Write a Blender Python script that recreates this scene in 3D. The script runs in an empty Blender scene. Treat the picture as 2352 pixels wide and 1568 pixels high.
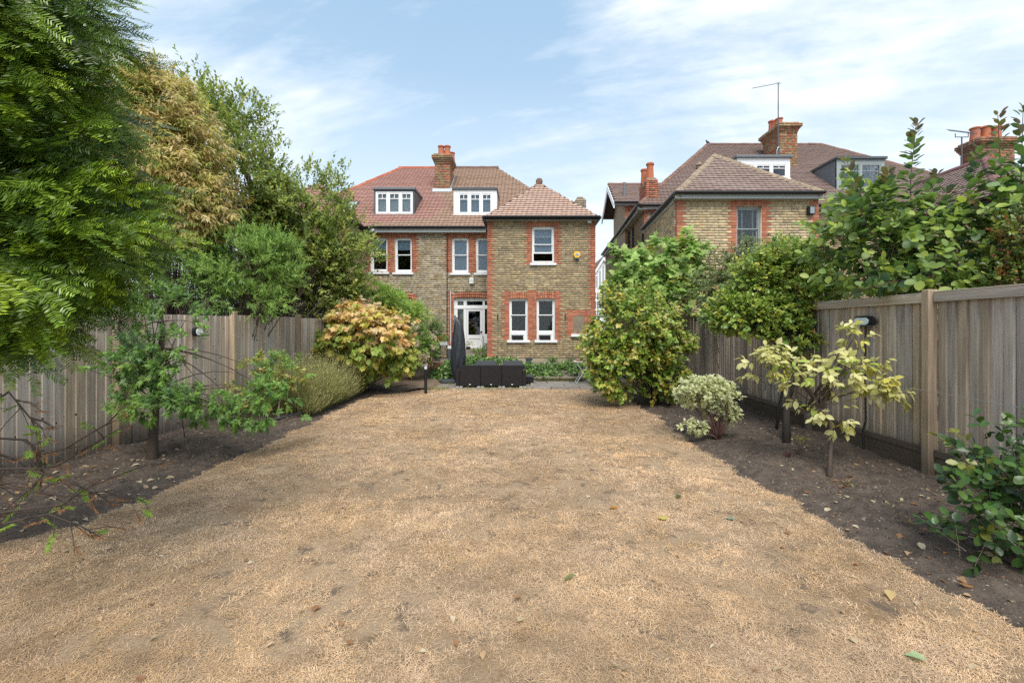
import bpy, math, random
import numpy as np
from mathutils import Vector, Matrix
R = math.radians
sc = bpy.context.scene
C = sc.collection
rng = np.random.default_rng(7)
random.seed(7)
# ---------------------------------------------------------------- camera
FPX, CX, HY, CAMH = 1000.0, 1200.0, 752.0, 1.6      # measured on a 2352 px wide copy of the photograph
cam = bpy.data.cameras.new('camera'); camo = bpy.data.objects.new('camera', cam); C.objects.link(camo)
camo.location = (0, 0, CAMH); camo.rotation_euler = (R(90), 0, 0)
cam.sensor_width = 36; cam.lens = 36 * FPX / 2352
cam.shift_x = -24 / 2352; cam.shift_y = -32 / 2352
cam.clip_start = .05; cam.clip_end = 3000
sc.camera = camo
# ---------------------------------------------------------------- sky, sun, exposure
SUN_EL, SUN_AZ = 56.0, 174.0      # azimuth clockwise from +Y: high behind the camera
w = bpy.data.worlds.new("World"); sc.world = w; w.use_nodes = True
nt = w.node_tree; nt.nodes.clear()
def N(t, ty, **kw):
    n = t.nodes.new(ty)
    for k, v in kw.items(): setattr(n, k, v)
    return n
def mth(t, op, a, b=None, c=None):
    n = t.nodes.new('ShaderNodeMath'); n.operation = op
    for i, v in enumerate((a, b, c)):
        if v is None: continue
        if isinstance(v, (int, float)): n.inputs[i].default_value = v
        else: t.links.new(v, n.inputs[i])
    return n.outputs[0]
def mixc(t, fac, a, b, bt='MIX'):
    n = t.nodes.new('ShaderNodeMix'); n.data_type = 'RGBA'; n.blend_type = bt
    for s, v in ((n.inputs[0], fac), (n.inputs[6], a), (n.inputs[7], b)):
        if isinstance(v, (int, float)): s.default_value = v
        elif isinstance(v, (tuple, list)): s.default_value = (*v, 1) if len(v) == 3 else v
        else: t.links.new(v, s)
    return n.outputs[2]
def ramp(t, fac, stops, interp='LINEAR'):
    n = t.nodes.new('ShaderNodeValToRGB'); n.color_ramp.interpolation = interp
    e = n.color_ramp.elements
    while len(e) < len(stops): e.new(.5)
    for k, (p, c) in enumerate(stops):
        e[k].position = p
        e[k].color = (c, c, c, 1) if isinstance(c, (int, float)) else (*c, 1)
    t.links.new(fac, n.inputs[0])
    return n.outputs[0]
def noise(t, vec, scale, detail=4, rough=.55, dist=0.0):
    n = t.nodes.new('ShaderNodeTexNoise')
    n.inputs['Scale'].default_value = scale; n.inputs['Detail'].default_value = detail
    n.inputs['Roughness'].default_value = rough; n.inputs['Distortion'].default_value = dist
    if vec is not None: t.links.new(vec, n.inputs['Vector'])
    return n.outputs[0]
sky = N(nt, 'ShaderNodeTexSky', sky_type='NISHITA', sun_disc=False)
sky.sun_elevation = R(SUN_EL); sky.sun_rotation = R(SUN_AZ); sky.air_density = 1.0; sky.dust_density = 2.0; sky.ozone_density = 1.5
tc = N(nt, 'ShaderNodeTexCoord'); sep = N(nt, 'ShaderNodeSeparateXYZ'); nt.links.new(tc.outputs['Generated'], sep.inputs[0])
zz = mth(nt, 'MAXIMUM', sep.outputs[2], 0.0)
den = mth(nt, 'ADD', zz, .22)
cmb = N(nt, 'ShaderNodeCombineXYZ')
nt.links.new(mth(nt, 'DIVIDE', sep.outputs[0], den), cmb.inputs[0]); nt.links.new(mth(nt, 'DIVIDE', sep.outputs[1], den), cmb.inputs[1])
mp = N(nt, 'ShaderNodeMapping'); mp.inputs['Rotation'].default_value = (0, 0, R(40)); mp.inputs['Scale'].default_value = (.8, 1.7, 1)
mp.inputs['Location'].default_value = (8.102, 1.094, 0)
nt.links.new(cmb.outputs[0], mp.inputs[0])
c1 = noise(nt, mp.outputs[0], 1.15, 9, .6, .35)
mp2_ = N(nt, 'ShaderNodeMapping'); mp2_.inputs['Scale'].default_value = (.55, 1.5, 1); nt.links.new(mp.outputs[0], mp2_.inputs[0])
c2 = noise(nt, mp2_.outputs[0], 3.6, 7, .62, .3)
cl = mth(nt, 'ADD', mth(nt, 'MULTIPLY', c1, .7), mth(nt, 'MULTIPLY', c2, .3))
clm = ramp(nt, cl, [(.46, 0.0), (.54, .3), (.64, .92)])
veil = ramp(nt, zz, [(0.0, 1.0), (.15, .88), (.32, .52), (.5, .15), (.8, .0)])
clear = mixc(nt, .55, sky.outputs[0], (2.9, 4.7, 6.4))
base = mixc(nt, veil, clear, (5.7, 6.4, 6.95))
skyc = mixc(nt, mth(nt, 'MULTIPLY', clm, .85), base, (6.9, 7.1, 7.3))
bg = N(nt, 'ShaderNodeBackground'); bg.inputs[1].default_value = .093
nt.links.new(skyc, bg.inputs[0])
wo = N(nt, 'ShaderNodeOutputWorld'); nt.links.new(bg.outputs[0], wo.inputs[0])
sl = bpy.data.lights.new('sun', 'SUN'); sl.energy = 2.3; sl.angle = R(40); sl.color = (1, .95, .88)
so = bpy.data.objects.new('sun', sl); C.objects.link(so); so.location = (-8, -12, 20)
_d = Vector((math.sin(R(SUN_AZ)) * math.cos(R(SUN_EL)), math.cos(R(SUN_AZ)) * math.cos(R(SUN_EL)), math.sin(R(SUN_EL))))
so.rotation_euler = _d.to_track_quat('Z', 'Y').to_euler()
vs = sc.view_settings; vs.view_transform = 'Standard'; vs.look = 'None'; vs.gamma = 1; vs.use_curve_mapping = False; vs.exposure = .92
sc.cycles.max_bounces = 8; sc.cycles.transparent_max_bounces = 12; sc.cycles.use_denoising = False
# ---------------------------------------------------------------- helpers
def hx(px, y): return (px - CX) * y / FPX
def hz(py, y): return CAMH - (py - HY) * y / FPX
def P(px, py, y): return np.array((hx(px, y), y, hz(py, y)))
def G(px, py, h=0.0):
    y = (CAMH - h) * FPX / (py - HY); return np.array((hx(px, y), y, h))
def wloc(o):
    v = np.zeros(3)
    while o is not None: v = v + np.array(o.location); o = o.parent
    return v
def mk(name, V, F, mat, parent=None, cols=None, smooth=False, kind=None, world=True, link=True):
    """V (n,3); F an (m,k) array or a list of such arrays / lists"""
    V = np.asarray(V, float)
    if parent is not None and world: V = V - wloc(parent)
    me = bpy.data.meshes.new(name)
    if isinstance(F, np.ndarray): F = [F]
    if len(F) and not isinstance(F[0], np.ndarray):
        me.from_pydata(V.tolist(), [], [list(f) for f in F])
    else:
        F = [f for f in F if len(f)]
        me.vertices.add(len(V)); me.vertices.foreach_set('co', V.astype(np.float32).ravel())
        vi = np.concatenate([f.ravel() for f in F]).astype(np.int32)
        tot = np.concatenate([np.full(len(f), f.shape[1]) for f in F]); st = np.concatenate(([0], np.cumsum(tot)[:-1])).astype(np.int32)
        me.loops.add(len(vi)); me.loops.foreach_set('vertex_index', vi)
        me.polygons.add(len(st)); me.polygons.foreach_set('loop_start', st)
        me.update(calc_edges=True)
    if cols is not None:
        cols = np.asarray(cols, float)
        a = me.attributes.new('Col', 'FLOAT_COLOR', 'POINT')
        a.data.foreach_set('color', np.c_[cols, np.ones(len(cols))].astype(np.float32).ravel())
    if smooth: me.polygons.foreach_set('use_smooth', np.ones(len(me.polygons), bool))
    if mat: me.materials.append(mat)
    o = bpy.data.objects.new(name, me)
    if link: C.objects.link(o)
    if parent is not None: o.parent = parent
    if kind: o['kind'] = kind
    return o
def thing(name, label, cat, loc=(0, 0, 0), group=None):
    o = bpy.data.objects.new(name, None); C.objects.link(o); o.location = [float(v) for v in loc]
    o.empty_display_size = .1
    tag(o, label, cat, group); return o
def tag(o, label, cat, group=None):
    o['label'] = label; o['category'] = cat
    if group: o['group'] = group
    return o
def inst(name, me, parent, M, link=True):
    """another object on a shared mesh, M = world matrix (parents are only ever moved, not turned)"""
    o = bpy.data.objects.new(name, me); C.objects.link(o)
    M = M.copy()
    if parent is not None:
        o.parent = parent; M.translation = M.translation - Vector(wloc(parent))
    o.matrix_basis = M; return o
class MB:
    def __init__(s): s.V = []; s.F = []
    def add(s, V, F):
        b = len(s.V); s.V += [tuple(map(float, v)) for v in V]; s.F += [[i + b for i in f] for f in F]; return s
    def box(s, x0, x1, y0, y1, z0, z1):
        V = [(x, y, z) for z in (z0, z1) for y in (y0, y1) for x in (x0, x1)]
        return s.add(V, [(0, 2, 3, 1), (4, 5, 7, 6), (0, 1, 5, 4), (2, 6, 7, 3), (0, 4, 6, 2), (1, 3, 7, 5)])
    def quad(s, *p): return s.add(p, [tuple(range(len(p)))])
    def tube(s, pts, r, n=8, cap=True):
        pts = [Vector(p) for p in pts]; r = r if isinstance(r, (list, tuple, np.ndarray)) else [r] * len(pts)
        V = []; up = Vector((.13, .21, .97))
        t0 = (pts[1] - pts[0]).normalized()
        e1 = t0.cross(up)
        if e1.length < .05: e1 = t0.cross(Vector((1, 0, 0)))
        e1.normalize()
        for i, p in enumerate(pts):
            t = (pts[min(i + 1, len(pts) - 1)] - pts[max(i - 1, 0)]).normalized()
            e1 = (e1 - t * e1.dot(t)).normalized(); e2 = t.cross(e1)
            V += [p + (e1 * math.cos(2 * math.pi * k / n) + e2 * math.sin(2 * math.pi * k / n)) * r[i] for k in range(n)]
        F = [(i * n + k, i * n + (k + 1) % n, (i + 1) * n + (k + 1) % n, (i + 1) * n + k) for i in range(len(pts) - 1) for k in range(n)]
        if cap: F += [tuple(range(n))[::-1], tuple(range((len(pts) - 1) * n, len(pts) * n))]
        return s.add(V, F)
    def lathe(s, prof, c, n=16, cap=True):
        V = [(c[0] + r * math.cos(2 * math.pi * k / n), c[1] + r * math.sin(2 * math.pi * k / n), c[2] + z) for r, z in prof for k in range(n)]
        m = len(prof)
        F = [(i * n + k, i * n + (k + 1) % n, (i + 1) * n + (k + 1) % n, (i + 1) * n + k) for i in range(m - 1) for k in range(n)]
        if cap: F += [tuple(range(n))[::-1], tuple(range((m - 1) * n, m * n))]
        return s.add(V, F)
    def prism(s, poly, off):
        """poly of 3D points pushed along off"""
        n = len(poly); a = [Vector(p) for p in poly]; b = [p + Vector(off) for p in a]
        return s.add(a + b, [tuple(range(n)), tuple(range(n, 2 * n))[::-1]] + [(i, i + n, (i + 1) % n + n, (i + 1) % n) for i in range(n)])
    def build(s, name, mat, parent=None, bevel=0, smooth=False, kind=None, seg=2):
        o = mk(name, s.V, [list(f) for f in s.F], mat, parent, smooth=smooth, kind=kind)
        bm = None
        import bmesh
        bm = bmesh.new(); bm.from_mesh(o.data); bmesh.ops.recalc_face_normals(bm, faces=bm.faces)
        if bevel: 
            bmesh.ops.bevel(bm, geom=[e for e in bm.edges if len(e.link_faces) == 2 and e.calc_face_angle(0) > .5], offset=bevel, segments=seg, affect='EDGES', clamp_overlap=True)
        bm.to_mesh(o.data); bm.free(); return o
def boxes(cen, half, U, Nn, W, back=False):
    """many boxes: cen, half (n,3) measured along axes U, Nn (outward), W"""
    cen = np.asarray(cen, float); half = np.asarray(half, float); n = len(cen)
    sg = np.array([(a, b, c) for c in (-1, 1) for b in (-1, 1) for a in (-1, 1)], float)
    L = sg[None] * half[:, None, :]
    V = cen[:, None, :] + L[..., :1] * np.asarray(U) + L[..., 1:2] * np.asarray(Nn) + L[..., 2:] * np.asarray(W)
    f = [(0, 2, 3, 1), (4, 5, 7, 6), (2, 6, 7, 3), (0, 4, 6, 2), (1, 3, 7, 5)]
    if back: f.append((0, 1, 5, 4))
    F = (np.arange(n)[:, None, None] * 8 + np.array(f)[None]).reshape(-1, 4)
    return V.reshape(-1, 3), F
# ---------------------------------------------------------------- materials
def mat(name, col=(.5, .5, .5), rough=.6, var=.0, nscale=8, bump=0, bscale=60, attr=False, metal=0, spec=.5, objrand=0.0, stretch=(1, 1, 1), col2=None, lo=.35, hi=.65):
    m = bpy.data.materials.new(name); m.use_nodes = True; t = m.node_tree; b = t.nodes['Principled BSDF']
    b.inputs['Roughness'].default_value = rough; b.inputs['Metallic'].default_value = metal; b.inputs['Specular IOR Level'].default_value = spec
    geo = t.nodes.new('ShaderNodeNewGeometry'); vec = geo.outputs['Position']
    if stretch != (1, 1, 1):
        mm = t.nodes.new('ShaderNodeMapping'); mm.inputs['Scale'].default_value = stretch; t.links.new(vec, mm.inputs[0]); vec = mm.outputs[0]
    if attr:
        a = t.nodes.new('ShaderNodeAttribute'); a.attribute_name = 'Col'; c = a.outputs['Color']
    else:
        c = (*col, 1)
    if col2 is not None:
        c = mixc(t, ramp(t, noise(t, vec, nscale, 5), [(lo, 0.0), (hi, 1.0)]), c, col2)
    if var:
        f = mth(t, 'ADD', mth(t, 'MULTIPLY', noise(t, vec, nscale * 1.7, 6, .65), 2 * var), 1 - var)
        n = t.nodes.new('ShaderNodeVectorMath'); n.operation = 'SCALE'
        if isinstance(c, tuple): n.inputs[0].default_value = c[:3]
        else: t.links.new(c, n.inputs[0])
        t.links.new(f, n.inputs['Scale']); c = n.outputs[0]
    if objrand:
        oi = t.nodes.new('ShaderNodeObjectInfo')
        f = mth(t, 'ADD', mth(t, 'MULTIPLY', oi.outputs['Random'], 2 * objrand), 1 - objrand)
        n = t.nodes.new('ShaderNodeVectorMath'); n.operation = 'SCALE'
        if isinstance(c, tuple): n.inputs[0].default_value = c[:3]
        else: t.links.new(c, n.inputs[0])
        t.links.new(f, n.inputs['Scale']); c = n.outputs[0]
    if isinstance(c, tuple): b.inputs['Base Color'].default_value = c
    else: t.links.new(c, b.inputs['Base Color'])
    if bump:
        bn = t.nodes.new('ShaderNodeBump'); bn.inputs['Strength'].default_value = 1; bn.inputs['Distance'].default_value = bump
        t.links.new(noise(t, vec, bscale, 6, .65), bn.inputs['Height']); t.links.new(bn.outputs[0], b.inputs['Normal'])
    return m
M = {}
M['brick'] = mat('brick_faces', rough=.9, var=.38, nscale=26, bump=.006, bscale=70, attr=True, spec=.2)
M['mortar'] = mat('lime_mortar', (.40, .345, .255), .95, .35, 9, .004, 90, spec=.1)
M['mortar_pale'] = mat('pale_mortar', (.52, .43, .31), .95, .25, 9, .004, 90, spec=.1)
M['tile'] = mat('clay_tiles', rough=.85, var=.3, nscale=14, bump=.004, bscale=80, attr=True, spec=.25)
M['roofbase'] = mat('roof_underlay', (.06, .045, .04), .95)
M['white'] = mat('white_gloss_paint', (.80, .81, .82), .35, .05, 5)
M['whitewall'] = mat('white_render', (.80, .80, .80), .8, .06, 3)
M['sill'] = mat('painted_stone_sill', (.74, .75, .77), .6, .12, 12)
M['black'] = mat('black_gutter_paint', (.012, .013, .016), .38)
M['fascia'] = mat('grey_fascia_paint', (.36, .39, .38), .6, .1, 5)
M['greytrim'] = mat('grey_green_trim', (.27, .31, .31), .55, .08, 6)
M['lead'] = mat('lead_sheet', (.14, .155, .17), .55, .3, 5, .004, 12)
M['leadpale'] = mat('pale_lead_flashing', (.42, .47, .50), .45, .25, 8)
M['zincdark'] = mat('dark_dormer_cladding', (.075, .085, .09), .5, .2, 3)
M['dormertile'] = mat('hung_tile_cheek', (.09, .05, .042), .8, .3, 14)
M['pot'] = mat('terracotta_pot', (.42, .13, .06), .8, .3, 10, .004, 40)
M['blind'] = mat('grey_blue_blind', (.40, .49, .58), .75, .03, 2)
M['blindpale'] = mat('pale_pleated_blind', (.62, .70, .70), .8, .05, 20)
M['curtain'] = mat('cream_curtain', (.62, .56, .45), .9, .15, 14)
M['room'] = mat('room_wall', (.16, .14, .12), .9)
M['cement'] = mat('cement_render', (.34, .29, .21), .95, .25, 7, .006, 30)
M['stone'] = mat('weathered_stone', (.27, .24, .20), .9, .35, 6, .01, 25, col2=(.10, .11, .06), lo=.5, hi=.72)
M['metalgrey'] = mat('galvanised_metal', (.45, .48, .48), .4, .1, 20, metal=.6)
M['aerial'] = mat('aerial_metal', (.10, .10, .11), .5, metal=.4)
def glass_mat(name, fac0=.07, fac1=.9, tint=(.86, .9, .92)):
    m = bpy.data.materials.new(name); m.use_nodes = True; t = m.node_tree; t.nodes.clear()
    o = t.nodes.new('ShaderNodeOutputMaterial'); mx = t.nodes.new('ShaderNodeMixShader')
    tr = t.nodes.new('ShaderNodeBsdfTransparent'); tr.inputs[0].default_value = (*tint, 1)
    gl = t.nodes.new('ShaderNodeBsdfGlossy'); gl.inputs['Roughness'].default_value = .02
    fr = t.nodes.new('ShaderNodeFresnel'); fr.inputs[0].default_value = 1.5
    geo = t.nodes.new('ShaderNodeNewGeometry')
    bn = t.nodes.new('ShaderNodeBump'); bn.inputs['Strength'].default_value = .25; bn.inputs['Distance'].default_value = .02
    t.links.new(noise(t, geo.outputs['Position'], 1.6, 2), bn.inputs['Height'])
    t.links.new(bn.outputs[0], gl.inputs['Normal'])
    f = mth(t, 'MINIMUM', mth(t, 'ADD', fr.outputs[0], fac0), fac1)
    t.links.new(f, mx.inputs[0]); t.links.new(tr.outputs[0], mx.inputs[1]); t.links.new(gl.outputs[0], mx.inputs[2]); t.links.new(mx.outputs[0], o.inputs[0])
    return m
M['glass'] = glass_mat('window_glass', .0)
# ---------------------------------------------------------------- brickwork and tiles
PAL_STOCK = np.array([(.42, .325, .19), (.37, .29, .175), (.46, .365, .21), (.31, .25, .155), (.235, .19, .13), (.40, .31, .19), (.44, .32, .17), (.34, .29, .20)])
PAL_GREY = np.array([(.43, .36, .255), (.39, .33, .235), (.47, .40, .29), (.33, .285, .21), (.44, .375, .265), (.41, .355, .27)])
PAL_PALE = np.array([(.62, .49, .29), (.58, .455, .265), (.66, .53, .33), (.50, .395, .245), (.35, .28, .20), (.63, .50, .30), (.59, .43, .225), (.27, .23, .18)])
PAL_RED = np.array([(.44, .16, .09), (.48, .185, .105), (.39, .135, .08), (.50, .205, .12), (.36, .135, .09), (.45, .185, .125)])
PAL_SMOKE = np.array([(.24, .105, .07), (.17, .10, .07), (.33, .15, .09), (.14, .11, .085), (.28, .20, .13)])
def fill(a, b, par):
    """cells of one course between a and b: (centre, half length)"""
    out = []; x = a; k = par
    J = .010
    while x < b - .03:
        L = .215 if (k % 2 == 0 or rng.random() < .3) else .1025
        if x + L > b - .05: L = b - x - J * .5
        if L < .03: break
        out.append((x + L / 2, L / 2)); x += L + J; k += 1
    return out
class Brickwork:
    """collects every brick of one house; the red dressings become objects of their own up to a limit"""
    def __init__(s): s.items = []
    def wall(s, parent, O, U, Nn, L, z0, z1, openings=(), reds=(), arches=(), pal=PAL_STOCK, gauge=.075, start=0, depth=.012, tone=None):
        O = np.array(O, float); U = np.array(U, float); Nn = np.array(Nn, float)
        k = 0; z = z0
        cells = []
        while z + gauge * .6 < z1:
            h = min(gauge, z1 - z); zc = z + h / 2
            cuts = [(a, b) for a, b, c, d in openings if c < zc < d] + [(a, b) for a, b, c, d in arches if c < zc < d]
            segs = [(0, L, None)]
            for (ra, rb, rc, rd, tl, tr) in reds:
                if rc <= zc <= rd:
                    a = ra - (.105 if tl and k % 2 else 0); b = rb + (.105 if tr and k % 2 else 0)
                    a = max(a, 0); b = min(b, L)
                    new = []
                    for (p, q, c) in segs:
                        if b <= p or a >= q: new.append((p, q, c)); continue
                        if p < a: new.append((p, a, c))
                        new.append((max(p, a), min(q, b), 'r'))
                        if q > b: new.append((b, q, c))
                    segs = new
            for (ca, cb) in cuts:
                new = []
                for (p, q, c) in segs:
                    if cb <= p or ca >= q: new.append((p, q, c)); continue
                    if p < ca: new.append((p, ca, c))
                    if q > cb: new.append((cb, q, c))
                segs = new
            for (p, q, c) in segs:
                for (xc, hl) in fill(p, q, k):
                    jz = rng.normal(0, .0015); jl = rng.normal(0, .003)
                    red = c == 'r'
                    pl = PAL_RED if red else (pal if tone is None else (pal if rng.random() > tone(xc, zc)[0] else tone(xc, zc)[1]))
                    kk = (math.sin(xc * 2.3 + zc * 1.7 + 2 * math.sin(zc * 1.3)) + math.sin(xc * 5.1 - zc * 3.3) + 2) / 4 * .55 + rng.random() * .5
                    cc = (pl[min(len(pl) - 1, int(kk * .97 * len(pl)) % len(pl))] * .55 + pl.mean(0) * .45) * rng.uniform(.82, 1.16)
                    cells.append((xc, zc + jz, max(hl + jl, .02), h / 2 - .0055 + rng.normal(0, .0012), cc, red))
            z += gauge; k += 1
        for (a, b, c, d) in arches:      # soldier bricks, slightly cambered and fanned
            n = max(3, round((b - a) / .078)); wd = (b - a) / n
            rows = 2 if d - c > .18 else 1
            for i in range(n):
                t = (i + .5) / n * 2 - 1; dz = -.035 * t * t
                for r_ in range(rows):
                    hh = (d - c) / rows
                    cc = PAL_RED[rng.integers(len(PAL_RED))] * rng.uniform(.9, 1.2)
                    cells.append((a + (i + .5) * wd, c + hh * (r_ + .5) + dz + .01, wd / 2 - .006, hh / 2 - .006, cc, True))
        cen = []; half = []; col = []; red = []
        for (xc, zc, hl, hh, cc, rd) in cells:
            pr = rng.uniform(-.004, .004) + (.004 if rd else 0)
            cen.append(O + U * xc + Nn * (.001 + pr * .7) + np.array((0, 0, zc - O[2]))); half.append((hl, depth / 2, hh)); col.append(cc); red.append(rd)
        s.items.append((parent, U, Nn, np.array(cen), np.array(half), np.array(col), np.array(red)))
    def build(s, limit=300, pref=None):
        budget = limit
        vm = []
        for c in PAL_RED:
            V, F = boxes([(0, 0, 0)], [(1, 1, 1)], (1, 0, 0), (0, 1, 0), (0, 0, 1), True)
            o = mk('brick', V, F, M['brick'], cols=np.tile(c, (8, 1)), link=False); vm.append(o.data); bpy.data.objects.remove(o)
        byp = {}
        for (parent, U, Nn, cen, half, col, red) in s.items:
            if not len(cen): continue
            keep = np.zeros(len(cen), bool)
            if budget > 0:
                idx = np.where(red)[0]
                d = np.linalg.norm(cen[idx] - np.array((0, 0, 1.6)), axis=1) if len(idx) else []
                idx = idx[np.argsort(d)][:budget]; budget -= len(idx)
                keep[idx] = True
                for i in idx:
                    Mx = Matrix(((U[0] * half[i, 0], Nn[0] * half[i, 1], 0, cen[i, 0]), (U[1] * half[i, 0], Nn[1] * half[i, 1], 0, cen[i, 1]), (0, 0, half[i, 2], cen[i, 2]), (0, 0, 0, 1)))
                    inst('brick', vm[int(rng.integers(len(vm)))], parent, Mx)
            k = ~keep
            V, F = boxes(cen[k], half[k], U, Nn, (0, 0, 1))
            V = V + rng.normal(0, .0016, V.shape)
            byp.setdefault(parent, []).append((V, F, np.repeat(col[k], 8, axis=0)))
        for parent, L in byp.items():
            off = 0; Fs = []
            for V, F, c in L: Fs.append(F + off); off += len(V)
            mk('brick', np.concatenate([l[0] for l in L]), np.concatenate(Fs), M['brick'], parent, np.concatenate([l[2] for l in L]), kind='stuff')
def wall_backing(name, parent, O, U, Nn, L, z0, z1, openings, m, thick=.24, extra=()):
    """mortar-coloured wall with real openings"""
    O = np.array(O, float); U = np.array(U, float); Nn = np.array(Nn, float)
    xs = sorted({0, L, *[v for o in openings for v in o[:2]]}); zs = sorted({z0, z1, *[v for o in openings for v in o[2:]]})
    xs = [x for x in xs if 0 <= x <= L]; zs = [z for z in zs if z0 <= z <= z1]
    cen = []; half = []
    for a, b in zip(xs, xs[1:]):
        run = None
        col_ = []
        for c, d in zip(zs, zs[1:]):
            if any(o[0] <= (a + b) / 2 <= o[1] and o[2] <= (c + d) / 2 <= o[3] for o in openings):
                if run: col_.append(run); run = None
            else:
                run = (run[0], d) if run else (c, d)
        if run: col_.append(run)
        for c, d in col_:
            p = O + U * (a + b) / 2 - Nn * (thick / 2 + .004); p[2] = (c + d) / 2
            cen.append(p); half.append(((b - a) / 2, thick / 2, (d - c) / 2))
    V, F = boxes(cen, half, U, Nn, (0, 0, 1), True)
    return mk(name, V, F, m, parent)
class Tiles:
    def __init__(s): s.items = []
    def plane(s, parent, poly, pal, gauge=.14, wid=.17, tile=True, colf=None, name=None, thick=.1):
        poly = [np.array(p, float) for p in poly]
        u = poly[1] - poly[0]; u /= np.linalg.norm(u)
        n = np.cross(u, poly[2] - poly[1]); n /= np.linalg.norm(n)
        if n[2] < 0: n = -n
        v = np.cross(n, u)
        if v[2] < 0: v = -v
        off = n * -thick
        mb = MB(); mb.prism([p - n * .015 for p in poly], off); mb.build('roof_deck', M['roofbase'], parent)
        if not tile: return
        q = np.array([((p - poly[0]) @ u, (p - poly[0]) @ v) for p in poly])
        rows = int((q[:, 1].max()) / gauge) + 1
        cen = []; col = []
        for r_ in range(rows):
            vv = (r_ + .5) * gauge
            xs = []
            for i in range(len(q)):
                a, b = q[i], q[(i + 1) % len(q)]
                if (a[1] - vv) * (b[1] - vv) < 0: xs.append(a[0] + (vv - a[1]) / (b[1] - a[1]) * (b[0] - a[0]))
            xs.sort()
            for x0, x1 in zip(xs[::2], xs[1::2]):
                nn = max(1, round((x1 - x0) / wid)); ww = wid
                st = x0 + (wid / 2 if r_ % 2 else 0)
                xx = np.arange(st + wid / 2 - (wid if r_ % 2 else 0), x1 + wid * .2, wid)
                xx = xx[(xx > x0 + .02) & (xx < x1 - .02)]
                for x in xx:
                    p = poly[0] + u * (x + rng.normal(0, .002)) + v * (vv + rng.normal(0, .002)) + n * (.012 + rng.uniform(-.003, .004))
                    cen.append(p); pl = pal if colf is None else colf(p)
                    w_ = .5 + .5 * math.sin(p[0] * 1.1 + 2.3 * math.sin(p[2] * 1.9 + p[0] * .4)); col.append((pl[int(w_ * .99 * len(pl))] * .25 + pl.mean(0) * .75) * rng.uniform(.95, 1.05))
        s.items.append((parent, u, v, n, np.array(cen), np.array(col), gauge, wid))
    def build(s, limit=300):
        budget = limit; byp = {}
        for (parent, u, v, n, cen, col, g, wd) in s.items:
            if not len(cen): continue
            # tilt: the lower edge stands proud of the course below
            a = .16; vt = v * math.cos(a) - n * math.sin(a); nn = n * math.cos(a) + v * math.sin(a)
            hl = np.array((wd / 2 - .002, g * .62, .007))
            d = np.argsort(np.linalg.norm(cen - np.array((0, 0, 1.6)), axis=1))
            ind = d[:budget]; budget -= len(ind)
            if len(ind):
                vm = []
                for c in range(6):
                    V, F = boxes([(0, 0, 0)], [hl], (1, 0, 0), (0, 1, 0), (0, 0, 1), True)
                    o = mk('tile', V, F, M['tile'], cols=np.tile(col[ind[c * 7 % len(ind)]], (8, 1)), link=False); vm.append(o.data); bpy.data.objects.remove(o)
                for i in ind:
                    inst('tile', vm[int(rng.integers(6))], parent, Matrix(((u[0], vt[0], nn[0], cen[i, 0]), (u[1], vt[1], nn[1], cen[i, 1]), (u[2], vt[2], nn[2], cen[i, 2]), (0, 0, 0, 1))))
            k = d[len(ind):]
            V, F = boxes(cen[k], np.tile(hl, (len(k), 1)), u, vt, nn, True)
            byp.setdefault(parent, []).append((V, F, np.repeat(col[k], 8, axis=0)))
        for parent, L in byp.items():
            off = 0; Fs = []
            for V, F, c in L: Fs.append(F + off); off += len(V)
            mk('tile', np.concatenate([l[0] for l in L]), np.concatenate(Fs), M['tile'], parent, np.concatenate([l[2] for l in L]), kind='stuff')
def ridge(parent, a, b, r=.11, m='ridge', step=.33, name='ridge_tile'):
    """half-round ridge or hip tiles, one object each"""
    a = np.array(a, float); b = np.array(b, float); L = np.linalg.norm(b - a); n = max(1, round(L / step)); d = (b - a) / L
    mb = MB(); mb.tube([(0, 0, 0), (0, L / n * .93, 0), (0, L / n * .94, 0), (0, L / n, 0)], [r, r, r * .9, r * .9], 10)
    o = mb.build(name, m, None); me = o.data; bpy.data.objects.remove(o)
    up = np.array((0, 0, 1.)); x = np.cross(d, up); x /= np.linalg.norm(x); z = np.cross(x, d)
    for i in range(n):
        p = a + d * L * i / n - z * r * .45 + rng.normal(0, .004, 3)
        inst(name, me, parent, Matrix(((x[0], d[0], z[0], p[0]), (x[1], d[1], z[1], p[1]), (x[2], d[2], z[2], p[2]), (0, 0, 0, 1))))
M['ridge_red'] = mat('red_ridge_tile', (.36, .10, .05), .8, .25, 8, objrand=.15)
M['ridge_brown'] = mat('brown_ridge_tile', (.17, .095, .07), .85, .3, 8, objrand=.15)
M['ridge_lichen'] = mat('lichened_hip_tile', (.22, .15, .105), .95, .45, 14, .01, 30, objrand=.1, col2=(.33, .27, .18))
M['ridge_purple'] = mat('purple_hip_tile', (.19, .085, .08), .7, .3, 8, objrand=.1)
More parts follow.
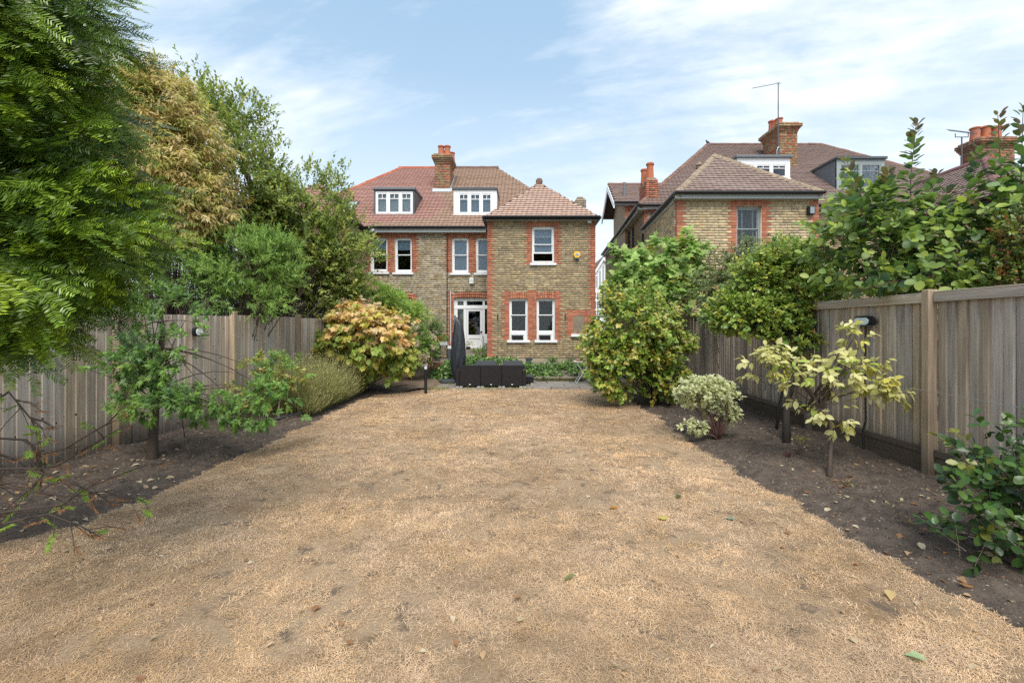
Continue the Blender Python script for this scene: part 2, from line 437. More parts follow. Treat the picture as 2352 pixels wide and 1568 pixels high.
def window(parent, x0, x1, z0, z1, y, style='sash', split=.5, sill=True, blind=None, blind_to=0.0, frame=.055, recess=.09, m='white', open_gap=0, mull=(), transom=None, bars=False, box=False, name='window', bottom=0.0, dark=None):
    """sash or casement window facing -Y at wall plane y: frame part with panes, sill and blind as sub-parts"""
    yf = y + recess; fb = MB()
    fb.box(x0, x0 + frame, yf, yf + .09, z0, z1); fb.box(x1 - frame, x1, yf, yf + .09, z0, z1)
    fb.box(x0 + frame, x1 - frame, yf + .001, yf + .089, z1 - frame, z1); fb.box(x0 + frame, x1 - frame, yf + .001, yf + .089, z0, z0 + frame * 1.15 + bottom)
    panes = []
    ix0, ix1, iz0, iz1 = x0 + frame, x1 - frame, z0 + frame * 1.15 + bottom, z1 - frame
    if style == 'sash':
        zm = iz0 + (iz1 - iz0) * split; s_ = .03
        for (a, b, yy) in ((zm, iz1, yf + .02), (iz0 + open_gap, zm + open_gap, yf + .052)):
            if yy > yf + .03: b = zm + .02 + open_gap
            fb.box(ix0, ix1, yy, yy + .028, b - s_, b); fb.box(ix0, ix1, yy, yy + .028, a, a + s_ * (1.6 if yy > yf + .03 else 1))
            fb.box(ix0, ix0 + s_, yy + .001, yy + .027, a, b); fb.box(ix1 - s_, ix1, yy + .001, yy + .027, a, b)
            panes.append((ix0 + s_, ix1 - s_, a + s_, b - s_, yy + .014))
    else:
        xs = [ix0, *mull, ix1]
        for i in range(len(xs) - 1):
            a = xs[i] + (.03 if i else 0); b = xs[i + 1] - (.03 if i < len(xs) - 2 else 0)
            if i: fb.box(xs[i] - .03, xs[i] + .03, yf - .006, yf + .08, iz0, iz1)
            c = .045
            fb.box(a, a + c, yf + .012, yf + .07, iz0, iz1); fb.box(b - c, b, yf + .012, yf + .07, iz0, iz1)
            fb.box(a + c, b - c, yf + .013, yf + .069, iz0, iz0 + c); fb.box(a + c, b - c, yf + .013, yf + .069, iz1 - c, iz1)
            if transom:
                zt = iz0 + (iz1 - iz0) * transom
                fb.box(a + c, b - c, yf + .02, yf + .06, zt - .013, zt + .013)
                if bars: xm = (a + b) / 2; fb.box(xm - .012, xm + .012, yf + .022, yf + .058, zt, iz1 - c)
            panes.append((a + c, b - c, iz0 + c, iz1 - c, yf + .04))
    f = fb.build(name, M[m], parent)
    for (a, b, c, d, yy) in panes:
        pb = MB(); pb.box(a - .005, b + .005, yy - .003, yy + .003, c - .005, d + .005); pb.build('pane', M['glass'], f)
    if blind:
        bb = MB(); zb = iz0 + (iz1 - iz0) * blind_to
        n = 1 if blind == 'blind' else 18
        for i in range(n):
            h = (iz1 - zb) / n; bb.box(ix0, ix1, yf + .12 + (.006 if i % 2 else 0), yf + .13, zb + h * i, zb + h * (i + 1) - (.002 if n > 1 else 0))
        if blind_to > .02: bb.box(ix0, ix1, yf + .115, yf + .135, zb - .03, zb - .001)
        bb.build('blind', M[blind], f)
    if sill:
        sb = MB(); sb.prism([(x0 - .07, y - .07, z0 - .10), (x0 - .07, y + recess + .02, z0 - .10), (x0 - .07, y + recess + .02, z0 + .004), (x0 - .07, y - .07, z0 - .018)], (x1 - x0 + .14, 0, 0)); sb.build('sill', M['sill'], f, bevel=.006)
    return f
# ================================================================ THE HOUSE (semi-detached, seen from its garden)
TER = .43                                   # level of the upper terrace
YE, YM = 15.0, 17.0                         # faces of the rear wing and of the main wall
house = thing('house', 'red tiled yellow brick house with rear wing and tall chimney facing the dry lawn', 'house', (-1, YE, 0))
BW = Brickwork(); TL = Tiles()
X0, X1 = hx(1119.5, YE), hx(1367, YE)
EAVE = hz(500, YE)
def ow(a, b, c, d, y, x_off=0):             # a pixel rectangle -> opening on plane y
    return (hx(a, y), hx(b, y), hz(d, y), hz(c, y))
# --- rear wing, front wall
o_top = ow(1222, 1273, 520, 603, YE); o_w1 = ow(1169.5, 1212.5, 685, 780, YE); o_w2 = ow(1232.5, 1275, 685, 780, YE); o_n = ow(1317.5, 1342.5, 725, 767, YE)
sh = lambda o, x: (o[0] - x, o[1] - x, o[2], o[3])
ops = [sh(o, X0) for o in (o_top, o_w1, o_w2, o_n)]
def dress(o, w, top=.0, left=True, right=True, z0x=0.0, z1x=.26):
    r = []
    if left: r.append((o[0] - w, o[0], o[2] - .06 - z0x, o[3] + z1x, True, False))
    if right: r.append((o[1], o[1] + w, o[2] - .06 - z0x, o[3] + z1x, False, True))
    return r
L = X1 - X0
reds = [(0, .14, TER, EAVE, False, True), (L - .15, L, TER, EAVE, True, False)]
reds += dress(ops[0], .15, z1x=.42) + [(ops[0][0] - .15, ops[0][1] + .15, ops[0][3] + .16, ops[0][3] + .36, True, True)]
reds += dress(ops[1], .15) + dress(ops[2], .15) + dress(ops[3], .2, z1x=.2) + [(ops[3][1] + .1, L, ops[3][2] - .05, ops[3][3] + .2, False, False)]
arches = [(o[0] - .04, o[1] + .04, o[3] - .01, o[3] + .215) for o in ops[1:3]] + [(ops[0][0] - .02, ops[0][1] + .02, ops[0][3], ops[0][3] + .14), (ops[3][0] - .02, ops[3][1] + .02, ops[3][3], ops[3][3] + .2)]
w_ext = wall_backing('wall', house, (X0, YE, 0), (1, 0, 0), (0, -1, 0), L, 0, EAVE, ops[:3], M['mortar'])
zr0, zr1 = hz(680, YE), hz(606, YE)         # paler repointed patch above the ground-floor windows
tone = lambda x, z: (.75, PAL_PALE * .8) if (1.0 < x < 2.4 and zr0 < z < zr1) else (.0, PAL_RED)
BW.wall(w_ext, (X0, YE, 0), (1, 0, 0), (0, -1, 0), L, TER + .12, EAVE, ops, reds, arches, PAL_STOCK, tone=tone)
mb = MB(); mb.box(X0 + .02, X1 + .02, YE - .045, YE - .006, 0, TER + .115); mb.build('plinth', M['cement'], house, bevel=.01)
for (a, b) in ((.04, .0),):
    pass
mb = MB(); mb.box(o_n[0], o_n[1], YE + .05, YE + .06, o_n[2], o_n[3]); nf = mb.build('blocked_niche', M['cement'], house)
mb = MB(); mb.box(hx(1311, YE), hx(1348, YE), YE - .09, YE + .05, o_n[2] - .095, o_n[2]); mb.build('sill', M['white'], nf, bevel=.008)
window(house, *o_top[:2], o_top[2], o_top[3], YE, split=.5, open_gap=.27, blind='blind', blind_to=.32)
window(house, *o_w1[:2], o_w1[2], o_w1[3], YE, split=.52, bottom=.20)
window(house, *o_w2[:2], o_w2[2], o_w2[3], YE, split=.52, bottom=.20)
# thin horizontal blind rails seen in the two lower windows
# side walls of the wing
for (xx, nn, yb) in ((X0, (-1, 0, 0), 17.0), (X1, (1, 0, 0), 27.0)):
    O = (xx, YE + .0, 0) if nn[0] < 0 else (xx, YE, 0)
    ws = wall_backing('wall', house, (xx, YE + .24, 0), (0, 1, 0), nn, yb - YE - .24, 0, EAVE, [], M['mortar'])
    BW.wall(ws, (xx, YE, 0), (0, 1, 0), nn, min(yb - YE, 3.2), TER, EAVE, (), [(0, .2, TER, EAVE, False, True)], (), PAL_STOCK)
# --- main wall
XL, XR = -9.75, 2.45
ME = hz(524, YM)
oA, oB = ow(851, 890, 546, 624, YM), ow(906.5, 946, 546, 625, YM); oC, oD = ow(1038, 1076, 546, 626, YM), ow(1093, 1131, 546, 626, YM)
oG = ow(890, 946, 685, 775, YM); oDoor = ow(1042, 1121, 684, 800, YM)
mo = [sh(o, XL) for o in (oA, oB, oC, oD, oG, oDoor)]
w_main = wall_backing('wall', house, (XL, YM, 0), (1, 0, 0), (0, -1, 0), XR - XL, 0, ME + .06, mo, M['mortar'])
mreds = []
for o in mo[:4]: mreds += dress(o, .17, z1x=.3, z0x=-.05)
mreds += [(mo[4][0] - .15, mo[4][0], mo[4][2], mo[4][3] + .2, True, False), (mo[4][1], mo[4][1] + .15, mo[4][3] - 1.0, mo[4][3] + .2, False, True), (mo[5][0] - .16, mo[5][0], TER, mo[5][3] + .2, True, False)]
march = [(o[0] - .04, o[1] + .04, o[3], o[3] + .2) for o in mo[:4]] + [(mo[4][0] - .05, mo[4][1] + .05, mo[4][3], mo[4][3] + .21), (mo[5][0] - .1, mo[5][1], mo[5][3], mo[5][3] + .2)]
def clip_wall(parent, O, L0, L1, z0, z1, ops, reds, arches, pal, Nn=(0, -1, 0), U=(1, 0, 0), **k):
    s = lambda o: (o[0] - L0, o[1] - L0, *o[2:])
    BW.wall(parent, np.array(O, float) + np.array(U) * L0, U, Nn, L1 - L0, z0, z1, [s(o) for o in ops], [s(o) for o in reds], [s(o) for o in arches if L0 < o[0] < L1], pal, **k)
clip_wall(w_main, (XL, YM, 0), hx(838, YM) - XL + .0, hx(1119, YM) - XL + .12, TER, ME, mo, mreds, march, PAL_GREY, tone=lambda x, z: (.3, PAL_STOCK))
window(house, *oA[:2], oA[2], oA[3], YM, blind='blind', blind_to=.7)
window(house, *oB[:2], oB[2], oB[3], YM, blind='blind', blind_to=.7)
window(house, *oC[:2], oC[2], oC[3], YM, blind='blind', blind_to=.03)
window(house, *oD[:2], oD[2], oD[3], YM, blind='blind', blind_to=.03)
xm = (oG[0] + oG[1]) / 2
window(house, *oG[:2], oG[2], oG[3], YM, style='casement', mull=(xm,), sill=True)
# garden door with side lights and fanlights
xa, xb, za, zb = oDoor
fb = MB(); y = YM + .1
zt = hz(706, YM)
for (p, q) in ((1042, 1050), (1064, 1071), (1108, 1113)): fb.box(hx(p, YM), hx(q, YM), y, y + .09, za, zb - .06)
fb.box(xa, xb, y - .001, y + .091, zb - .06, zb); fb.box(xa, xb, y - .012, y + .08, zt - .05, zt + .05)
fb.box(hx(1050, YM), hx(1064, YM), y + .004, y + .07, za, hz(767, YM)); fb.box(hx(1113, YM), xb, y + .004, y + .07, za, hz(767, YM))
for (p, q) in ((1050, 1064), (1071, 1108), (1113, 1121)):
    fb.box(hx(p, YM), hx(q, YM), y + .01, y + .06, zb - .12, zb - .06); fb.box(hx(p, YM), hx(q, YM), y + .01, y + .06, zt + .05, zt + .09)
dfr = fb.build('door_frame', M['white'], house)
for (p, q, r_, s_) in ((1050, 1064, 688, 703), (1071, 1108, 688, 703), (1113, 1121, 688, 703), (1050, 1064, 709, 767), (1113, 1121, 709, 767)):
    pb = MB(); pb.box(hx(p, YM), hx(q, YM), y + .03, y + .036, hz(s_, YM), hz(r_, YM)); pb.build('pane', M['glass'], dfr)
dl = MB(); a, b = hx(1071.4, YM), hx(1107.6, YM); yd = y + .012; zd = zt - .05
dl.box(a, hx(1075, YM), yd, yd + .05, za, zd); dl.box(hx(1102, YM), b, yd, yd + .05, za, zd); dl.box(hx(1075, YM), hx(1102, YM), yd + .001, yd + .049, zd - .09, zd)
dl.box(hx(1075, YM), hx(1102, YM), yd + .001, yd + .049, za, za + .06); dl.box(hx(1075, YM), hx(1102, YM), yd + .02, yd + .04, za + .06, hz(778, YM)); dl.box(hx(1075, YM), hx(1102, YM), yd + .001, yd + .049, hz(778, YM), hz(769, YM))
door = dl.build('door', M['white'], house)
pb = MB(); pb.box(hx(1075, YM), hx(1102, YM), yd + .02, yd + .026, hz(769, YM), zd - .09); pb.build('pane', M['glass'], door)
pb = MB(); pb.lathe([(.0, -.03), (.03, -.03), (.03, .03), (0, .03)], (hx(1104.5, YM), yd - .03, hz(762, YM)), 10); pb.build('handle', M['black'], door)
for (p, q) in ((1050.5, 1064), (1113, 1121)):   # cream curtains drawn aside
    cb = MB(); n = 40; pts = []
    xx0, xx1 = hx(p, YM), hx(q, YM)
    for lv, wd in ((hz(687, YM), 1.0), (hz(735, YM), .95 if p < 1100 else .6), (hz(768, YM), .75 if p < 1100 else .35)):
        pts.append([((xx0 + (xx1 - xx0) * (i / n) * wd) if p < 1100 else (xx1 - (xx1 - xx0) * (i / n) * wd), y + .17 + .025 * math.sin(i * 1.35), lv) for i in range(n + 1)])
    V = [v for r_ in pts for v in r_]
    F = [(r_ * (n + 1) + i, r_ * (n + 1) + i + 1, (r_ + 1) * (n + 1) + i + 1, (r_ + 1) * (n + 1) + i) for r_ in range(2) for i in range(n)]
    cb.add(V, F); cb.build('curtain', M['curtain'], dfr, smooth=True)
# shell: back, flanks, inner walls keep the rooms dark
shell = MB()
shell.box(XL, XR + .1, 26.9, 27.1, 0, 5.5); shell.box(XL - .1, XL + .1, YM + .3, 26.9, 0, 5.5); shell.build('wall', M['mortar'], house)
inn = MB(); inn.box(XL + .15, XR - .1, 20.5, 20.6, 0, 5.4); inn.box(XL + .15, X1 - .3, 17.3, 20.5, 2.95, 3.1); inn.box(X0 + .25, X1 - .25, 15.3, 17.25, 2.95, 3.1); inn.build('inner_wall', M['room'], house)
# --- roofs
RY, RZ = 22.0, hz(386, 22.0); EZ = 5.48; EY = YM - .25
RLx, RRx = hx(921, RY), hx(1143, RY); ELx, ERx = -9.95, 2.7
PAL_T_RED = np.array([(.39, .215, .175), (.41, .235, .19), (.37, .205, .175), (.43, .25, .20), (.37, .20, .17)])
PAL_T_BROWN = np.array([(.36, .245, .18), (.39, .255, .185), (.33, .225, .165), (.40, .27, .195), (.35, .24, .175)])
PAL_T_EXT = np.array([(.49, .345, .275), (.46, .315, .245), (.52, .38, .305), (.43, .30, .24), (.48, .32, .25)])
PAL_T_DARK = np.array([(.235, .17, .15), (.25, .18, .155), (.22, .165, .145), (.27, .20, .17), (.245, .165, .145)])
roof = MB().quad((ELx, EY + .01, EZ - .1), (ERx, EY + .01, EZ - .1), (ERx, EY + .28, EZ - .1), (ELx, EY + .28, EZ - .1)).build('roof', M['fascia'], house)
A, B_, Cc, D = (ELx, EY, EZ), (ERx, EY, EZ), (RRx, RY, RZ), (RLx, RY, RZ)
def mcol(p):
    e = -3.64 + .35 * math.sin(p[2] * 2.1)
    if p[0] < e: return PAL_T_RED
    return PAL_T_BROWN
TL_main = TL
slope_k = (RZ - EZ) / (RY - EY)
TL.plane(roof, [A, B_, Cc, D], PAL_T_RED, .155, .17, colf=mcol)
TL.plane(roof, [B_, (ERx, 27.3, EZ), Cc], PAL_T_BROWN, .14, .17)
TL.plane(roof, [(ERx, 27.3, EZ), (ELx, 27.3, EZ), D, Cc], PAL_T_BROWN, tile=False)
TL.plane(roof, [(ELx, 27.3, EZ), A, D], PAL_T_RED, .14, .17, tile=False)
ridge(roof, (RLx - .1, RY, RZ + .02), (-3.7, RY, RZ + .02), m=M['ridge_red']); ridge(roof, (-3.7, RY, RZ + .03), (RRx + .05, RY, RZ + .03), m=M['ridge_brown'])
ridge(roof, A, D, m=M['ridge_red'], r=.13)
# wing roof and its mirror image to the left
mir = lambda p: (-7.28 - p[0], p[1], p[2])
EX0, EX1, EYF, EZF = hx(1112, 14.75), hx(1376.5, 14.75), 14.75, hz(497.5, 14.75)
AP = ((EX0 + EX1) / 2, 17.0, hz(420, 17.0)); AB = (AP[0], 19.4, AP[2])
ym2 = 17.3
roof2 = MB().quad((EX0 + .05, EYF + .02, EZF - .10), (EX1 - .05, EYF + .02, EZF - .10), (EX1 - .05, YE + .02, EZF - .10), (EX0 + .05, YE + .02, EZF - .10)).build('roof', M['fascia'], house)
TL.plane(roof2, [(EX0, EYF, EZF), (EX1, EYF, EZF), AP], PAL_T_EXT, .165, .17)
TL.plane(roof2, [(EX1, EYF, EZF), (EX1, ym2, EZF), AB, AP], PAL_T_EXT, .165, .17)
TL.plane(roof2, [(EX0, ym2, EZF), (EX0, EYF, EZF), AP, AB], PAL_T_EXT, .165, .17)
roof3 = MB().quad(*[mir(p) for p in ((EX0 + .05, EYF + .02, EZF - .10), (EX1 - .05, EYF + .02, EZF - .10), (EX1 - .05, YE + .02, EZF - .10), (EX0 + .05, YE + .02, EZF - .10))]).build('roof', M['fascia'], house)
TL.plane(roof3, [mir((EX1, EYF, EZF)), mir((EX0, EYF, EZF)), mir(AP)], PAL_T_RED, .145, .17)
TL.plane(roof3, [mir((EX0, EYF, EZF)), mir((EX0, ym2, EZF)), mir(AB), mir(AP)], PAL_T_RED, .145, .17)
TL.plane(roof3, [mir((EX1, ym2, EZF)), mir((EX1, EYF, EZF)), mir(AP), mir(AB)], PAL_T_RED, tile=False)
# hog-back finial tile at the wing apex
mb = MB(); mb.tube([(AP[0], 16.86, AP[2] + .02), (AP[0], 16.88, AP[2] + .02), (AP[0], 17.3, AP[2] + .02)], [.11, .135, .12], 14); mb.build('finial', M['ridge_brown'], roof2, smooth=True)
ridge(roof2, (AP[0], 17.3, AP[2]), AB, m=M['ridge_brown'])
wl = wall_backing('wall', house, mir((X1, YE, 0)), (1, 0, 0), (0, -1, 0), L, 0, EAVE, [], M['mortar'])
BW.wall(wl, mir((X1, YE, 0)), (1, 0, 0), (0, -1, 0), L, TER, EAVE, (), [(L - .15, L, TER, EAVE, True, False)], (), PAL_GREY)
wl2 = wall_backing('wall', house, mir((X0, YE + .24, 0)), (0, 1, 0), (1, 0, 0), 1.76, 0, EAVE, [], M['mortar'])
BW.wall(wl2, mir((X0, YE, 0)), (0, 1, 0), (1, 0, 0), 2.0, TER, EAVE, (), [(0, .2, TER, EAVE, False, True)], (), PAL_STOCK)
wl3 = wall_backing('wall', house, mir((X1, YE + .24, 0)), (0, 1, 0), (-1, 0, 0), 1.76, 0, EAVE, [], M['mortar'])
# gutters, fascias, soffits
def gutter(parent, a, b, r=.06, m='black', fascia='fascia', inward=(0, 1, 0), fh=.16):
    a = Vector(a); b = Vector(b); d = (b - a).normalized(); iw = Vector(inward)
    mb = MB(); prof = [(-r, .02), (-r, -.02), (-r * .5, -.055), (r * .5, -.055), (r, -.02), (r, .02)]
    mb.prism([a - iw * p[0] * 1.0 + Vector((0, 0, p[1])) for p in prof], b - a)
    g = mb.build('gutter', M[m], parent)
    if fascia:
        fb = MB(); p = a + iw * (r + .005); q = b + iw * (r + .005)
        fb.prism([p + Vector((0, 0, -fh)), p + iw * .025 + Vector((0, 0, -fh)), p + iw * .025 + Vector((0, 0, .03)), p + Vector((0, 0, .03))], q - p)
        fb.build('fascia', M[fascia], parent)
        s = MB(); s.prism([p + iw * .025 + Vector((0, 0, -fh + .005)), p + iw * .30 + Vector((0, 0, -fh + .005)), p + iw * .30 + Vector((0, 0, -fh + .02)), p + iw * .025 + Vector((0, 0, -fh + .02))], q - p)
        s.build('soffit', M[fascia], parent)
    return g
gutter(house, (EX0 - .03, EYF - .03, EZF), (EX1 + .03, EYF - .03, EZF), fascia='black', fh=.10)
gutter(house, (EX0 - .03, EYF + .05, EZF - .005), (EX0 - .03, 16.7, EZF - .005), inward=(1, 0, 0), fascia='black', fh=.1)
gutter(house, (EX1 + .03, EYF + .05, EZF - .005), (EX1 + .03, 26.7, EZF - .005), inward=(-1, 0, 0), fascia='black', fh=.1)
gutter(house, (hx(842, EY), EY - .04, EZ - .01), (EX0 - .12, EY - .04, EZ - .01), m='black', fascia='fascia', fh=.2)
ge = mir((EX0 - .03, 0, 0))[0]
gutter(house, (ge, EYF + .02, EZF), (ge, 16.75, EZF), inward=(-1, 0, 0), fascia='black', fh=.1)
gutter(house, mir((EX1 + .03, EYF - .03, EZF)), mir((EX0 - .03, EYF - .03, EZF)), fascia='black', fh=.10)
# dormers
def zroof(y): return EZ + slope_k * (y - EY)
def dormer(parent, x0, x1, y, z0, z1, cheek, cap, frame_m, wm, side=.0, capover=.04, blind=None, win_in=.07, top=.2, mull=2, back=None, white_post=0):
    yb = EY + (z1 - EZ) / slope_k if back is None else back
    mb = MB()
    for xx in (x0, x1 - .06):
        mb.prism([(xx, y, z0), (xx, y, z1 - .1), (xx, yb - .1, z1 - .1)], (.06, 0, 0))
    d = mb.build('dormer', M[cheek], parent)
    c = MB(); c.box(x0 - capover, x1 + capover, y - .05 - capover, yb, z1 - .1, z1); c.build('dormer_cap', M[cap], d, bevel=.012)
    f = MB(); e = win_in
    f.box(x0, x0 + e, y - .02, y + .05, z0, z1 - .1); f.box(x1 - e, x1, y - .02, y + .05, z0, z1 - .1); f.box(x0 + e, x1 - e, y - .02, y + .05, z1 - .1 - top, z1 - .1)
    f.box(x0 - .02, x1 + .02, y - .06, y + .02, z0 - .06, z0 - .001)
    f.build('dormer_frame', M[frame_m], d)
    xs = [x0 + e + (x1 - x0 - 2 * e) * i / (mull + 1) for i in range(1, mull + 1)]
    # casements live on the dormer as a sub-part
    old = window(parent, x0 + e, x1 - e, z0, z1 - .1 - top, y - .02, style='casement', mull=xs, transom=.72, bars=True, sill=False, recess=0, frame=.05, m=wm, blind=blind, blind_to=0)
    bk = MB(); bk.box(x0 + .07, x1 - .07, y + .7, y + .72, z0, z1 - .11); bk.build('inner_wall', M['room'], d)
    return d
yd_ = EY + (4.0) * 0 + .0
def ydorm(py):  # where the roof slope meets a pixel row
    k = (HY - py) / FPX; return (CAMH - EZ + slope_k * EY) / (slope_k - k)
y1 = ydorm(492.5)
dormer(house, hx(859, y1), hx(952.5, y1), y1, hz(492.5, y1), hz(431, y1), 'zincdark', 'lead', 'zincdark', 'white', blind='blindpale', top=.07, win_in=.075)
y2 = ydorm(493)
dormer(house, hx(1042, y2), hx(1141, y2), y2, hz(493, y2), hz(431, y2), 'white', 'zincdark', 'white', 'white', blind='blind', win_in=.16, top=.1)
# roof light
ys0 = ydorm(488); ys1 = ydorm(467)
def onroof(px, py): yy = ydorm(py); return Vector((hx(px, yy), yy, zroof(yy)))
nrm = Vector((0, -slope_k, 1)).normalized()
q = [onroof(786, 488), onroof(811, 488), onroof(819, 467), onroof(794, 467)]
x_a, x_b = q[0].x, q[1].x
mb = MB(); mb.prism([Vector((x_a, ys0, zroof(ys0))), Vector((x_b, ys0, zroof(ys0))), Vector((x_b, ys1, zroof(ys1))), Vector((x_a, ys1, zroof(ys1)))], nrm * .09); slf = mb.build('roof_light', M['zincdark'], house)
g = MB(); i_ = .06; g.prism([Vector((x_a + i_, ys0 + i_, zroof(ys0 + i_))) + nrm * .092, Vector((x_b - i_, ys0 + i_, zroof(ys0 + i_))) + nrm * .092, Vector((x_b - i_, ys1 - i_, zroof(ys1 - i_))) + nrm * .092, Vector((x_a + i_, ys1 - i_, zroof(ys1 - i_))) + nrm * .092], nrm * .004)
M['skyglass'] = mat('skylight_glass', (.45, .50, .55), .05, spec=1)
g.build('pane', M['skyglass'], slf)
# chimneys
def chimney(parent, x0, x1, y0, y1, z0, z1, pots, bands=((.0, .0),), corb=.12, pal=None, toneR=.5, mort='mortar', corb_h=.42, reds=True):
    """stack of laid bricks with oversailing courses and pots; the bricks go to the house brickwork"""
    mb = MB(); mb.box(x0 + .02, x1 - .02, y0 + .02, y1 - .02, z0, z1)
    st = mb.build('chimney', M[mort], parent)
    cx, cy = (x0 + x1) / 2, (y0 + y1) / 2
    z = z0 + .02; k = 0
    tn = lambda x, z_: (toneR, PAL_RED * .9)
    P_ = PAL_STOCK if pal is None else pal
    zc = z1 - corb_h
    layers = [(z0 + .02, zc, 0.0)]
    if corb_h > .1:
        n = int(round(corb_h / .075)); seq = [.02, .05, .085, corb, corb, .05][:n]
        layers += [(zc + i * .075, zc + (i + 1) * .075, seq[min(i, len(seq) - 1)]) for i in range(n)]
    for (a, b, e) in layers:
        for (O, U, Nn, Ln) in (((x0 - e, y0 - e, 0), (1, 0, 0), (0, -1, 0), x1 - x0 + 2 * e), ((x1 + e, y0 - e, 0), (0, 1, 0), (1, 0, 0), y1 - y0 + 2 * e), ((x0 - e, y0 - e, 0), (0, 1, 0), (-1, 0, 0), y1 - y0 + 2 * e)):
            rd = [(0, .10, a, b, False, True), (Ln - .10, Ln, a, b, True, False)] if (reds and e == 0) else ([(0, Ln, a, b, False, False)] if (reds and e == .05) else [])
            BWs.wall(st, O, U, Nn, Ln, a, b, (), rd, (), P_, tone=tn)
        if e > 0:
            c = MB(); c.box(x0 - e + .01, x1 + e - .01, y0 - e + .01, y1 + e - .01, a + .004, b - .002); c.build('corbel', M[mort], st)
    c = MB(); c.box(x0 + .03, x1 - .03, y0 + .03, y1 - .03, z1, z1 + .05); c.build('flaunching', M['cement'], st, bevel=.02)
    for (px_, py_, h, r) in pots:
        p = MB(); p.lathe([(r * 1.08, 0), (r * 1.02, h * .1), (r * .92, h * .5), (r * .9, h * .86), (r * 1.1, h * .88), (r * 1.1, h * .97), (r * .95, h), (r * .75, h), (r * .7, h * .6)], (px_, py_, z1 + .02), 16, cap=False); p.build('chimney_pot', M['pot'], st, smooth=False)
    return st
BWs = BW
yc = ydorm(439.5)
cx0, cx1 = hx(999, yc), hx(1033, yc)
zt_ = hz(355, yc)
pots = [(hx(1011, yc), yc + .25, .46, .14), (hx(1025.5, yc), yc + .25, .46, .14), (hx(1013, yc), yc + .75, .44, .13), (hx(1032, yc), yc + .75, .36, .13)]
ch = chimney(house, cx0, cx1, yc, yc + 1.0, hz(441, yc) - .25, zt_, pots, toneR=.22, pal=np.array([(.30, .21, .12), (.22, .15, .09), (.35, .25, .14), (.16, .11, .075)]), reds=False)
fl = MB(); fl.prism([(cx0 - .10, yc - .12, zroof(yc - .12) + .03), (cx1 + .10, yc - .12, zroof(yc - .12) + .03), (cx1 + .10, yc + .02, zroof(yc) + .12), (cx0 - .10, yc + .02, zroof(yc) + .12)], (0, -.015, .02)); fl.build('flashing', M['leadpale'], ch)
fl = MB(); fl.prism([(cx1 + .022, yc - .08, zroof(yc - .08) + .02), (cx1 + .022, yc + 1.15, zroof(yc + 1.15) + .02), (cx1 + .022, yc + 1.15, zroof(yc + 1.15) + .16), (cx1 + .022, yc - .08, zroof(yc - .08) + .16)], (.02, 0, 0)); fl.build('flashing', M['leadpale'], ch)
y3 = 18.2
chimney(house, hx(1322, y3), hx(1346, y3), y3, y3 + .6, 4.9, hz(457, y3), [], toneR=.1, pal=PAL_GREY * .7, corb_h=0, reds=False)
mb = MB(); mb.tube([(hx(1327.5, y3), y3 + .25, hz(453, y3)), (hx(1340.5, y3), y3 + .25, hz(453, y3))], .085, 12); mb.build('ridge_tile', M['ridge_brown'], house)
# steps below the garden door
mb = MB(); mb.box(hx(1066, 16.5), X0 - .02, 16.45, 16.98, 0, oDoor[2] - .02); s1 = mb.build('step', M['stone'], house, bevel=.02)
mb = MB(); mb.box(hx(1064, 16.2), X0 - .02, 16.1, 16.45, 0, (oDoor[2] + TER) / 2); mb.build('step', M['stone'], house, bevel=.02)
# pipes and wires on the wall
mb = MB(); mb.tube([(hx(1027, 16.94), 16.94, ME - .05), (hx(1027, 16.94), 16.94, TER)], .016, 6); mb.build('cable', M['black'], house)
mb = MB(); mb.tube([(hx(1035, 16.93), 16.93, hz(668, 16.93)), (hx(1035, 16.93), 16.93, TER + .1)], .012, 6); mb.build('cable', M['whitewall'], house)
for px_ in (1143.5, 1298):
    mb = MB(); mb.tube([(hx(px_, YE), YE - .05, hz(722, YE)), (hx(px_, YE), YE - .05, hz(734, YE))], .014, 6); mb.box(hx(px_, YE) - .012, hx(px_, YE) + .012, YE - .05, YE, hz(724, YE), hz(723, YE)); mb.build('wall_hook', M['black'], house)
# window planters, alarm box and other fixtures hang on the house: things of their own
for (a, b, lab) in ((1175, 1202.5, 'black window box on the sill of the left ground-floor sash window'), (1238, 1265, 'black window box on the sill of the right ground-floor sash window')):
    zc0 = o_w1[2] + .004; x0_, x1_ = hx(a, YE), hx(b, YE)
    t = thing('window_box', lab, 'planter', ((x0_ + x1_) / 2, YE + .0, zc0), 'window boxes on the rear wing')
    mb = MB(); mb.prism([(x0_ + .02, YE - .05, zc0), (x0_ + .02, YE + .07, zc0), (x0_, YE + .08, zc0 + .155), (x0_, YE - .06, zc0 + .155)], (x1_ - x0_ - .02, 0, 0)); mb.build('trough', M['black'], t, bevel=.006)
    mb = MB(); mb.box(x0_ - .012, x1_ + .012, YE - .075, YE - .055, zc0 + .125, zc0 + .162); mb.build('rim', M['zincdark'], t, bevel=.004)
M['yellow'] = mat('yellow_plastic', (.80, .50, .02), .4); M['blue'] = mat('blue_plastic', (.01, .03, .13), .2)
ax, az = hx(1324.8, YE), hz(585.6, YE)
t = thing('alarm_box', 'yellow six-sided alarm box with blue strobe high on the rear wing', 'alarm box', (ax, YE, az))
hexp = [(-.125, 0), (-.068, .115), (.068, .115), (.125, 0), (.068, -.115), (-.068, -.115)]
mb = MB(); mb.prism([(ax + u_, YE - .09, az + v_) for u_, v_ in hexp], (0, .085, 0)); mb.build('casing', M['yellow'], t, bevel=.012)
mb = MB(); mb.prism([(ax + u_, YE - .085, az + v_) for u_, v_ in ((-.075, -.118), (.075, -.118), (.05, -.16), (.02, -.175), (-.02, -.175), (-.05, -.16))], (0, .075, 0)); mb.build('strobe', M['blue'], t, bevel=.008)
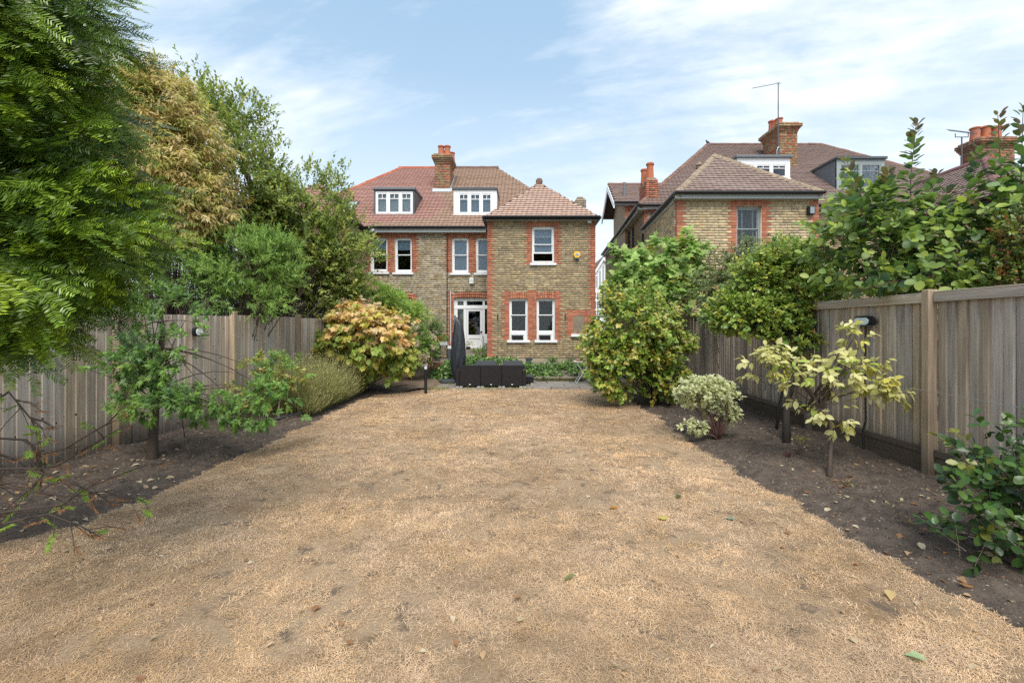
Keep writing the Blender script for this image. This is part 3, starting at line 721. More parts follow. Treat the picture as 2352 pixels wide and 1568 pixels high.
mb = MB(); mb.box(ax - .062, ax + .062, YE - .094, YE - .0905, az - .036, az + .05); lg = mb.build('badge', M['white'], t)
mb = MB(); mb.box(ax - .056, ax + .056, YE - .098, YE - .0945, az - .03, az + .044); mb.build('badge_field', M['blue'], lg)
fc = bpy.data.curves.new('badge_text', 'FONT'); fc.body = 'ADT'; fc.size = .068; fc.align_x = 'CENTER'; fc.align_y = 'CENTER'; fc.extrude = .001; fc.materials.append(M['white']); fc.offset = .002
to = bpy.data.objects.new('lettering', fc); C.objects.link(to); bpy.context.view_layer.update()
tm = bpy.data.meshes.new_from_object(to.evaluated_get(bpy.context.evaluated_depsgraph_get())); bpy.data.objects.remove(to)
inst('lettering', tm, lg, Matrix.Translation((ax, YE - .1, az + .007)) @ Matrix.Rotation(R(90), 4, 'X'))
mb = MB(); mb.tube([(ax, YE - .012, az - .17), (ax + .004, YE - .012, az - .32)], .006, 5); mb.build('cable', M['black'], t)
fx, fz = hx(1353, YE), hz(511, YE)
t = thing('floodlight', 'small grey floodlight under the gutter corner of the rear wing', 'light', (fx, YE, fz))
mb = MB(); mb.prism([(fx - .075, YE - .14, fz - .05), (fx - .075, YE - .02, fz - .06), (fx - .075, YE - .02, fz + .06), (fx - .075, YE - .10, fz + .07)], (.15, 0, 0)); mb.build('casing', M['metalgrey'], t, bevel=.01)
mb = MB(); mb.prism([(fx - .06, YE - .145, fz - .045), (fx - .06, YE - .135, fz - .05), (fx - .06, YE - .098, fz + .055), (fx - .06, YE - .108, fz + .06)], (.12, 0, 0)); mb.build('lens', M['blindpale'], t)
bx_, bz = hx(1083.7, YM), hz(645.5, YM)
t = thing('wall_vent', 'white boxy boiler vent above the garden door', 'vent', (bx_, YM, bz))
mb = MB(); mb.box(bx_ - .08, bx_ + .08, YM - .14, YM - .008, bz - .12, bz + .12); mb.build('casing', M['white'], t, bevel=.02)
for i in range(4):
    mb = MB(); mb.box(bx_ - .05, bx_ + .05, YM - .147, YM - .138, bz - .03 + i * .03, bz - .018 + i * .03); mb.build('louvre', M['blindpale'], t)
lx, lz = hx(864, YM), hz(531, YM)
t = thing('security_light', 'small white light under the eaves above the left pair of windows', 'light', (lx, 16.9, lz))
mb = MB(); mb.tube([(lx, 16.85, lz + .03), (lx - .03, 16.62, lz - .05)], [.035, .05], 10); mb.build('casing', M['white'], t); mb = MB(); mb.box(lx - .04, lx + .04, 16.84, 16.97, lz, lz + .08); mb.build('bracket', M['white'], t)
# ================================================================ NEIGHBOUR HOUSE ON THE RIGHT
Y2 = 12.3
nb = thing('house', 'pale brick neighbour house with brown tiled roof behind the right fence', 'house', (6.3, Y2, 0))
SHX = .06
def shear(o):
    me = o.data; n = len(me.vertices); a = np.empty(n * 3, np.float32); me.vertices.foreach_get('co', a); a = a.reshape(-1, 3)
    return o
BW2 = Brickwork(); BWs = BW2
UX = lambda yy: SHX * (yy - Y2)                       # the flank runs slightly away from the lawn
D_ = np.array((SHX, 1, 0)) / math.hypot(SHX, 1); DN = np.array((-1, SHX, 0)) / math.hypot(SHX, 1)
nx0, nx1 = hx(1554.4, Y2), hx(1880, Y2); NE = hz(447, Y2); NL = nx1 - nx0
o_nw = ow(1692, 1750, 473, 578, Y2); on = sh(o_nw, nx0)
wn = wall_backing('wall', nb, (nx0, Y2, 0), (1, 0, 0), (0, -1, 0), NL, 0, NE, [on], M['mortar_pale'])
nreds = [(0, .16, 0, NE, False, True), (NL - .16, NL, 0, NE, True, False)] + dress(on, .15, z1x=.2)
BW2.wall(wn, (nx0, Y2, 0), (1, 0, 0), (0, -1, 0), NL, 1.4, NE, [on], nreds, [(on[0] - .02, on[1] + .06, on[3], on[3] + .2)], PAL_PALE)
nwf = window(nb, *o_nw[:2], o_nw[2], o_nw[3], Y2, split=.5, m='greytrim', frame=.06)
mb = MB()
for zz_ in np.arange(o_nw[2] + .1, o_nw[3] - .1, .055): mb.prism([(o_nw[0] + .06, Y2 + .24, zz_), (o_nw[0] + .06, Y2 + .28, zz_ + .022), (o_nw[0] + .06, Y2 + .285, zz_ + .018), (o_nw[0] + .06, Y2 + .245, zz_ - .004)], (o_nw[1] - o_nw[0] - .12, 0, 0))
bl = mb.build('shutter_slat', M['fascia'], nwf, kind='stuff')
mb = MB()
for fr in (.36, .8): xx = o_nw[0] + (o_nw[1] - o_nw[0]) * fr; mb.box(xx - .025, xx + .025, Y2 + .225, Y2 + .238, o_nw[2], o_nw[3])
mb.build('shutter_stile', M['fascia'], nwf)
wf = wall_backing('wall', nb, (nx0 + SHX * .24, Y2 + .24, 0), D_, DN, 4.1, 0, NE, [], M['mortar_pale'])
BW2.wall(wf, (nx0, Y2, 0), D_, DN, 4.3, 1.2, NE, (), [(0, .2, 0, NE, False, True)], (), PAL_PALE)
mb = MB(); mb.box(nx1 - .24, nx1, Y2 + .25, 16.7, 0, NE); mb.build('wall', M['mortar_pale'], nb)
# main body
YN = 16.6; NME = hz(470, YN - .25); mx0 = nx0 + UX(YN) + .03; mx1 = 19.5
FY = YN - .25; NRY = 22.0; NRZ = hz(333, NRY); nk = (NRZ - NME) / (NRY - FY)
o_side = (1.75, 2.55, hz(690, 18.5), hz(600, 18.5))
wm = wall_backing('wall', nb, (mx0, YN, 0), D_, DN, 11.4, 0, NME - .1, [o_side], M['mortar'])
BW2.wall(wm, (mx0, YN, 0), D_, DN, 11.4, 1.0, NME - .1, [o_side], [(0, .12, 0, 99, False, True), (o_side[0] - .15, o_side[0], o_side[2], o_side[3] + .2, True, False), (o_side[1], o_side[1] + .15, o_side[2], o_side[3] + .2, False, True)], [(o_side[0], o_side[1], o_side[3], o_side[3] + .2)], PAL_STOCK * .9)
mb = MB(); pz = np.array((mx0, YN, 0)) + D_ * o_side[0] - DN * .1; qz = np.array((mx0, YN, 0)) + D_ * o_side[1] - DN * .1
for (a_, b_) in ((0, .08), (.46, .54), (.92, 1)):
    zz0, zz1 = o_side[2] + (o_side[3] - o_side[2]) * a_, o_side[2] + (o_side[3] - o_side[2]) * b_
    mb.prism([(*pz[:2], zz0), (*qz[:2], zz0), (*qz[:2], zz1), (*pz[:2], zz1)], -DN * .05)
swf = mb.build('window', M['white'], nb)
mb = MB(); mb.prism([(*(pz - DN * .02)[:2], o_side[2]), (*(qz - DN * .02)[:2], o_side[2]), (*(qz - DN * .02)[:2], o_side[3]), (*(pz - DN * .02)[:2], o_side[3])], -DN * .006); mb.build('pane', M['glass'], swf)
wmf = wall_backing('wall', nb, (mx0, YN + .0, 0), (1, 0, 0), (0, -1, 0), mx1 - mx0, 0, NME - .1, [], M['mortar'])
BW2.wall(wmf, (mx0, YN, 0), (1, 0, 0), (0, -1, 0), 11, 1.2, NME - .1, (), [(0, .5, NE - .3, 99, False, True)], (), PAL_STOCK)
mb = MB(); mb.box(mx1 - .2, mx1, YN + .3, 28, 0, NME - .1); mb.box(mx0 + .8, mx1, 27.8, 28, 0, NME - .1); mb.build('wall', M['mortar'], nb)
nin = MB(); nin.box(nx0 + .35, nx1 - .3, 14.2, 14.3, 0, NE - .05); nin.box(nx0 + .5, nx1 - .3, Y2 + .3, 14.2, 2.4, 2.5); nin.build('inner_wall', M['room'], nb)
rlx, rrx = hx(1625, NRY), hx(1886, NRY); elx = mx0 - .28; erx = 19.8
froof = MB().quad((elx + .1, FY + .03, NME - .13), (erx, FY + .03, NME - .13), (erx, YN + .03, NME - .13), (elx + .1, YN + .03, NME - .13)).build('roof', M['fascia'], nb)
ebx = elx + UX(27.6) - UX(FY)
TN = Tiles()
TN.plane(froof, [(elx, FY, NME), (erx, FY, NME), (rrx, NRY, NRZ), (rlx, NRY, NRZ)], PAL_T_DARK, .15, .17)
TN.plane(froof, [(ebx, 27.6, NME), (elx, FY, NME), (rlx, NRY, NRZ)], PAL_T_DARK, .14, .17)
TN.plane(froof, [(erx, FY, NME), (erx, 27.6, NME), (rrx, NRY, NRZ)], PAL_T_DARK, tile=False); TN.plane(froof, [(erx, 27.6, NME), (ebx, 27.6, NME), (rlx, NRY, NRZ), (rrx, NRY, NRZ)], PAL_T_DARK, tile=False)
ridge(froof, (rlx, NRY, NRZ + .03), (rrx, NRY, NRZ + .03), m=M['ridge_brown']); ridge(froof, (elx, FY, NME), (rlx, NRY, NRZ + .02), m=M['ridge_brown'], r=.13); ridge(froof, (erx, FY, NME), (rrx, NRY, NRZ + .02), m=M['ridge_brown'], r=.12)
# wing roof
wx0, wx1, wy, wz = hx(1555, 12.05), hx(1891, 12.05), 12.05, hz(441.5, 12.05)
ap = (hx(1641, 14.4), 14.4, hz(358, 14.4)); ab = (ap[0] + .1, FY + (ap[2] - NME) / nk + .1, ap[2])
nroof = MB().quad((wx0 + .05, wy + .03, wz - .13), (wx1 - .05, wy + .03, wz - .13), (wx1 - .05, Y2 + .02, wz - .13), (wx0 + .05, Y2 + .02, wz - .13)).build('roof', M['fascia'], nb)
PAL_T_LICH = np.array([(.27, .195, .165), (.30, .215, .18), (.25, .18, .155), (.33, .25, .21), (.37, .30, .26)])
wb0 = wx0 + UX(16.6) - UX(wy)
TN.plane(nroof, [(wx0, wy, wz), (wx1, wy, wz), ap], PAL_T_LICH, .15, .17)
TN.plane(nroof, [(wb0, 16.6, wz), (wx0, wy, wz), ap, ab], PAL_T_LICH, .14, .17)
TN.plane(nroof, [(wx1, wy, wz), (wx1, 16.6, wz), ab, ap], PAL_T_LICH, .14, .17)
ridge(nroof, (wx0, wy, wz), ap, m=M['ridge_lichen'], r=.12); ridge(nroof, (wx1, wy, wz), ap, m=M['ridge_lichen'], r=.11); ridge(nroof, ap, ab, m=M['ridge_lichen'], r=.11)
gutter(nb, (wx0 - .03, wy - .03, wz), (wx1 + .03, wy - .03, wz), fh=.16)
gutter(nb, (wx0 - .04, wy + .02, wz - .006), (wb0 - .04, 16.5, wz - .006), inward=(1, 0, 0), fh=.16)
gutter(nb, (elx - .03, FY - .03, NME - .01), (wb0 + .9, FY - .03, NME - .01), fh=.14)
gutter(nb, (elx - .04, FY + .02, NME - .016), (ebx - .04, 27.5, NME - .016), inward=(1, 0, 0), fh=.16)
gutter(nb, (wx1 + .15, FY - .03, NME - .01), (erx, FY - .03, NME - .01), fh=.14)
# downpipes
for (px_, yy, zt2, zb2) in ((1477, 16.5, 480, 700), (1432, 19.5, 505, 700), (1441, 18.6, 535, 700)):
    xx = nx0 + UX(yy) - .06 + (.03 if yy > 16.6 else 0)
    mb = MB(); mb.tube([(xx, yy, 5.9 if yy > 16.6 else 5.15), (xx, yy, .2)], .042, 8); mb.build('downpipe', M['black'], nb)
# bay dormer in white
yb_ = 17.9
def ndorm(x0, x1, y, z0, z1, *a, **k): return dormer(nb, x0, x1, y, z0, z1, *a, back=FY + (z1 - NME) / nk, **k)
ndorm(hx(1692, yb_), hx(1814, yb_), yb_, hz(410, yb_), hz(358, yb_), 'white', 'lead', 'white', 'white', top=.22, win_in=.1, mull=2, capover=.08)
yk = 17.5
ndorm(hx(1921, yk), hx(2031, yk), yk, hz(436, yk), hz(361, yk), 'lead', 'zincdark', 'greytrim', 'greytrim', top=.14, win_in=.1, mull=1, capover=.06)
# chimneys
ync = 19.5
n1 = chimney(nb, hx(1791, ync), hx(1831, ync), ync, ync + 1.35, hz(386, ync) - .3, hz(283, ync), [(hx(1797, ync), ync + .25, .3, .15), (hx(1791, ync) + .22, ync + 1.0, .55, .15), (hx(1797, ync), ync + .6, .34, .15)], corb=.15, toneR=.2, pal=np.array([(.32, .22, .12), (.24, .16, .09), (.38, .27, .15), (.30, .14, .08)]), reds=False)
fl = MB(); fl.box(hx(1788, ync), hx(1834, ync), ync - .03, ync - .008, hz(388, ync), hz(383, ync)); fl.build('flashing', M['leadpale'], n1)
yn3 = 16.75
n3 = chimney(nb, hx(1485, yn3), hx(1510.5, yn3), yn3, yn3 + 1.0, hz(470, yn3) - .4, hz(410, yn3), [(hx(1497.5, yn3), yn3 + .25, .66, .14), (hx(1492, yn3), yn3 + .75, .6, .13)], corb_h=0, toneR=.3, pal=PAL_SMOKE)
# side gable
gx0, gx1, gyr, gye = 4.15, 7.0, 21.2, 19.7
gzr, gze = hz(424, gyr), hz(463, gye)
groof = MB().quad((gx0 + .1, gye + .05, gze - .12), (gx1, gye + .05, gze - .12), (gx1, gye + .4, gze - .12), (gx0 + .1, gye + .4, gze - .12)).build('roof', M['fascia'], nb)
TN.plane(groof, [(gx0, gye, gze), (gx1, gye, gze), (gx1, gyr, gzr), (gx0, gyr, gzr)], PAL_T_DARK, .14, .17); TN.plane(groof, [(gx1, 2 * gyr - gye, gze), (gx0, 2 * gyr - gye, gze), (gx0, gyr, gzr), (gx1, gyr, gzr)], PAL_T_DARK, tile=False)
ridge(groof, (gx0, gyr, gzr + .02), (gx1, gyr, gzr + .02), m=M['ridge_brown'])
for yy in (gye, 2 * gyr - gye):
    mb = MB(); mb.prism([(gx0 - .03, yy, gze - .3), (gx0 - .03, yy, gze - .03), (gx0 - .03, gyr, gzr - .03), (gx0 - .03, gyr, gzr - .33)], (.05, 0, 0)); mb.build('barge_board', M['white'], groof)
gutter(nb, (gx0, gye - .04, gze - .02), (gx1 - .6, gye - .04, gze - .02), fh=.12)
mb = MB(); mb.prism([(gx0 + .55, gye + .25, 4), (gx0 + .55, 2 * gyr - gye - .25, 4), (gx0 + .55, 2 * gyr - gye - .25, gze - .05), (gx0 + .55, gyr, gzr - .2), (gx0 + .55, gye + .25, gze - .05)], (2.5, 0, 0)); gwall = mb.build('gable_wall', M['mortar'], nb)
BW2.wall(gwall, (gx0 + .55, gye + .25, 0), (1, 0, 0), (0, -1, 0), 1.2, 5.2, gze - .05, (), [(0, .5, 0, 99, False, True)], (), PAL_SMOKE)
mb = MB(); mb.tube([(hx(1434, 20.2), 20.2, hz(447, 20.2) - .2), (hx(1434, 20.2), 20.2, hz(419, 20.2))], .06, 8); mb.build('vent_pipe', M['lead'], groof)
# second wing far right
q0 = hx(2292, 12.9); qe = hz(445, 12.9); qk = 4.2
wq = wall_backing('wall', nb, (q0 + .2, 13.1, 0), (1, 0, 0), (0, -1, 0), qk - .4, 0, qe - .05, [], M['mortar_pale'])
BW2.wall(wq, (q0 + .2, 13.1, 0), (1, 0, 0), (0, -1, 0), 2.5, 1.4, qe - .05, (), [(0, .16, 0, 99, False, True)], (), PAL_PALE)
wq2 = wall_backing('wall', nb, (q0 + .2, 13.34, 0), (0, 1, 0), (-1, 0, 0), 3.2, 0, qe - .05, [], M['mortar_pale'])
BW2.wall(wq2, (q0 + .2, 13.1, 0), (0, 1, 0), (-1, 0, 0), 3.5, 1.2, qe - .05, (), [(0, .2, 0, 99, False, True)], (), PAL_PALE * .85)
mb = MB(); mb.box(q0 + qk - .4, q0 + qk - .2, 13.3, 16.6, 0, qe - .05); mb.build('wall', M['mortar_pale'], nb)
qroof = MB().quad((q0 + .05, 12.9, qe - .1), (q0 + qk, 12.9, qe - .1), (q0 + qk, 13.12, qe - .1), (q0 + .05, 13.12, qe - .1)).build('roof', M['fascia'], nb)
qa = (q0 + qk / 2, 15.2, qe + 1.95); qb = (q0 + qk / 2, 19.2, qe + 1.95)
TN.plane(qroof, [(q0, 17.2, qe), (q0, 12.85, qe), qa, qb], PAL_T_DARK * 1.25, .15, .17); TN.plane(qroof, [(q0, 12.85, qe), (q0 + qk, 12.85, qe), qa], PAL_T_DARK, .14, .17); TN.plane(qroof, [(q0 + qk, 12.85, qe), (q0 + qk, 17, qe), qb, qa], PAL_T_DARK, tile=False)
ridge(qroof, (q0, 12.85, qe), qa, m=M['ridge_purple'], r=.14); ridge(qroof, qa, qb, m=M['ridge_purple'], r=.13)
gutter(nb, (q0 - .03, 12.85, qe - .01), (q0 - .03, 17, qe - .01), inward=(1, 0, 0), fascia='black'); gutter(nb, (q0, 12.82, qe - .005), (q0 + qk, 12.82, qe - .005), fascia='black')
yq = 17.2
n4 = chimney(nb, hx(2252, yq), hx(2330, yq), yq, yq + .8, 6.3, hz(316, yq), [(hx(2240, yq) + .3, yq + .3, .5, .16), (hx(2262, yq) + .35, yq + .3, .55, .16), (hx(2290, yq) + .3, yq + .3, .55, .16)], corb=.12, toneR=.2, reds=False, pal=np.array([(.28, .18, .11), (.2, .13, .09), (.30, .14, .08)]))
mb = MB(); bxx, bzz = hx(1859.5, Y2), hz(485, Y2); mb.box(bxx - .09, bxx + .09, Y2 - .12, Y2 - .006, bzz - .12, bzz + .12); 
t = thing('wall_light', 'dark square wall light on the pale brick wing behind the right fence', 'light', (bxx, Y2, bzz)); mb.build('casing', M['black'], t, bevel=.015)
mb = MB(); mb.box(bxx - .06, bxx + .06, Y2 - .125, Y2 - .118, bzz - .09, bzz + .09); mb.build('lens', M['greytrim'], t)
xx, yy = hx(1460.5, 16.3), 16.3; zz_ = hz(461, 16.3)
BW.build(300); BW2.build(300); TL.build(300); TN.build(300)
# vent on the roof of the neighbour
mb = MB(); vx, vz = hx(1606.5, 19.2), hz(388, 19.2); mb.lathe([(.09, -.5), (.09, 0), (.15, .02), (.15, .07), (.08, .09), (.16, .15), (.05, .28), (.02, .36)], (vx, 19.2, vz), 10); mb.build('roof_vent', M['ridge_lichen'], nb)
# ================================================================ WHITE TIMBERED HOUSE ACROSS THE STREET
yf = 45.0
fh = thing('house', 'white gabled timbered house glimpsed across the street between the two brick houses', 'house', (hx(1385, yf), yf, 0))
gxl, gxr, gza = hx(1356, yf), hx(1416, yf), hz(592, yf); gzl = hz(640, yf)
mb = MB(); mb.prism([(gxl, yf, 0), (gxr, yf, 0), (gxr, yf, gzl), ((gxl + gxr) / 2, yf, gza), (gxl, yf, gzl)], (0, 6, 0)); mb.build('wall', M['whitewall'], fh)
xm = (gxl + gxr) / 2
for (a, b) in ((gxl - .3, xm), (gxr + .3, xm)):
    za_ = gzl - .3 * (gza - gzl) / (xm - gxl)
    mb = MB(); mb.prism([(a, yf - .25, za_ - .25), (b, yf - .25, gza - .25), (b, yf - .25, gza + .1), (a, yf - .25, za_ + .1)], (0, .12, 0)); mb.build('barge_board', M['white'], fh)
    mb = MB(); mb.prism([(a, yf - .2, za_ + .02), (b, yf - .2, gza + .02), (b, yf - .2, gza + .2), (a, yf - .2, za_ + .2)], (0, 9, 0)); mb.build('roof', M['ridge_brown'], fh)
for px_ in np.arange(1359, 1416, 7.5):
    xx = hx(px_, yf); zt3 = gza - abs(xx - xm) * (gza - gzl) / (xm - gxl) - .3
    mb = MB(); mb.box(xx - .06, xx + .06, yf - .06, yf - .005, hz(664, yf), zt3); mb.build('timber', M['white'], fh)
    mb = MB(); mb.box(xx + .08, xx + .26, yf - .015, yf - .004, hz(660, yf), zt3 - .2); mb.build('panel', M['fascia'], fh)
M['darkglass'] = mat('leaded_glass', (.045, .055, .065), .15)
for r_, (pa, pb_) in enumerate(((672, 684), (692, 707), (713, 729), (775, 790))):
    for pc in (1361, 1371.5, 1382, 1393):
        a, b, c, d = hx(pc, yf), hx(pc + 8, yf), hz(pb_, yf), hz(pa, yf)
        mb = MB(); mb.box(a, b, yf - .03, yf - .006, c, d); wv = mb.build('window', M['darkglass'], fh)
        for fx_ in (.33, .66):
            mb = MB(); xx = a + (b - a) * fx_; mb.box(xx - .02, xx + .02, yf - .04, yf - .031, c, d); zz2 = c + (d - c) * fx_; mb.box(a, b, yf - .045, yf - .0405, zz2 - .02, zz2 + .02); mb.build('glazing_bar', M['white'], wv)
mb = MB(); mb.prism([(gxl - 7, yf + 2, 0), (gxl, yf + 2, 0), (gxl, yf + 2, 5.8), (gxl - 7, yf + 2, 5.8)], (0, 4, 0)); mb.build('wall', M['mortar'], fh)
mb = MB(); mb.prism([(gxl - 7, yf + 1.6, 5.8), (gxl + 1, yf + 1.6, 5.8), (gxl + 1, yf + 4.2, 8.3), (gxl - 7, yf + 4.2, 8.3)], (0, .1, .15)); mb.build('roof', M['ridge_brown'], fh)
mb = MB(); mb.box(gxl + .1, gxl + .6, yf + 3.5, yf + 4.3, 7, hz(586, yf + 3.5)); mb.build('chimney', M['pot'], fh)
# ================================================================ AERIALS AND BIRDS
am = hx(1787.5, 19.3)
t = thing('tv_aerial', 'tall thin tv aerial mast with comb-like antenna on the centre chimney of the right house', 'aerial', (am, 19.3, hz(360, 19.3)))
mb = MB(); mb.tube([(am, 19.3, hz(355, 19.3)), (am, 19.3, hz(191, 19.3))], [.028, .018], 6); mb.build('mast', M['aerial'], t)
b0, b1 = (hx(1790, 19.3), 19.26, hz(192, 19.3)), (hx(1728, 19.3), 19.26, hz(204, 19.3))
mb = MB(); mb.tube([b0, b1], .014, 5); bo = mb.build('boom', M['aerial'], t)
for i in range(15):
    f = i / 14; c = [b0[k] + (b1[k] - b0[k]) * f for k in range(3)]; h = .10 if i > 1 else .2
    mb = MB(); mb.tube([(c[0] - .015, c[1] - .12, c[2] - h * .6), (c[0] + .015, c[1] + .12, c[2] + h * .6)], .008, 4); mb.build('rod', M['aerial'], bo)
mb = MB(); mb.tube([(am + .1 * math.cos(a), 19.24, hz(352, 19.3) + .25 * math.sin(a)) for a in np.linspace(0, 6.0, 14)], .014, 5); mb.build('cable_loop', M['metalgrey'], t)
am2 = hx(2209, 16.2)
t = thing('tv_aerial', 'wide tv aerial with many cross rods above the right bush beside three pots', 'aerial', (am2, 16.2, 5.5))
mb = MB(); mb.tube([(am2, 16.2, hz(480, 16.2)), (am2, 16.2, hz(316, 16.2))], .022, 6); mb.tube([(hx(2194, 16.2), 16.2, hz(307, 16.2)), (hx(2194, 16.2), 16.2, hz(315, 16.2)), (hx(2224, 16.2), 16.2, hz(315, 16.2)), (hx(2224, 16.2), 16.2, hz(305, 16.2))], .016, 5); mb.build('mast', M['aerial'], t)
b0, b1 = (hx(2160, 16.2), 15.9, hz(307.5, 16.2)), (hx(2264, 16.2), 16.5, hz(299, 16.2))
mb = MB(); mb.tube([b0, b1], .013, 5); bo = mb.build('boom', M['aerial'], t)
for i in range(16):
    f = i / 15; c = [b0[k] + (b1[k] - b0[k]) * f for k in range(3)]; hh = .13 + (.16 * max(0, f - .75) * 4)
    mb = MB(); mb.tube([(c[0] - hh * .9, c[1] - .2, c[2] - hh), (c[0] + hh * .9, c[1] + .2, c[2] + hh)], .008, 4); mb.build('rod', M['aerial'], bo)
M['feather'] = mat('dark_feathers', (.02, .02, .024), .5)
for (px_, py_, yy, lab, fl_) in ((1626, 331.5, NRY, 'small dark bird perched at the left end of the right house ridge', -1), (1753.5, 330.5, NRY, 'small dark bird perched on the ridge close to the right house chimney', 1)):
    b = P(px_, py_, yy); s = 1.0
    t = thing('bird', lab, 'bird', b, 'birds on the roof ridge')
    pts = [(-.16 * fl_, 0, -.02), (-.10 * fl_, 0, .03), (-.03 * fl_, 0, .075), (.04 * fl_, 0, .115), (.07 * fl_, 0, .16), (.085 * fl_, 0, .195), (.10 * fl_, 0, .20), (.14 * fl_, 0, .19)]
    mb = MB(); mb.tube([b + np.array(p) for p in pts], [.012, .03, .058, .055, .034, .033, .02, .003], 9); mb.build('body', M['feather'], t, smooth=True)
    for dy in (-.02, .02):
        mb = MB(); mb.tube([b + np.array((0, dy, .04)), b + np.array((.01 * fl_, dy, -.01)), b + np.array((.03 * fl_, dy, -.012))], .006, 4); mb.build('leg', M['feather'], t)
# ================================================================ GROUND
def vnoise(x, y, s, seed=0):
    """cheap smooth value noise"""
    r = np.random.default_rng(seed); T = r.random((64, 64))
    u = np.asarray(x, float) * s; v = np.asarray(y, float) * s; i = np.floor(u).astype(int); j = np.floor(v).astype(int); f = u - i; g = v - j
    f = f * f * (3 - 2 * f); g = g * g * (3 - 2 * g)
    a = T[i % 64, j % 64]; b = T[(i + 1) % 64, j % 64]; c = T[i % 64, (j + 1) % 64]; d = T[(i + 1) % 64, (j + 1) % 64]
    return a * (1 - f) * (1 - g) + b * f * (1 - g) + c * (1 - f) * g + d * f * g
RE = np.array([(0, 2.95), (1.2, 2.85), (2.29, 2.66), (2.7, 2.52), (3.28, 2.49), (3.92, 2.45), (4.53, 2.38), (5.37, 2.34), (6.45, 2.32), (8.0, 2.40), (9.8, 2.30), (10.8, 1.95), (11.3, 1.6)])
LE = np.array([(0, -4.0), (3.18, -3.85), (3.53, -3.55), (4.02, -3.48), (4.88, -3.5), (6.2, -3.47), (7.69, -3.52), (9.2, -3.6), (10.3, -3.5), (10.75, -2.9), (11.3, -2.45)])
re_ = lambda y: np.interp(y, RE[:, 0], RE[:, 1]) + .03 * np.sin(y * 5.1) + .02 * np.sin(y * 13) + .05 * (vnoise(y, y * 0 + 7, 9, 51) - .5) + .05 * (vnoise(y, y * 0 + 3, 23, 52) - .5)
le_ = lambda y: np.interp(y, LE[:, 0], LE[:, 1]) + .03 * np.sin(y * 4.3 + 1) + .02 * np.sin(y * 11) + .05 * (vnoise(y, y * 0 + 9, 9, 53) - .5) + .05 * (vnoise(y, y * 0 + 5, 23, 54) - .5)
LF = np.array([(-3, -5.7), (3.6, -5.32), (5.55, -5.2), (7.5, -5.03), (9.4, -4.88), (11.3, -4.5), (15.8, -3.45)])
lf_ = lambda y: np.interp(y, LF[:, 0], LF[:, 1])
def soil_h(x, y):
    return .10 * vnoise(x, y, 1.1, 3) + .05 * vnoise(x, y, 3.1, 4) + .034 * vnoise(x, y, 9, 5) + .02 * vnoise(x, y, 24, 6) - .085
def grid_mesh(xa, xb, ys, nx, hf, name, m, kind='structure', parent=None):
    t = np.linspace(0, 1, nx); Y = np.repeat(ys[:, None], nx, 1); X = xa[:, None] + (xb - xa)[:, None] * t[None]
    Z = hf(X, Y); V = np.stack((X, Y, Z), -1).reshape(-1, 3); ny = len(ys)
    i = np.arange(ny - 1)[:, None] * nx + np.arange(nx - 1)[None]
    F = np.stack((i, i + 1, i + nx + 1, i + nx), -1).reshape(-1, 4)
    return mk(name, V, F, m, parent, smooth=True, kind=kind)
M['soil'] = mat('dry_garden_soil', (.112, .088, .07), .97, .5, 7, .012, 55, spec=.1, col2=(.065, .052, .043), lo=.4, hi=.66)
M['soilpale'] = mat('trodden_dry_soil', (.21, .155, .11), .97, .4, 6, .012, 45, spec=.1, col2=(.12, .09, .065), lo=.45, hi=.7)
M['earth'] = mat('surrounding_ground', (.13, .11, .07), .95, .4, .8)
mb = MB(); mb.quad((-400, -60, -.2), (400, -60, -.2), (400, 900, -.2), (-400, 900, -.2)); o = mb.build('ground', M['earth']); o['kind'] = 'structure'
# parched lawn
lm = mat('parched_lawn', (.44, .315, .20),   .95, .5, 60, .012, 190, spec=.1, col2=(.31, .215, .13), lo=.40, hi=.62)
def lawn_patches(m):
    """worn bare spots, browner and bleached areas of the turf"""
    t = m.node_tree; b = t.nodes['Principled BSDF']; src = b.inputs['Base Color'].links[0].from_socket; g = t.nodes.new('ShaderNodeNewGeometry').outputs['Position']
    c = mixc(t, ramp(t, noise(t, g, 1.1, 4), [(.42, 0.), (.62, .7)]), src, (.53, .395, .26)); c = mixc(t, ramp(t, noise(t, g, 1.7, 5, .6), [(.52, 0.), (.66, .8)]), c, (.28, .17, .085))
    c = mixc(t, ramp(t, noise(t, g, 5.5, 5, .62), [(.54, 0.), (.64, .85)]), c, (.13, .102, .082)); c = mixc(t, ramp(t, noise(t, g, 260, 2), [(.36, .6), (.58, 0.)]), c, (.20, .14, .085)); t.links.new(c, b.inputs['Base Color'])
lawn_patches(lm)
ys = np.linspace(-3, 11.35, 220)
lawn_h = lambda x, y: .014 * vnoise(x, y, 2.2, 11) + .01 * vnoise(x, y, 9, 12) - .008
grid_mesh(le_(ys) - .0, re_(ys), ys, 110, lawn_h, 'lawn', lm)
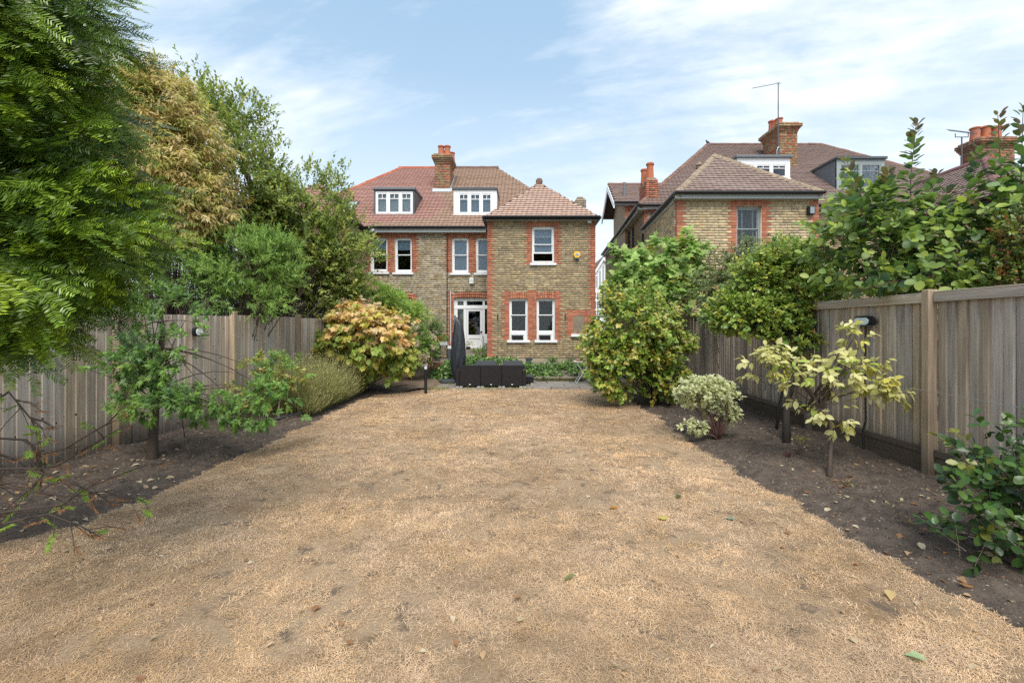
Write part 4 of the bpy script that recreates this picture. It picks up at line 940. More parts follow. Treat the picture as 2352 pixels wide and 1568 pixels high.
# beds
ys = np.concatenate((np.linspace(-3, 1.9, 30), np.linspace(2, 6.5, 230), np.linspace(6.55, 12.4, 150)))
def edgefade(x, y, e): return np.clip(np.abs(x - e) / .35, 0, 1)
bed_r = lambda x, y: (soil_h(x, y) + .02) * edgefade(x, y, re_(y)) - .035 * (1 - edgefade(x, y, re_(y))) + .05 * np.clip((x - 3.0), 0, 1)
grid_mesh(re_(ys) - .06, np.full(len(ys), 4.6), ys, 120, bed_r, 'flower_bed', M['soil'])
ys = np.concatenate((np.linspace(-3, 2.4, 30), np.linspace(2.5, 7.5, 220), np.linspace(7.55, 13.6, 150)))
bed_l = lambda x, y: (soil_h(x + 9, y) + .02) * edgefade(x, y, le_(y)) - .035 * (1 - edgefade(x, y, le_(y))) + .06 * np.clip((-x - 3.9), 0, 1)
xr_ = np.where(ys > 10.3, np.interp(ys, [10.3, 10.75, 11.3, 13.6], [-3.45, -2.85, -2.25, -2.25]), le_(ys) + .06)
grid_mesh(lf_(ys) - .3, xr_, ys, 110, bed_l, 'flower_bed', M['soil'])
ysb = np.linspace(10.2, 14.2, 70)
back_h = lambda x, y: -.035 + np.clip((-2.08 - x) / .45, 0, 1) * np.clip((y - 10.25) / .7, 0, 1) * (.04 + .09 * vnoise(x, y, 1.5, 31) + .03 * vnoise(x, y, 6, 32) + .05 * np.clip(y - 11.5, 0, 2))
grid_mesh(lf_(ysb) + .15, np.where(ysb < 11.2, le_(ysb) + .05, -2.05), ysb, 70, back_h, 'soil', M['soilpale'])
# ---- loose dry grass blades (nobody could count them)
nB = 620000
u = rng.random(nB); y = 1.15 * (11.3 / 1.15) ** u; lo = np.maximum(le_(y) - .02, -1.32 * y - .2); hi = np.minimum(re_(y) + .03, 1.22 * y + .2)
x = lo + (hi - lo) * rng.random(nB)
pat = vnoise(x, y, 1.6, 21) * .45 + vnoise(x, y, 4.5, 22) * .4 + vnoise(x, y, 14, 23) * 0.3
keep = rng.random(nB) < np.clip((pat - .30) * 3.2, .04, 1) * np.clip(1.15 - y * .05, .5, 1) * np.clip((.66 - vnoise(x, y, 2.7, 29) * .6 - vnoise(x, y, 7.5, 30) * .4) * 9 + .45, .34, 1); x = x[keep]; y = y[keep]; pat = pat[keep]; n = len(x)
L_ = rng.uniform(.016, .044, n) * (1 + .05 * y); wd = np.maximum(.0008, .00038 * y) * rng.uniform(.7, 1.3, n); an = rng.uniform(0, 2 * np.pi, n)
dx, dy = np.cos(an), np.sin(an); z0 = lawn_h(x, y) + .002; lift = np.abs(rng.normal(0, .0035, n)) + .002
cur = rng.normal(0, .13, n)
P0 = np.stack((x, y, z0), 1); P1 = np.stack((x + dx * L_ * .5 - dy * L_ * .5 * cur, y + dy * L_ * .5 + dx * L_ * .5 * cur, z0 + lift), 1); P2 = np.stack((x + dx * L_, y + dy * L_, z0 + lift * rng.uniform(.2, 1.6, n)), 1)
S = np.stack((-dy, dx, np.zeros(n)), 1) * wd[:, None]
V = np.stack((P0 - S, P0 + S, P1 + S, P1 - S, P2), 1).reshape(-1, 3)
b = np.arange(n)[:, None] * 5
PG = np.array([(.68, .50, .32), (.58, .405, .24), (.75, .59, .42), (.45, .305, .17), (.62, .415, .225), (.26, .19, .135), (.50, .29, .14)])
ci = rng.choice(len(PG), n, p=[.26, .24, .17, .14, .1, .06, .03]); hue = (vnoise(x, y, 1.9, 33) * .6 + vnoise(x, y, 6.5, 34) * .4)[:, None]
cc = (PG[ci] * .6 + PG[:5].mean(0) * .4) * rng.uniform(.85, 1.12, (n, 1)) * (.30 + .36 * vnoise(x, y, .9, 25) + .34 * vnoise(x, y, 3.3, 26) + .34 * vnoise(x, y, 10, 27) + .22 * vnoise(x, y, 26, 28))[:, None]
cc = cc * (np.array((1.0, 1.0, 1.06)) * (1 - hue) + np.array((1.04, .95, .80)) * hue)
M['straw'] = mat('dry_straw', rough=.8, attr=True, spec=.2)
mk('dry_grass', V, [b + np.array([[0, 1, 2, 3]]), b + np.array([[3, 2, 4]])], M['straw'], cols=np.repeat(cc, 5, 0), kind='stuff')
# ---- crumbs of soil and bark on the beds
def crumbs(n, xf, yf, hf, name, pal, sz, flat=.6):
    yy = yf(n); xx = xf(yy); zz = hf(xx, yy)
    s = sz * rng.lognormal(0, .45, n) * (.5 + .12 * yy)
    T = np.array([(1, 0, -.4), (-.5, .87, -.4), (-.5, -.87, -.4), (0, 0, .9)])
    a = rng.uniform(0, 6.28, n); ca, sa = np.cos(a)[:, None], np.sin(a)[:, None]
    J = T[None] * rng.uniform(.5, 1.4, (n, 4, 1)) * s[:, None, None]
    V = np.stack((J[..., 0] * ca - J[..., 1] * sa, J[..., 0] * sa + J[..., 1] * ca, J[..., 2] * flat), -1) + np.stack((xx, yy, zz + s * .1), -1)[:, None]
    F = (np.arange(n)[:, None, None] * 4 + np.array([(0, 1, 3), (1, 2, 3), (2, 0, 3)])[None]).reshape(-1, 3)
    c = np.array(pal)[rng.integers(len(pal), size=n)] * rng.uniform(.7, 1.25, (n, 1))
    mk(name, V.reshape(-1, 3), F, M['crumb'], cols=np.repeat(c, 4, 0), kind='stuff')
M['crumb'] = mat('soil_crumbs', rough=.95, attr=True, spec=.1)
def yr(lo, hi): return lambda n: lo * (hi / lo) ** rng.random(n)
SP = [(.10, .08, .064), (.075, .06, .048), (.125, .10, .08), (.055, .045, .038), (.16, .13, .105)]
crumbs(30000, lambda yy: re_(yy) + .03 + (4.3 - re_(yy)) * rng.random(len(yy)), yr(2.0, 11), bed_r, 'soil_crumbs', SP, .0065)
crumbs(22000, lambda yy: lf_(yy) + (le_(yy) - .03 - lf_(yy)) * rng.random(len(yy)), yr(2.8, 10.4), bed_l, 'soil_crumbs', SP, .0065)
crumbs(1300, lambda yy: re_(yy) + .05 + (4.3 - re_(yy)) * rng.random(len(yy)), yr(2.0, 9), bed_r, 'bark_flakes', [(.24, .12, .07), (.30, .18, .10), (.20, .10, .06), (.40, .32, .23)], .010, .2)
crumbs(700, lambda yy: lf_(yy) + (le_(yy) - .03 - lf_(yy)) * rng.random(len(yy)), yr(2.8, 9), bed_l, 'bark_flakes', [(.34, .2, .1), (.24, .14, .08), (.45, .36, .25)], .011, .2)
# ---- patio, terrace, steps
pat_m = mat('patio_stone', (.235, .215, .19), .85, .3, 6, .006, 40, objrand=.12, col2=(.17, .155, .135))
ter_m = mat('terrace_stone', (.25, .215, .165), .9, .35, 6, .008, 35, objrand=.15, col2=(.15, .13, .09))
YP0, YP1 = 11.27, 12.78
mb = MB(); mb.box(-2.35, 3.9, YP0, 14.9, -.18, -.012); o = mb.build('patio', M['cement']); o['kind'] = 'structure'
yy = YP0 + .02
for r_, d in enumerate((.42, .5, .55)):
    xx = -2.33 + (-.3 if r_ == 1 else 0)
    while xx < 3.85:
        wd = rng.uniform(.55, .95); x0_, x1_ = max(xx, -2.33), min(xx + wd, 3.88)
        if x1_ - x0_ > .1:
            s = MB(); s.box(x0_ + .008, x1_ - .008, yy + .008, yy + d - .008, -.011, .028 + rng.uniform(-.004, .004)); s.build('paving_slab', pat_m, o, bevel=.008, seg=1)
        xx += wd
    yy += d
tb = MB(); tb.box(-4.2, 5.2, 13.4, 17.0, -.1, TER - .04); tb.build('retaining_bank', M['stone'], None)['kind'] = 'structure'
ter = C.objects['retaining_bank']; ter.name = 'terrace'
yy = 13.38
for r_, d in enumerate((.5, .55, .6)):
    xx = -2.6 - .2 * r_
    while xx < 4.2:
        wd = rng.uniform(.6, 1.0); s = MB(); s.box(xx + .008, xx + wd - .008, yy + .008, yy + d - .008, TER - .039, TER + rng.uniform(-.006, .006)); s.build('paving_slab', ter_m, ter, bevel=.01, seg=1); xx += wd
    yy += d
st = MB(); st.box(-2.2, 1.86, 12.82, 13.09, -.1, .085); st.build('garden_steps', M['stone'])['kind'] = 'structure'
gs = C.objects['garden_steps']
st = MB(); st.box(-2.2, 1.86, 13.09, 13.4, -.1, .235); st.build('riser', M['stone'], gs)
for (y0, y1_, z) in ((12.78, 13.1, .15), (13.06, 13.41, .295)):
    xx = -2.2
    while xx < 1.84:
        wd = min(rng.uniform(.7, 1.2), 1.86 - xx); s = MB(); s.box(xx + .004, xx + wd - .004, y0, y1_, z - .062, z + rng.uniform(-.003, .003)); s.build('tread', ter_m, gs, bevel=.01, seg=1); xx += wd
sw = MB(); sw.box(1.88, 3.3, 12.86, 13.4, -.1, .36); sw.build('stone_wall', M['stone'], None, bevel=.03); tag(C.objects['stone_wall'], 'low dark stone block beside the garden steps behind the folding table', 'wall')
# ================================================================ FENCES
def wood(name, c1, c2, axis='Z', knots=False, tintvar=.22):
    m = bpy.data.materials.new(name); m.use_nodes = True; t = m.node_tree; b = t.nodes['Principled BSDF']; b.inputs['Roughness'].default_value = .85; b.inputs['Specular IOR Level'].default_value = .2
    tc_ = t.nodes.new('ShaderNodeTexCoord'); oi = t.nodes.new('ShaderNodeObjectInfo')
    off = t.nodes.new('ShaderNodeVectorMath'); off.operation = 'MULTIPLY_ADD'
    cb = t.nodes.new('ShaderNodeCombineXYZ'); 
    for i in range(3): t.links.new(mth(t, 'MULTIPLY', oi.outputs['Random'], (17.3, 9.1, 23.7)[i]), cb.inputs[i])
    ad = t.nodes.new('ShaderNodeVectorMath'); ad.operation = 'ADD'; t.links.new(tc_.outputs['Object'], ad.inputs[0]); t.links.new(cb.outputs[0], ad.inputs[1])
    mp_ = t.nodes.new('ShaderNodeMapping'); mp_.inputs['Scale'].default_value = {'Z': (38, 38, 1.6), 'X': (1.6, 38, 38), 'Y': (38, 1.6, 38)}[axis]; t.links.new(ad.outputs[0], mp_.inputs[0])
    g1 = noise(t, mp_.outputs[0], 1, 5, .6, .6)
    mp2 = t.nodes.new('ShaderNodeMapping'); mp2.inputs['Scale'].default_value = {'Z': (9, 9, .9), 'X': (.9, 9, 9), 'Y': (9, .9, 9)}[axis]; t.links.new(ad.outputs[0], mp2.inputs[0])
    g2 = noise(t, mp2.outputs[0], 1, 4, .6)
    c = mixc(t, ramp(t, g1, [(.3, 0.), (.7, 1.)]), c1, c2)
    c = mixc(t, ramp(t, g2, [(.4, 0.), (.75, .75)]), c, tuple(v * .5 for v in c1))
    f = mth(t, 'ADD', mth(t, 'MULTIPLY', oi.outputs['Random'], 2 * tintvar), 1 - tintvar)
    # every board weathers its own way: some browner, some greyer
    hs = t.nodes.new('ShaderNodeHueSaturation'); t.links.new(c, hs.inputs['Color']); t.links.new(f, hs.inputs['Value'])
    t.links.new(mth(t, 'ADD', mth(t, 'MULTIPLY', mth(t, 'FRACT', mth(t, 'MULTIPLY', oi.outputs['Random'], 7.13)), .7), .6), hs.inputs['Saturation'])
    c = hs.outputs[0]
    if knots:
        vo = t.nodes.new('ShaderNodeTexVoronoi'); vo.voronoi_dimensions = '2D'; vo.inputs['Scale'].default_value = 3.4; vo.inputs['Randomness'].default_value = 1
        s3 = t.nodes.new('ShaderNodeSeparateXYZ'); t.links.new(ad.outputs[0], s3.inputs[0]); c3 = t.nodes.new('ShaderNodeCombineXYZ'); t.links.new(s3.outputs[1], c3.inputs[0]); t.links.new(mth(t, 'MULTIPLY', s3.outputs[2], .75), c3.inputs[1]); t.links.new(c3.outputs[0], vo.inputs['Vector'])
        d = vo.outputs['Distance']
        c = mixc(t, ramp(t, d, [(.055, .55), (.085, 0.)]), c, (.50, .44, .36)); c = mixc(t, ramp(t, d, [(.028, .9), (.045, 0.)]), c, (.03, .02, .015))
    # shaded foot of the fence, its darkening painted into the wood colour
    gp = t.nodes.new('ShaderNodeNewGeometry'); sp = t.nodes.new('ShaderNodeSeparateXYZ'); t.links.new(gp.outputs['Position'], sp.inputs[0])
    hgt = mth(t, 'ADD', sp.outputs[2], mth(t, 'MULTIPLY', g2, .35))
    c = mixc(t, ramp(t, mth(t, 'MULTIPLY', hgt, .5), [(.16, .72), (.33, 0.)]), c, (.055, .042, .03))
    t.links.new(c, b.inputs['Base Color'])
    bn = t.nodes.new('ShaderNodeBump'); bn.inputs['Strength'].default_value = .7; bn.inputs['Distance'].default_value = .006; t.links.new(g1, bn.inputs['Height']); t.links.new(bn.outputs[0], b.inputs['Normal'])
    return m
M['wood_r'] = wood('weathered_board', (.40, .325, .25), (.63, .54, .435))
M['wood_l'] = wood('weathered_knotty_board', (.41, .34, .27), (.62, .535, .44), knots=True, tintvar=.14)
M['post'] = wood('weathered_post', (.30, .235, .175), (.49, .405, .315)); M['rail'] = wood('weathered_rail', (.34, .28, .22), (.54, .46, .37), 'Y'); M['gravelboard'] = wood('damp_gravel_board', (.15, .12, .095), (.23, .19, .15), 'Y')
def unit(name, V, F, m, bevel=0):
    b = MB(); b.add(V, F); o = b.build(name, m, None, bevel=bevel, seg=1); me = o.data; bpy.data.objects.remove(o); return me
def boxmesh(name, sx, sy, sz, m, bevel=0):
    b = MB(); b.box(-sx / 2, sx / 2, -sy / 2, sy / 2, 0, sz); o = b.build(name, m, None, bevel=bevel, seg=1); me = o.data; bpy.data.objects.remove(o); return me
FR = 4.33
fen = thing('fence', 'weathered grey-brown closeboard fence with square posts along the right bed', 'fence', (FR, 7, 0))
posts_y = [4.6 + 1.93 * k for k in range(-2, 5)]
HB = 2.0
# feather-edged board, thick on one side
bw = .1
b = MB(); b.prism([(-.012, -.055, 0), (.013, -.055, 0), (.003, .056, 0), (-.004, .056, 0)], (0, 0, 1.72)); o = b.build('board', M['wood_r'], None); brd = o.data; bpy.data.objects.remove(o)
pm = boxmesh('post', .10, .088, 2.0, M['post'], .006)
def MT(x, y, z, rz=0, s=(1, 1, 1)): return Matrix.Translation((x, y, z)) @ Matrix.Rotation(rz, 4, 'Z') @ Matrix.Diagonal((*s, 1))
for k, y in enumerate(posts_y):
    inst('post', pm, fen, MT(FR - .03, y, 0, rng.normal(0, .01)))
    if k == len(posts_y) - 1: break
    y0, y1_ = y + .05, posts_y[k + 1] - .05; hh = rng.normal(0, .012)
    n = 18; 
    for i in range(n):
        yb = y0 + (i + .5) * (y1_ - y0) / n
        inst('board', brd, fen, MT(FR + .012 + rng.normal(0, .003), yb, .21 + hh + rng.normal(0, .003), -.17 + rng.normal(0, .02), (1, rng.uniform(.94, 1.05), 1)))
    for (nm, x, z, hgt, th, m) in (('rail', FR - .02, 1.86 + hh, .085, .04, M['rail']), ('cap_rail', FR + .01, 1.945 + hh, .025, .09, M['rail']), ('rail', FR - .012, .245 + hh, .075, .04, M['gravelboard']), ('gravel_board', FR + .0, -.02, .262, .03, M['gravelboard'])):
        s = MB(); s.box(x - th / 2, x + th / 2, y0 - (0 if nm != 'cap_rail' else .0), y1_, z, z + hgt); ob = s.build(nm, m, fen, bevel=.004, seg=1)
# left fence: plain side, flat boards nearly flush
lfen = thing('fence', 'knotty pale grey board fence with slim posts along the left bed', 'fence', (-5.1, 7, 0))
b = MB(); b.prism([(-.008, -.062, 0), (.010, -.062, 0), (.004, .062, 0), (-.004, .062, 0)], (0, 0, 1.72)); o = b.build('board', M['wood_l'], None); brl = o.data; bpy.data.objects.remove(o)
pl_ = boxmesh('post', .09, .09, 1.88, M['post'], .006)
pys = [1.69, 3.62, 5.55, 7.5, 9.38, 11.3, 12.8, 14.3, 15.8]
for k, y in enumerate(pys):
    xa = lf_(y); inst('post', pl_, lfen, MT(xa + .05, y, 0 if y < 10 else .04))
    if k == len(pys) - 1: break
    yb_n = pys[k + 1]; xb = lf_(yb_n); a = math.atan2(-(xb - xa), yb_n - y); n = int(round((yb_n - y) / .112)); dz = {0: -.05, 1: -.05, 2: -.02, 3: .01, 4: .0}.get(k, .0 if k < 6 else .06)
    for i in range(n):
        f = (i + .5) / n
        inst('board', brl, lfen, MT(xa + (xb - xa) * f, y + (yb_n - y) * f, .09 + dz + (.012 if i % 2 else 0) * 0 + rng.normal(0, .002), a + .085 + rng.normal(0, .015), (1, 1, 1)))
    s = MB(); s.tube([(xa - .03, y, .6), (xb - .03, yb_n, .6)], .035, 4); s.build('rail', M['rail'], lfen)
    s = MB(); s.prism([(xa - .012, y + .05, -.1), (xa + .012, y + .05, -.1), (xa + .012, y + .05, .10 + dz), (xa - .012, y + .05, .10 + dz)], (xb - xa, yb_n - y - .1, 0)); s.build('gravel_board', M['gravelboard'], lfen)
# small fixings on the fences
lx, ly = FR - .07, 5.43
t = thing('fence_light', 'black oval bulkhead light with trailing cable on the right fence', 'light', (lx, ly, 1.63))
zc = hz(738, ly); Mx = Matrix.Translation((lx, ly, zc))
def stadium(a, b, n=10): return [(math.cos(u_) * b + (a - b if -math.pi / 2 <= u_ <= math.pi / 2 else -(a - b)), math.sin(u_) * b) for u_ in [(-math.pi / 2 + math.pi * i / n) for i in range(n + 1)]] + [(-(a - b) + math.cos(u_) * b, math.sin(u_) * b) for u_ in [(math.pi / 2 + math.pi * i / n) for i in range(n + 1)]]
st_ = stadium(.15, .068)
mb = MB(); mb.prism([(lx - .03, ly + p[0], zc + p[1]) for p in st_], (.07, 0, 0)); mb.build('casing', M['black'], t, bevel=.012)
mb = MB(); mb.prism([(lx - .045, ly + p[0] * .78, zc + p[1] * .66) for p in st_], (.012, 0, 0)); mb.build('lens', M['blindpale'], t, bevel=.004)
mb = MB(); mb.tube([(lx + .02, ly + .0, zc - .06), (lx + .02, ly + .01, .9), (lx + .015, ly - .01, .45), (lx - .01, ly, .32), (lx - .02, ly - .02, .02)], .011, 6); mb.build('cable', M['black'], t)
def xl(y, d=.05): return lf_(y) + d
ly2 = 6.72; zc = hz(762, ly2)
t = thing('fence_light', 'small oval bulkhead light with white lens on the left fence behind the young tree', 'light', (xl(ly2), ly2, zc))
mb = MB(); mb.prism([(xl(ly2) + .0, ly2 + p[0] * .6, zc + p[1]) for p in st_], (.06, 0, 0)); mb.build('casing', M['black'], t, bevel=.01)
mb = MB(); mb.prism([(xl(ly2) + .058, ly2 + p[0] * .45, zc + p[1] * .72) for p in st_], (.012, 0, 0)); mb.build('lens', M['white'], t, bevel=.004)
ly3 = 15.3; zc = hz(763, ly3)
t = thing('fence_light', 'black globe light on the far end of the left fence above the barbecue', 'light', (xl(ly3), ly3, zc))
mb = MB(); mb.lathe([(0.005, -.075), (.05, -.06), (.075, 0), (.05, .06), (.005, .075)], (xl(ly3) + .13, ly3, zc), 14); mb.build('globe', M['black'], t, smooth=True)
mb = MB(); mb.tube([(xl(ly3), ly3, zc + .02), (xl(ly3) + .08, ly3, zc)], .03, 8); mb.build('bracket', M['black'], t)
# wire strained along the right fence
for (z, ends) in ((.93, (2.67, 8.46)), (1.62, (4.55, 6.5))):
    mb = MB(); mb.tube([(FR - .1, yy_, z + .01 * math.sin(yy_ * 3)) for yy_ in np.linspace(*ends, 12)], .0025, 4); o = mb.build('training_wire', M['metalgrey']); tag(o, 'thin plant wire strained along the right fence at %s' % ('knee to waist height' if z < 1 else 'head height'), 'wire')
# ================================================================ PLANTS
def leafmat(name, rough=.45, trans=.3, spec=.4):
    m = bpy.data.materials.new(name); m.use_nodes = True; t = m.node_tree; b = t.nodes['Principled BSDF']
    a = t.nodes.new('ShaderNodeAttribute'); a.attribute_name = 'Col'
    geo = t.nodes.new('ShaderNodeNewGeometry')
    c = mixc(t, mth(t, 'MULTIPLY', noise(t, geo.outputs['Position'], 90, 3), .35), a.outputs['Color'], (.02, .03, .01))
    t.links.new(c, b.inputs['Base Color']); b.inputs['Roughness'].default_value = rough; b.inputs['Specular IOR Level'].default_value = spec
    tr = t.nodes.new('ShaderNodeBsdfTranslucent'); hs = t.nodes.new('ShaderNodeHueSaturation'); hs.inputs['Saturation'].default_value = 1.1; hs.inputs['Value'].default_value = 1.25
    t.links.new(a.outputs['Color'], hs.inputs['Color']); t.links.new(hs.outputs[0], tr.inputs[0])
    mx = t.nodes.new('ShaderNodeMixShader'); mx.inputs[0].default_value = trans
    t.links.new(b.outputs[0], mx.inputs[1]); t.links.new(tr.outputs[0], mx.inputs[2]); t.links.new(mx.outputs[0], t.nodes['Material Output'].inputs[0])
    return m
M['leaf'] = leafmat('leaf_soft', .5, .32); M['leafgloss'] = leafmat('leaf_glossy', .33, .2, .45); M['needle'] = leafmat('needles', .33, .14, .5); M['petal'] = leafmat('petals', .7, .3, .2)
M['bark'] = mat('brown_bark', (.085, .062, .046), .9, .4, 30, .006, 60); M['barkpale'] = mat('pale_bark', (.19, .15, .115), .9, .35, 30, .005, 60); M['barkdark'] = mat('dark_bark', (.035, .027, .022), .9, .4, 25, .006, 50); M['twigred'] = mat('reddish_twig', (.11, .055, .045), .7, .3, 30)
# leaf outlines: x across, y along, z out of the leaf; unit length
def T(v, f): return np.array(v, float), f
LT = {}
LT['diamond'] = T([(0, 0, 0), (-.2, .45, .05), (0, 1, -.06), (.2, .45, .05)], [(0, 2, 1), (0, 3, 2)])
LT['oval'] = T([(0, 0, 0), (-.22, .3, .05), (-.24, .62, .04), (0, 1, -.12), (.24, .62, .04), (.22, .3, .05), (0, .5, -.01)], [(0, 6, 1), (1, 6, 2), (2, 6, 3), (3, 6, 4), (4, 6, 5), (5, 6, 0)])
LT['round'] = T([(0, 0, 0), (-.26, .22, .05), (-.37, .55, .05), (-.22, .87, -.02), (0, 1, -.09), (.22, .87, -.02), (.37, .55, .05), (.26, .22, .05), (0, .5, -.02)], [(0, 8, 1), (1, 8, 2), (2, 8, 3), (3, 8, 4), (4, 8, 5), (5, 8, 6), (6, 8, 7), (7, 8, 0)])
LT['narrow'] = T([(0, 0, 0), (-.09, .4, .03), (0, 1, -.1), (.09, .4, .03)], [(0, 2, 1), (0, 3, 2)])
LT['sickle'] = T([(0, 0, 0), (-.13, .35, .07), (-.1, .7, -.02), (.02, 1, -.22), (.1, .7, -.02), (.13, .35, .07), (0, .5, .0)], [(0, 6, 1), (1, 6, 2), (2, 6, 3), (3, 6, 4), (4, 6, 5), (5, 6, 0)])
_p = [(0, .0), (-.30, -.02), (-.25, .16), (-.52, .30), (-.36, .40), (-.46, .66), (-.22, .60), (-.16, .78), (0, 1.0), (.16, .78), (.22, .60), (.46, .66), (.36, .40), (.52, .30), (.25, .16), (.30, -.02)]
LT['maple'] = T([(x, y, -.22 * (x * x + (y - .4) ** 2) + (.03 if i % 2 else 0)) for i, (x, y) in enumerate(_p)] + [(0, .36, .03)], [(16, (i + 1) % 16, i) for i in range(16)])
_q = [(0, 0), (-.12, .12), (-.34, .26), (-.14, .34), (-.30, .62), (-.09, .58), (0, 1), (.09, .58), (.30, .62), (.14, .34), (.34, .26), (.12, .12)]
LT['lobed'] = T([(x, y, -.15 * (x * x + (y - .3) ** 2)) for x, y in _q] + [(0, .32, .02)], [(12, (i + 1) % 12, i) for i in range(12)])
_f = [(0, 0), (-.32, .05), (-.42, .3), (-.3, .36), (-.46, .62), (-.2, .6), (-.17, .82), (0, 1), (.17, .82), (.2, .6), (.46, .62), (.3, .36), (.42, .3), (.32, .05)]
LT['fig'] = T([(x, y, -.2 * (x * x + (y - .4) ** 2)) for x, y in _f] + [(0, .36, .03)], [(14, (i + 1) % 14, i) for i in range(14)])
def nrmv(a): return a / np.maximum(np.linalg.norm(a, axis=-1, keepdims=True), 1e-9)
def frames(ax, nr):
    ax = nrmv(ax); nr = nrmv(nr - ax * np.sum(nr * ax, -1, keepdims=True) + 1e-6); return np.cross(ax, nr), ax, nr
def leaves_mesh(name, parent, m, tmpl, pos, ax, nr, sc_, col, indiv=0, kind='stuff', variegate=None, wid=1.0, maxn=300):
    """leaves on given places: the ones nearest the camera as objects of their own, the rest as one part"""
    tv, tf = LT[tmpl]; tv = tv * np.array((wid, 1, 1)); s, a, n = frames(ax, nr); out = None
    N_ = len(pos); sel = np.zeros(N_, bool)
    vcol = lambda c: (np.repeat(c[:, None], len(tv), 1) if variegate is None else np.where(variegate[0][None, :, None], np.array(variegate[1])[None, None] * (.85 + .3 * rng.random((len(c), 1, 1))), c[:, None]))
    if indiv:
        d = np.linalg.norm(pos - np.array((0, 0, 1.6)), axis=1) - .35 * rng.random(N_) + np.where(hidden(pos), 9, 0)
        idx = np.argsort(d)[:indiv]; sel[idx] = True
        meshes = []
        for k in range(8):
            c = vcol(col[idx[k * 13 % len(idx)]][None])[0]
            o = mk('leaf', tv, np.array(tf), m, cols=c, link=False); meshes.append(o.data); bpy.data.objects.remove(o)
        cm = np.array([col[idx[k * 13 % len(idx)]] for k in range(8)])
        for i in idx:
            k = int(np.argmin(np.sum((cm - col[i]) ** 2, 1) + rng.random(8) * 1e-3)); z = sc_[i]
            inst('leaf', meshes[k], parent, Matrix(((s[i, 0] * z, a[i, 0] * z, n[i, 0] * z, pos[i, 0]), (s[i, 1] * z, a[i, 1] * z, n[i, 1] * z, pos[i, 1]), (s[i, 2] * z, a[i, 2] * z, n[i, 2] * z, pos[i, 2]), (0, 0, 0, 1))))
    k = ~sel; pos, s, a, n, sc_, col = pos[k], s[k], a[k], n[k], sc_[k], col[k]; N_ = len(pos)
    if not N_: return
    V = pos[:, None] + sc_[:, None, None] * (tv[None, :, :1] * s[:, None] + tv[None, :, 1:2] * a[:, None] + tv[None, :, 2:] * n[:, None])
    tfa = np.array(tf); F = (np.arange(N_)[:, None, None] * len(tv) + tfa[None]).reshape(-1, tfa.shape[1])
    return mk(name, V.reshape(-1, 3), F, m, parent, cols=vcol(col).reshape(-1, 3), kind=kind)
def hidden(p):   # outside the frame
    u = CX + p[:, 0] / np.maximum(p[:, 1], .1) * FPX; v = HY - (p[:, 2] - CAMH) / np.maximum(p[:, 1], .1) * FPX
    return (u < 0) | (u > 2352) | (v < 0) | (v > 1568) | (p[:, 1] < .3)
def E(px, py, y, rw, rh, rd): c = P(px, py, y); return (c, np.array((rw * y / FPX, rd, rh * y / FPX)))
def crown_pts(ells, n, inner=.55, lump=.22, lf=3.0, seed=0, front=.5, gap=.0):
    """points through the outer part of a union of lumpy ellipsoids, with outward directions"""
    r = np.random.default_rng(seed); vol = np.array([e[1][0] * e[1][2] + e[1][0] * e[1][1] for e in ells]); vol /= vol.sum()
    Pn = []; Dn = []
    for (c, R_), k in zip(ells, r.multinomial(n, vol)):
        d = nrmv(r.normal(size=(k, 3))); d[:, 1] = np.where((d[:, 1] > 0) & (r.random(k) < front), -d[:, 1], d[:, 1])
        l = 1 + lump * (np.sin(d[:, 0] * lf * 2.1 + seed) * np.sin(d[:, 2] * lf * 1.7 + c[0] * 3) + np.sin(d[:, 1] * lf * 2.3 + c[2] * 5) * .6 + .5 * np.sin(d[:, 0] * lf * 5 + d[:, 2] * lf * 4.3))
        rad = (inner + (1 - inner) * r.random(k) ** .6) * l
        Pn.append(c + d * R_ * rad[:, None]); Dn.append(nrmv(d / R_ * R_.mean()))
    p = np.concatenate(Pn); d = np.concatenate(Dn)
    if gap:
        f = np.sin(p[:, 0] * 5.3 + 1.3 * np.sin(p[:, 2] * 4.1 + seed)) + np.sin(p[:, 2] * 6.1 + 1.7 * np.sin(p[:, 0] * 3.7)) + np.sin(p[:, 1] * 5 + p[:, 2] * 2)
        k = r.random(len(p)) < np.clip(1 + (f - gap) * .8, .08, 1); p, d = p[k], d[k]
    return p, d
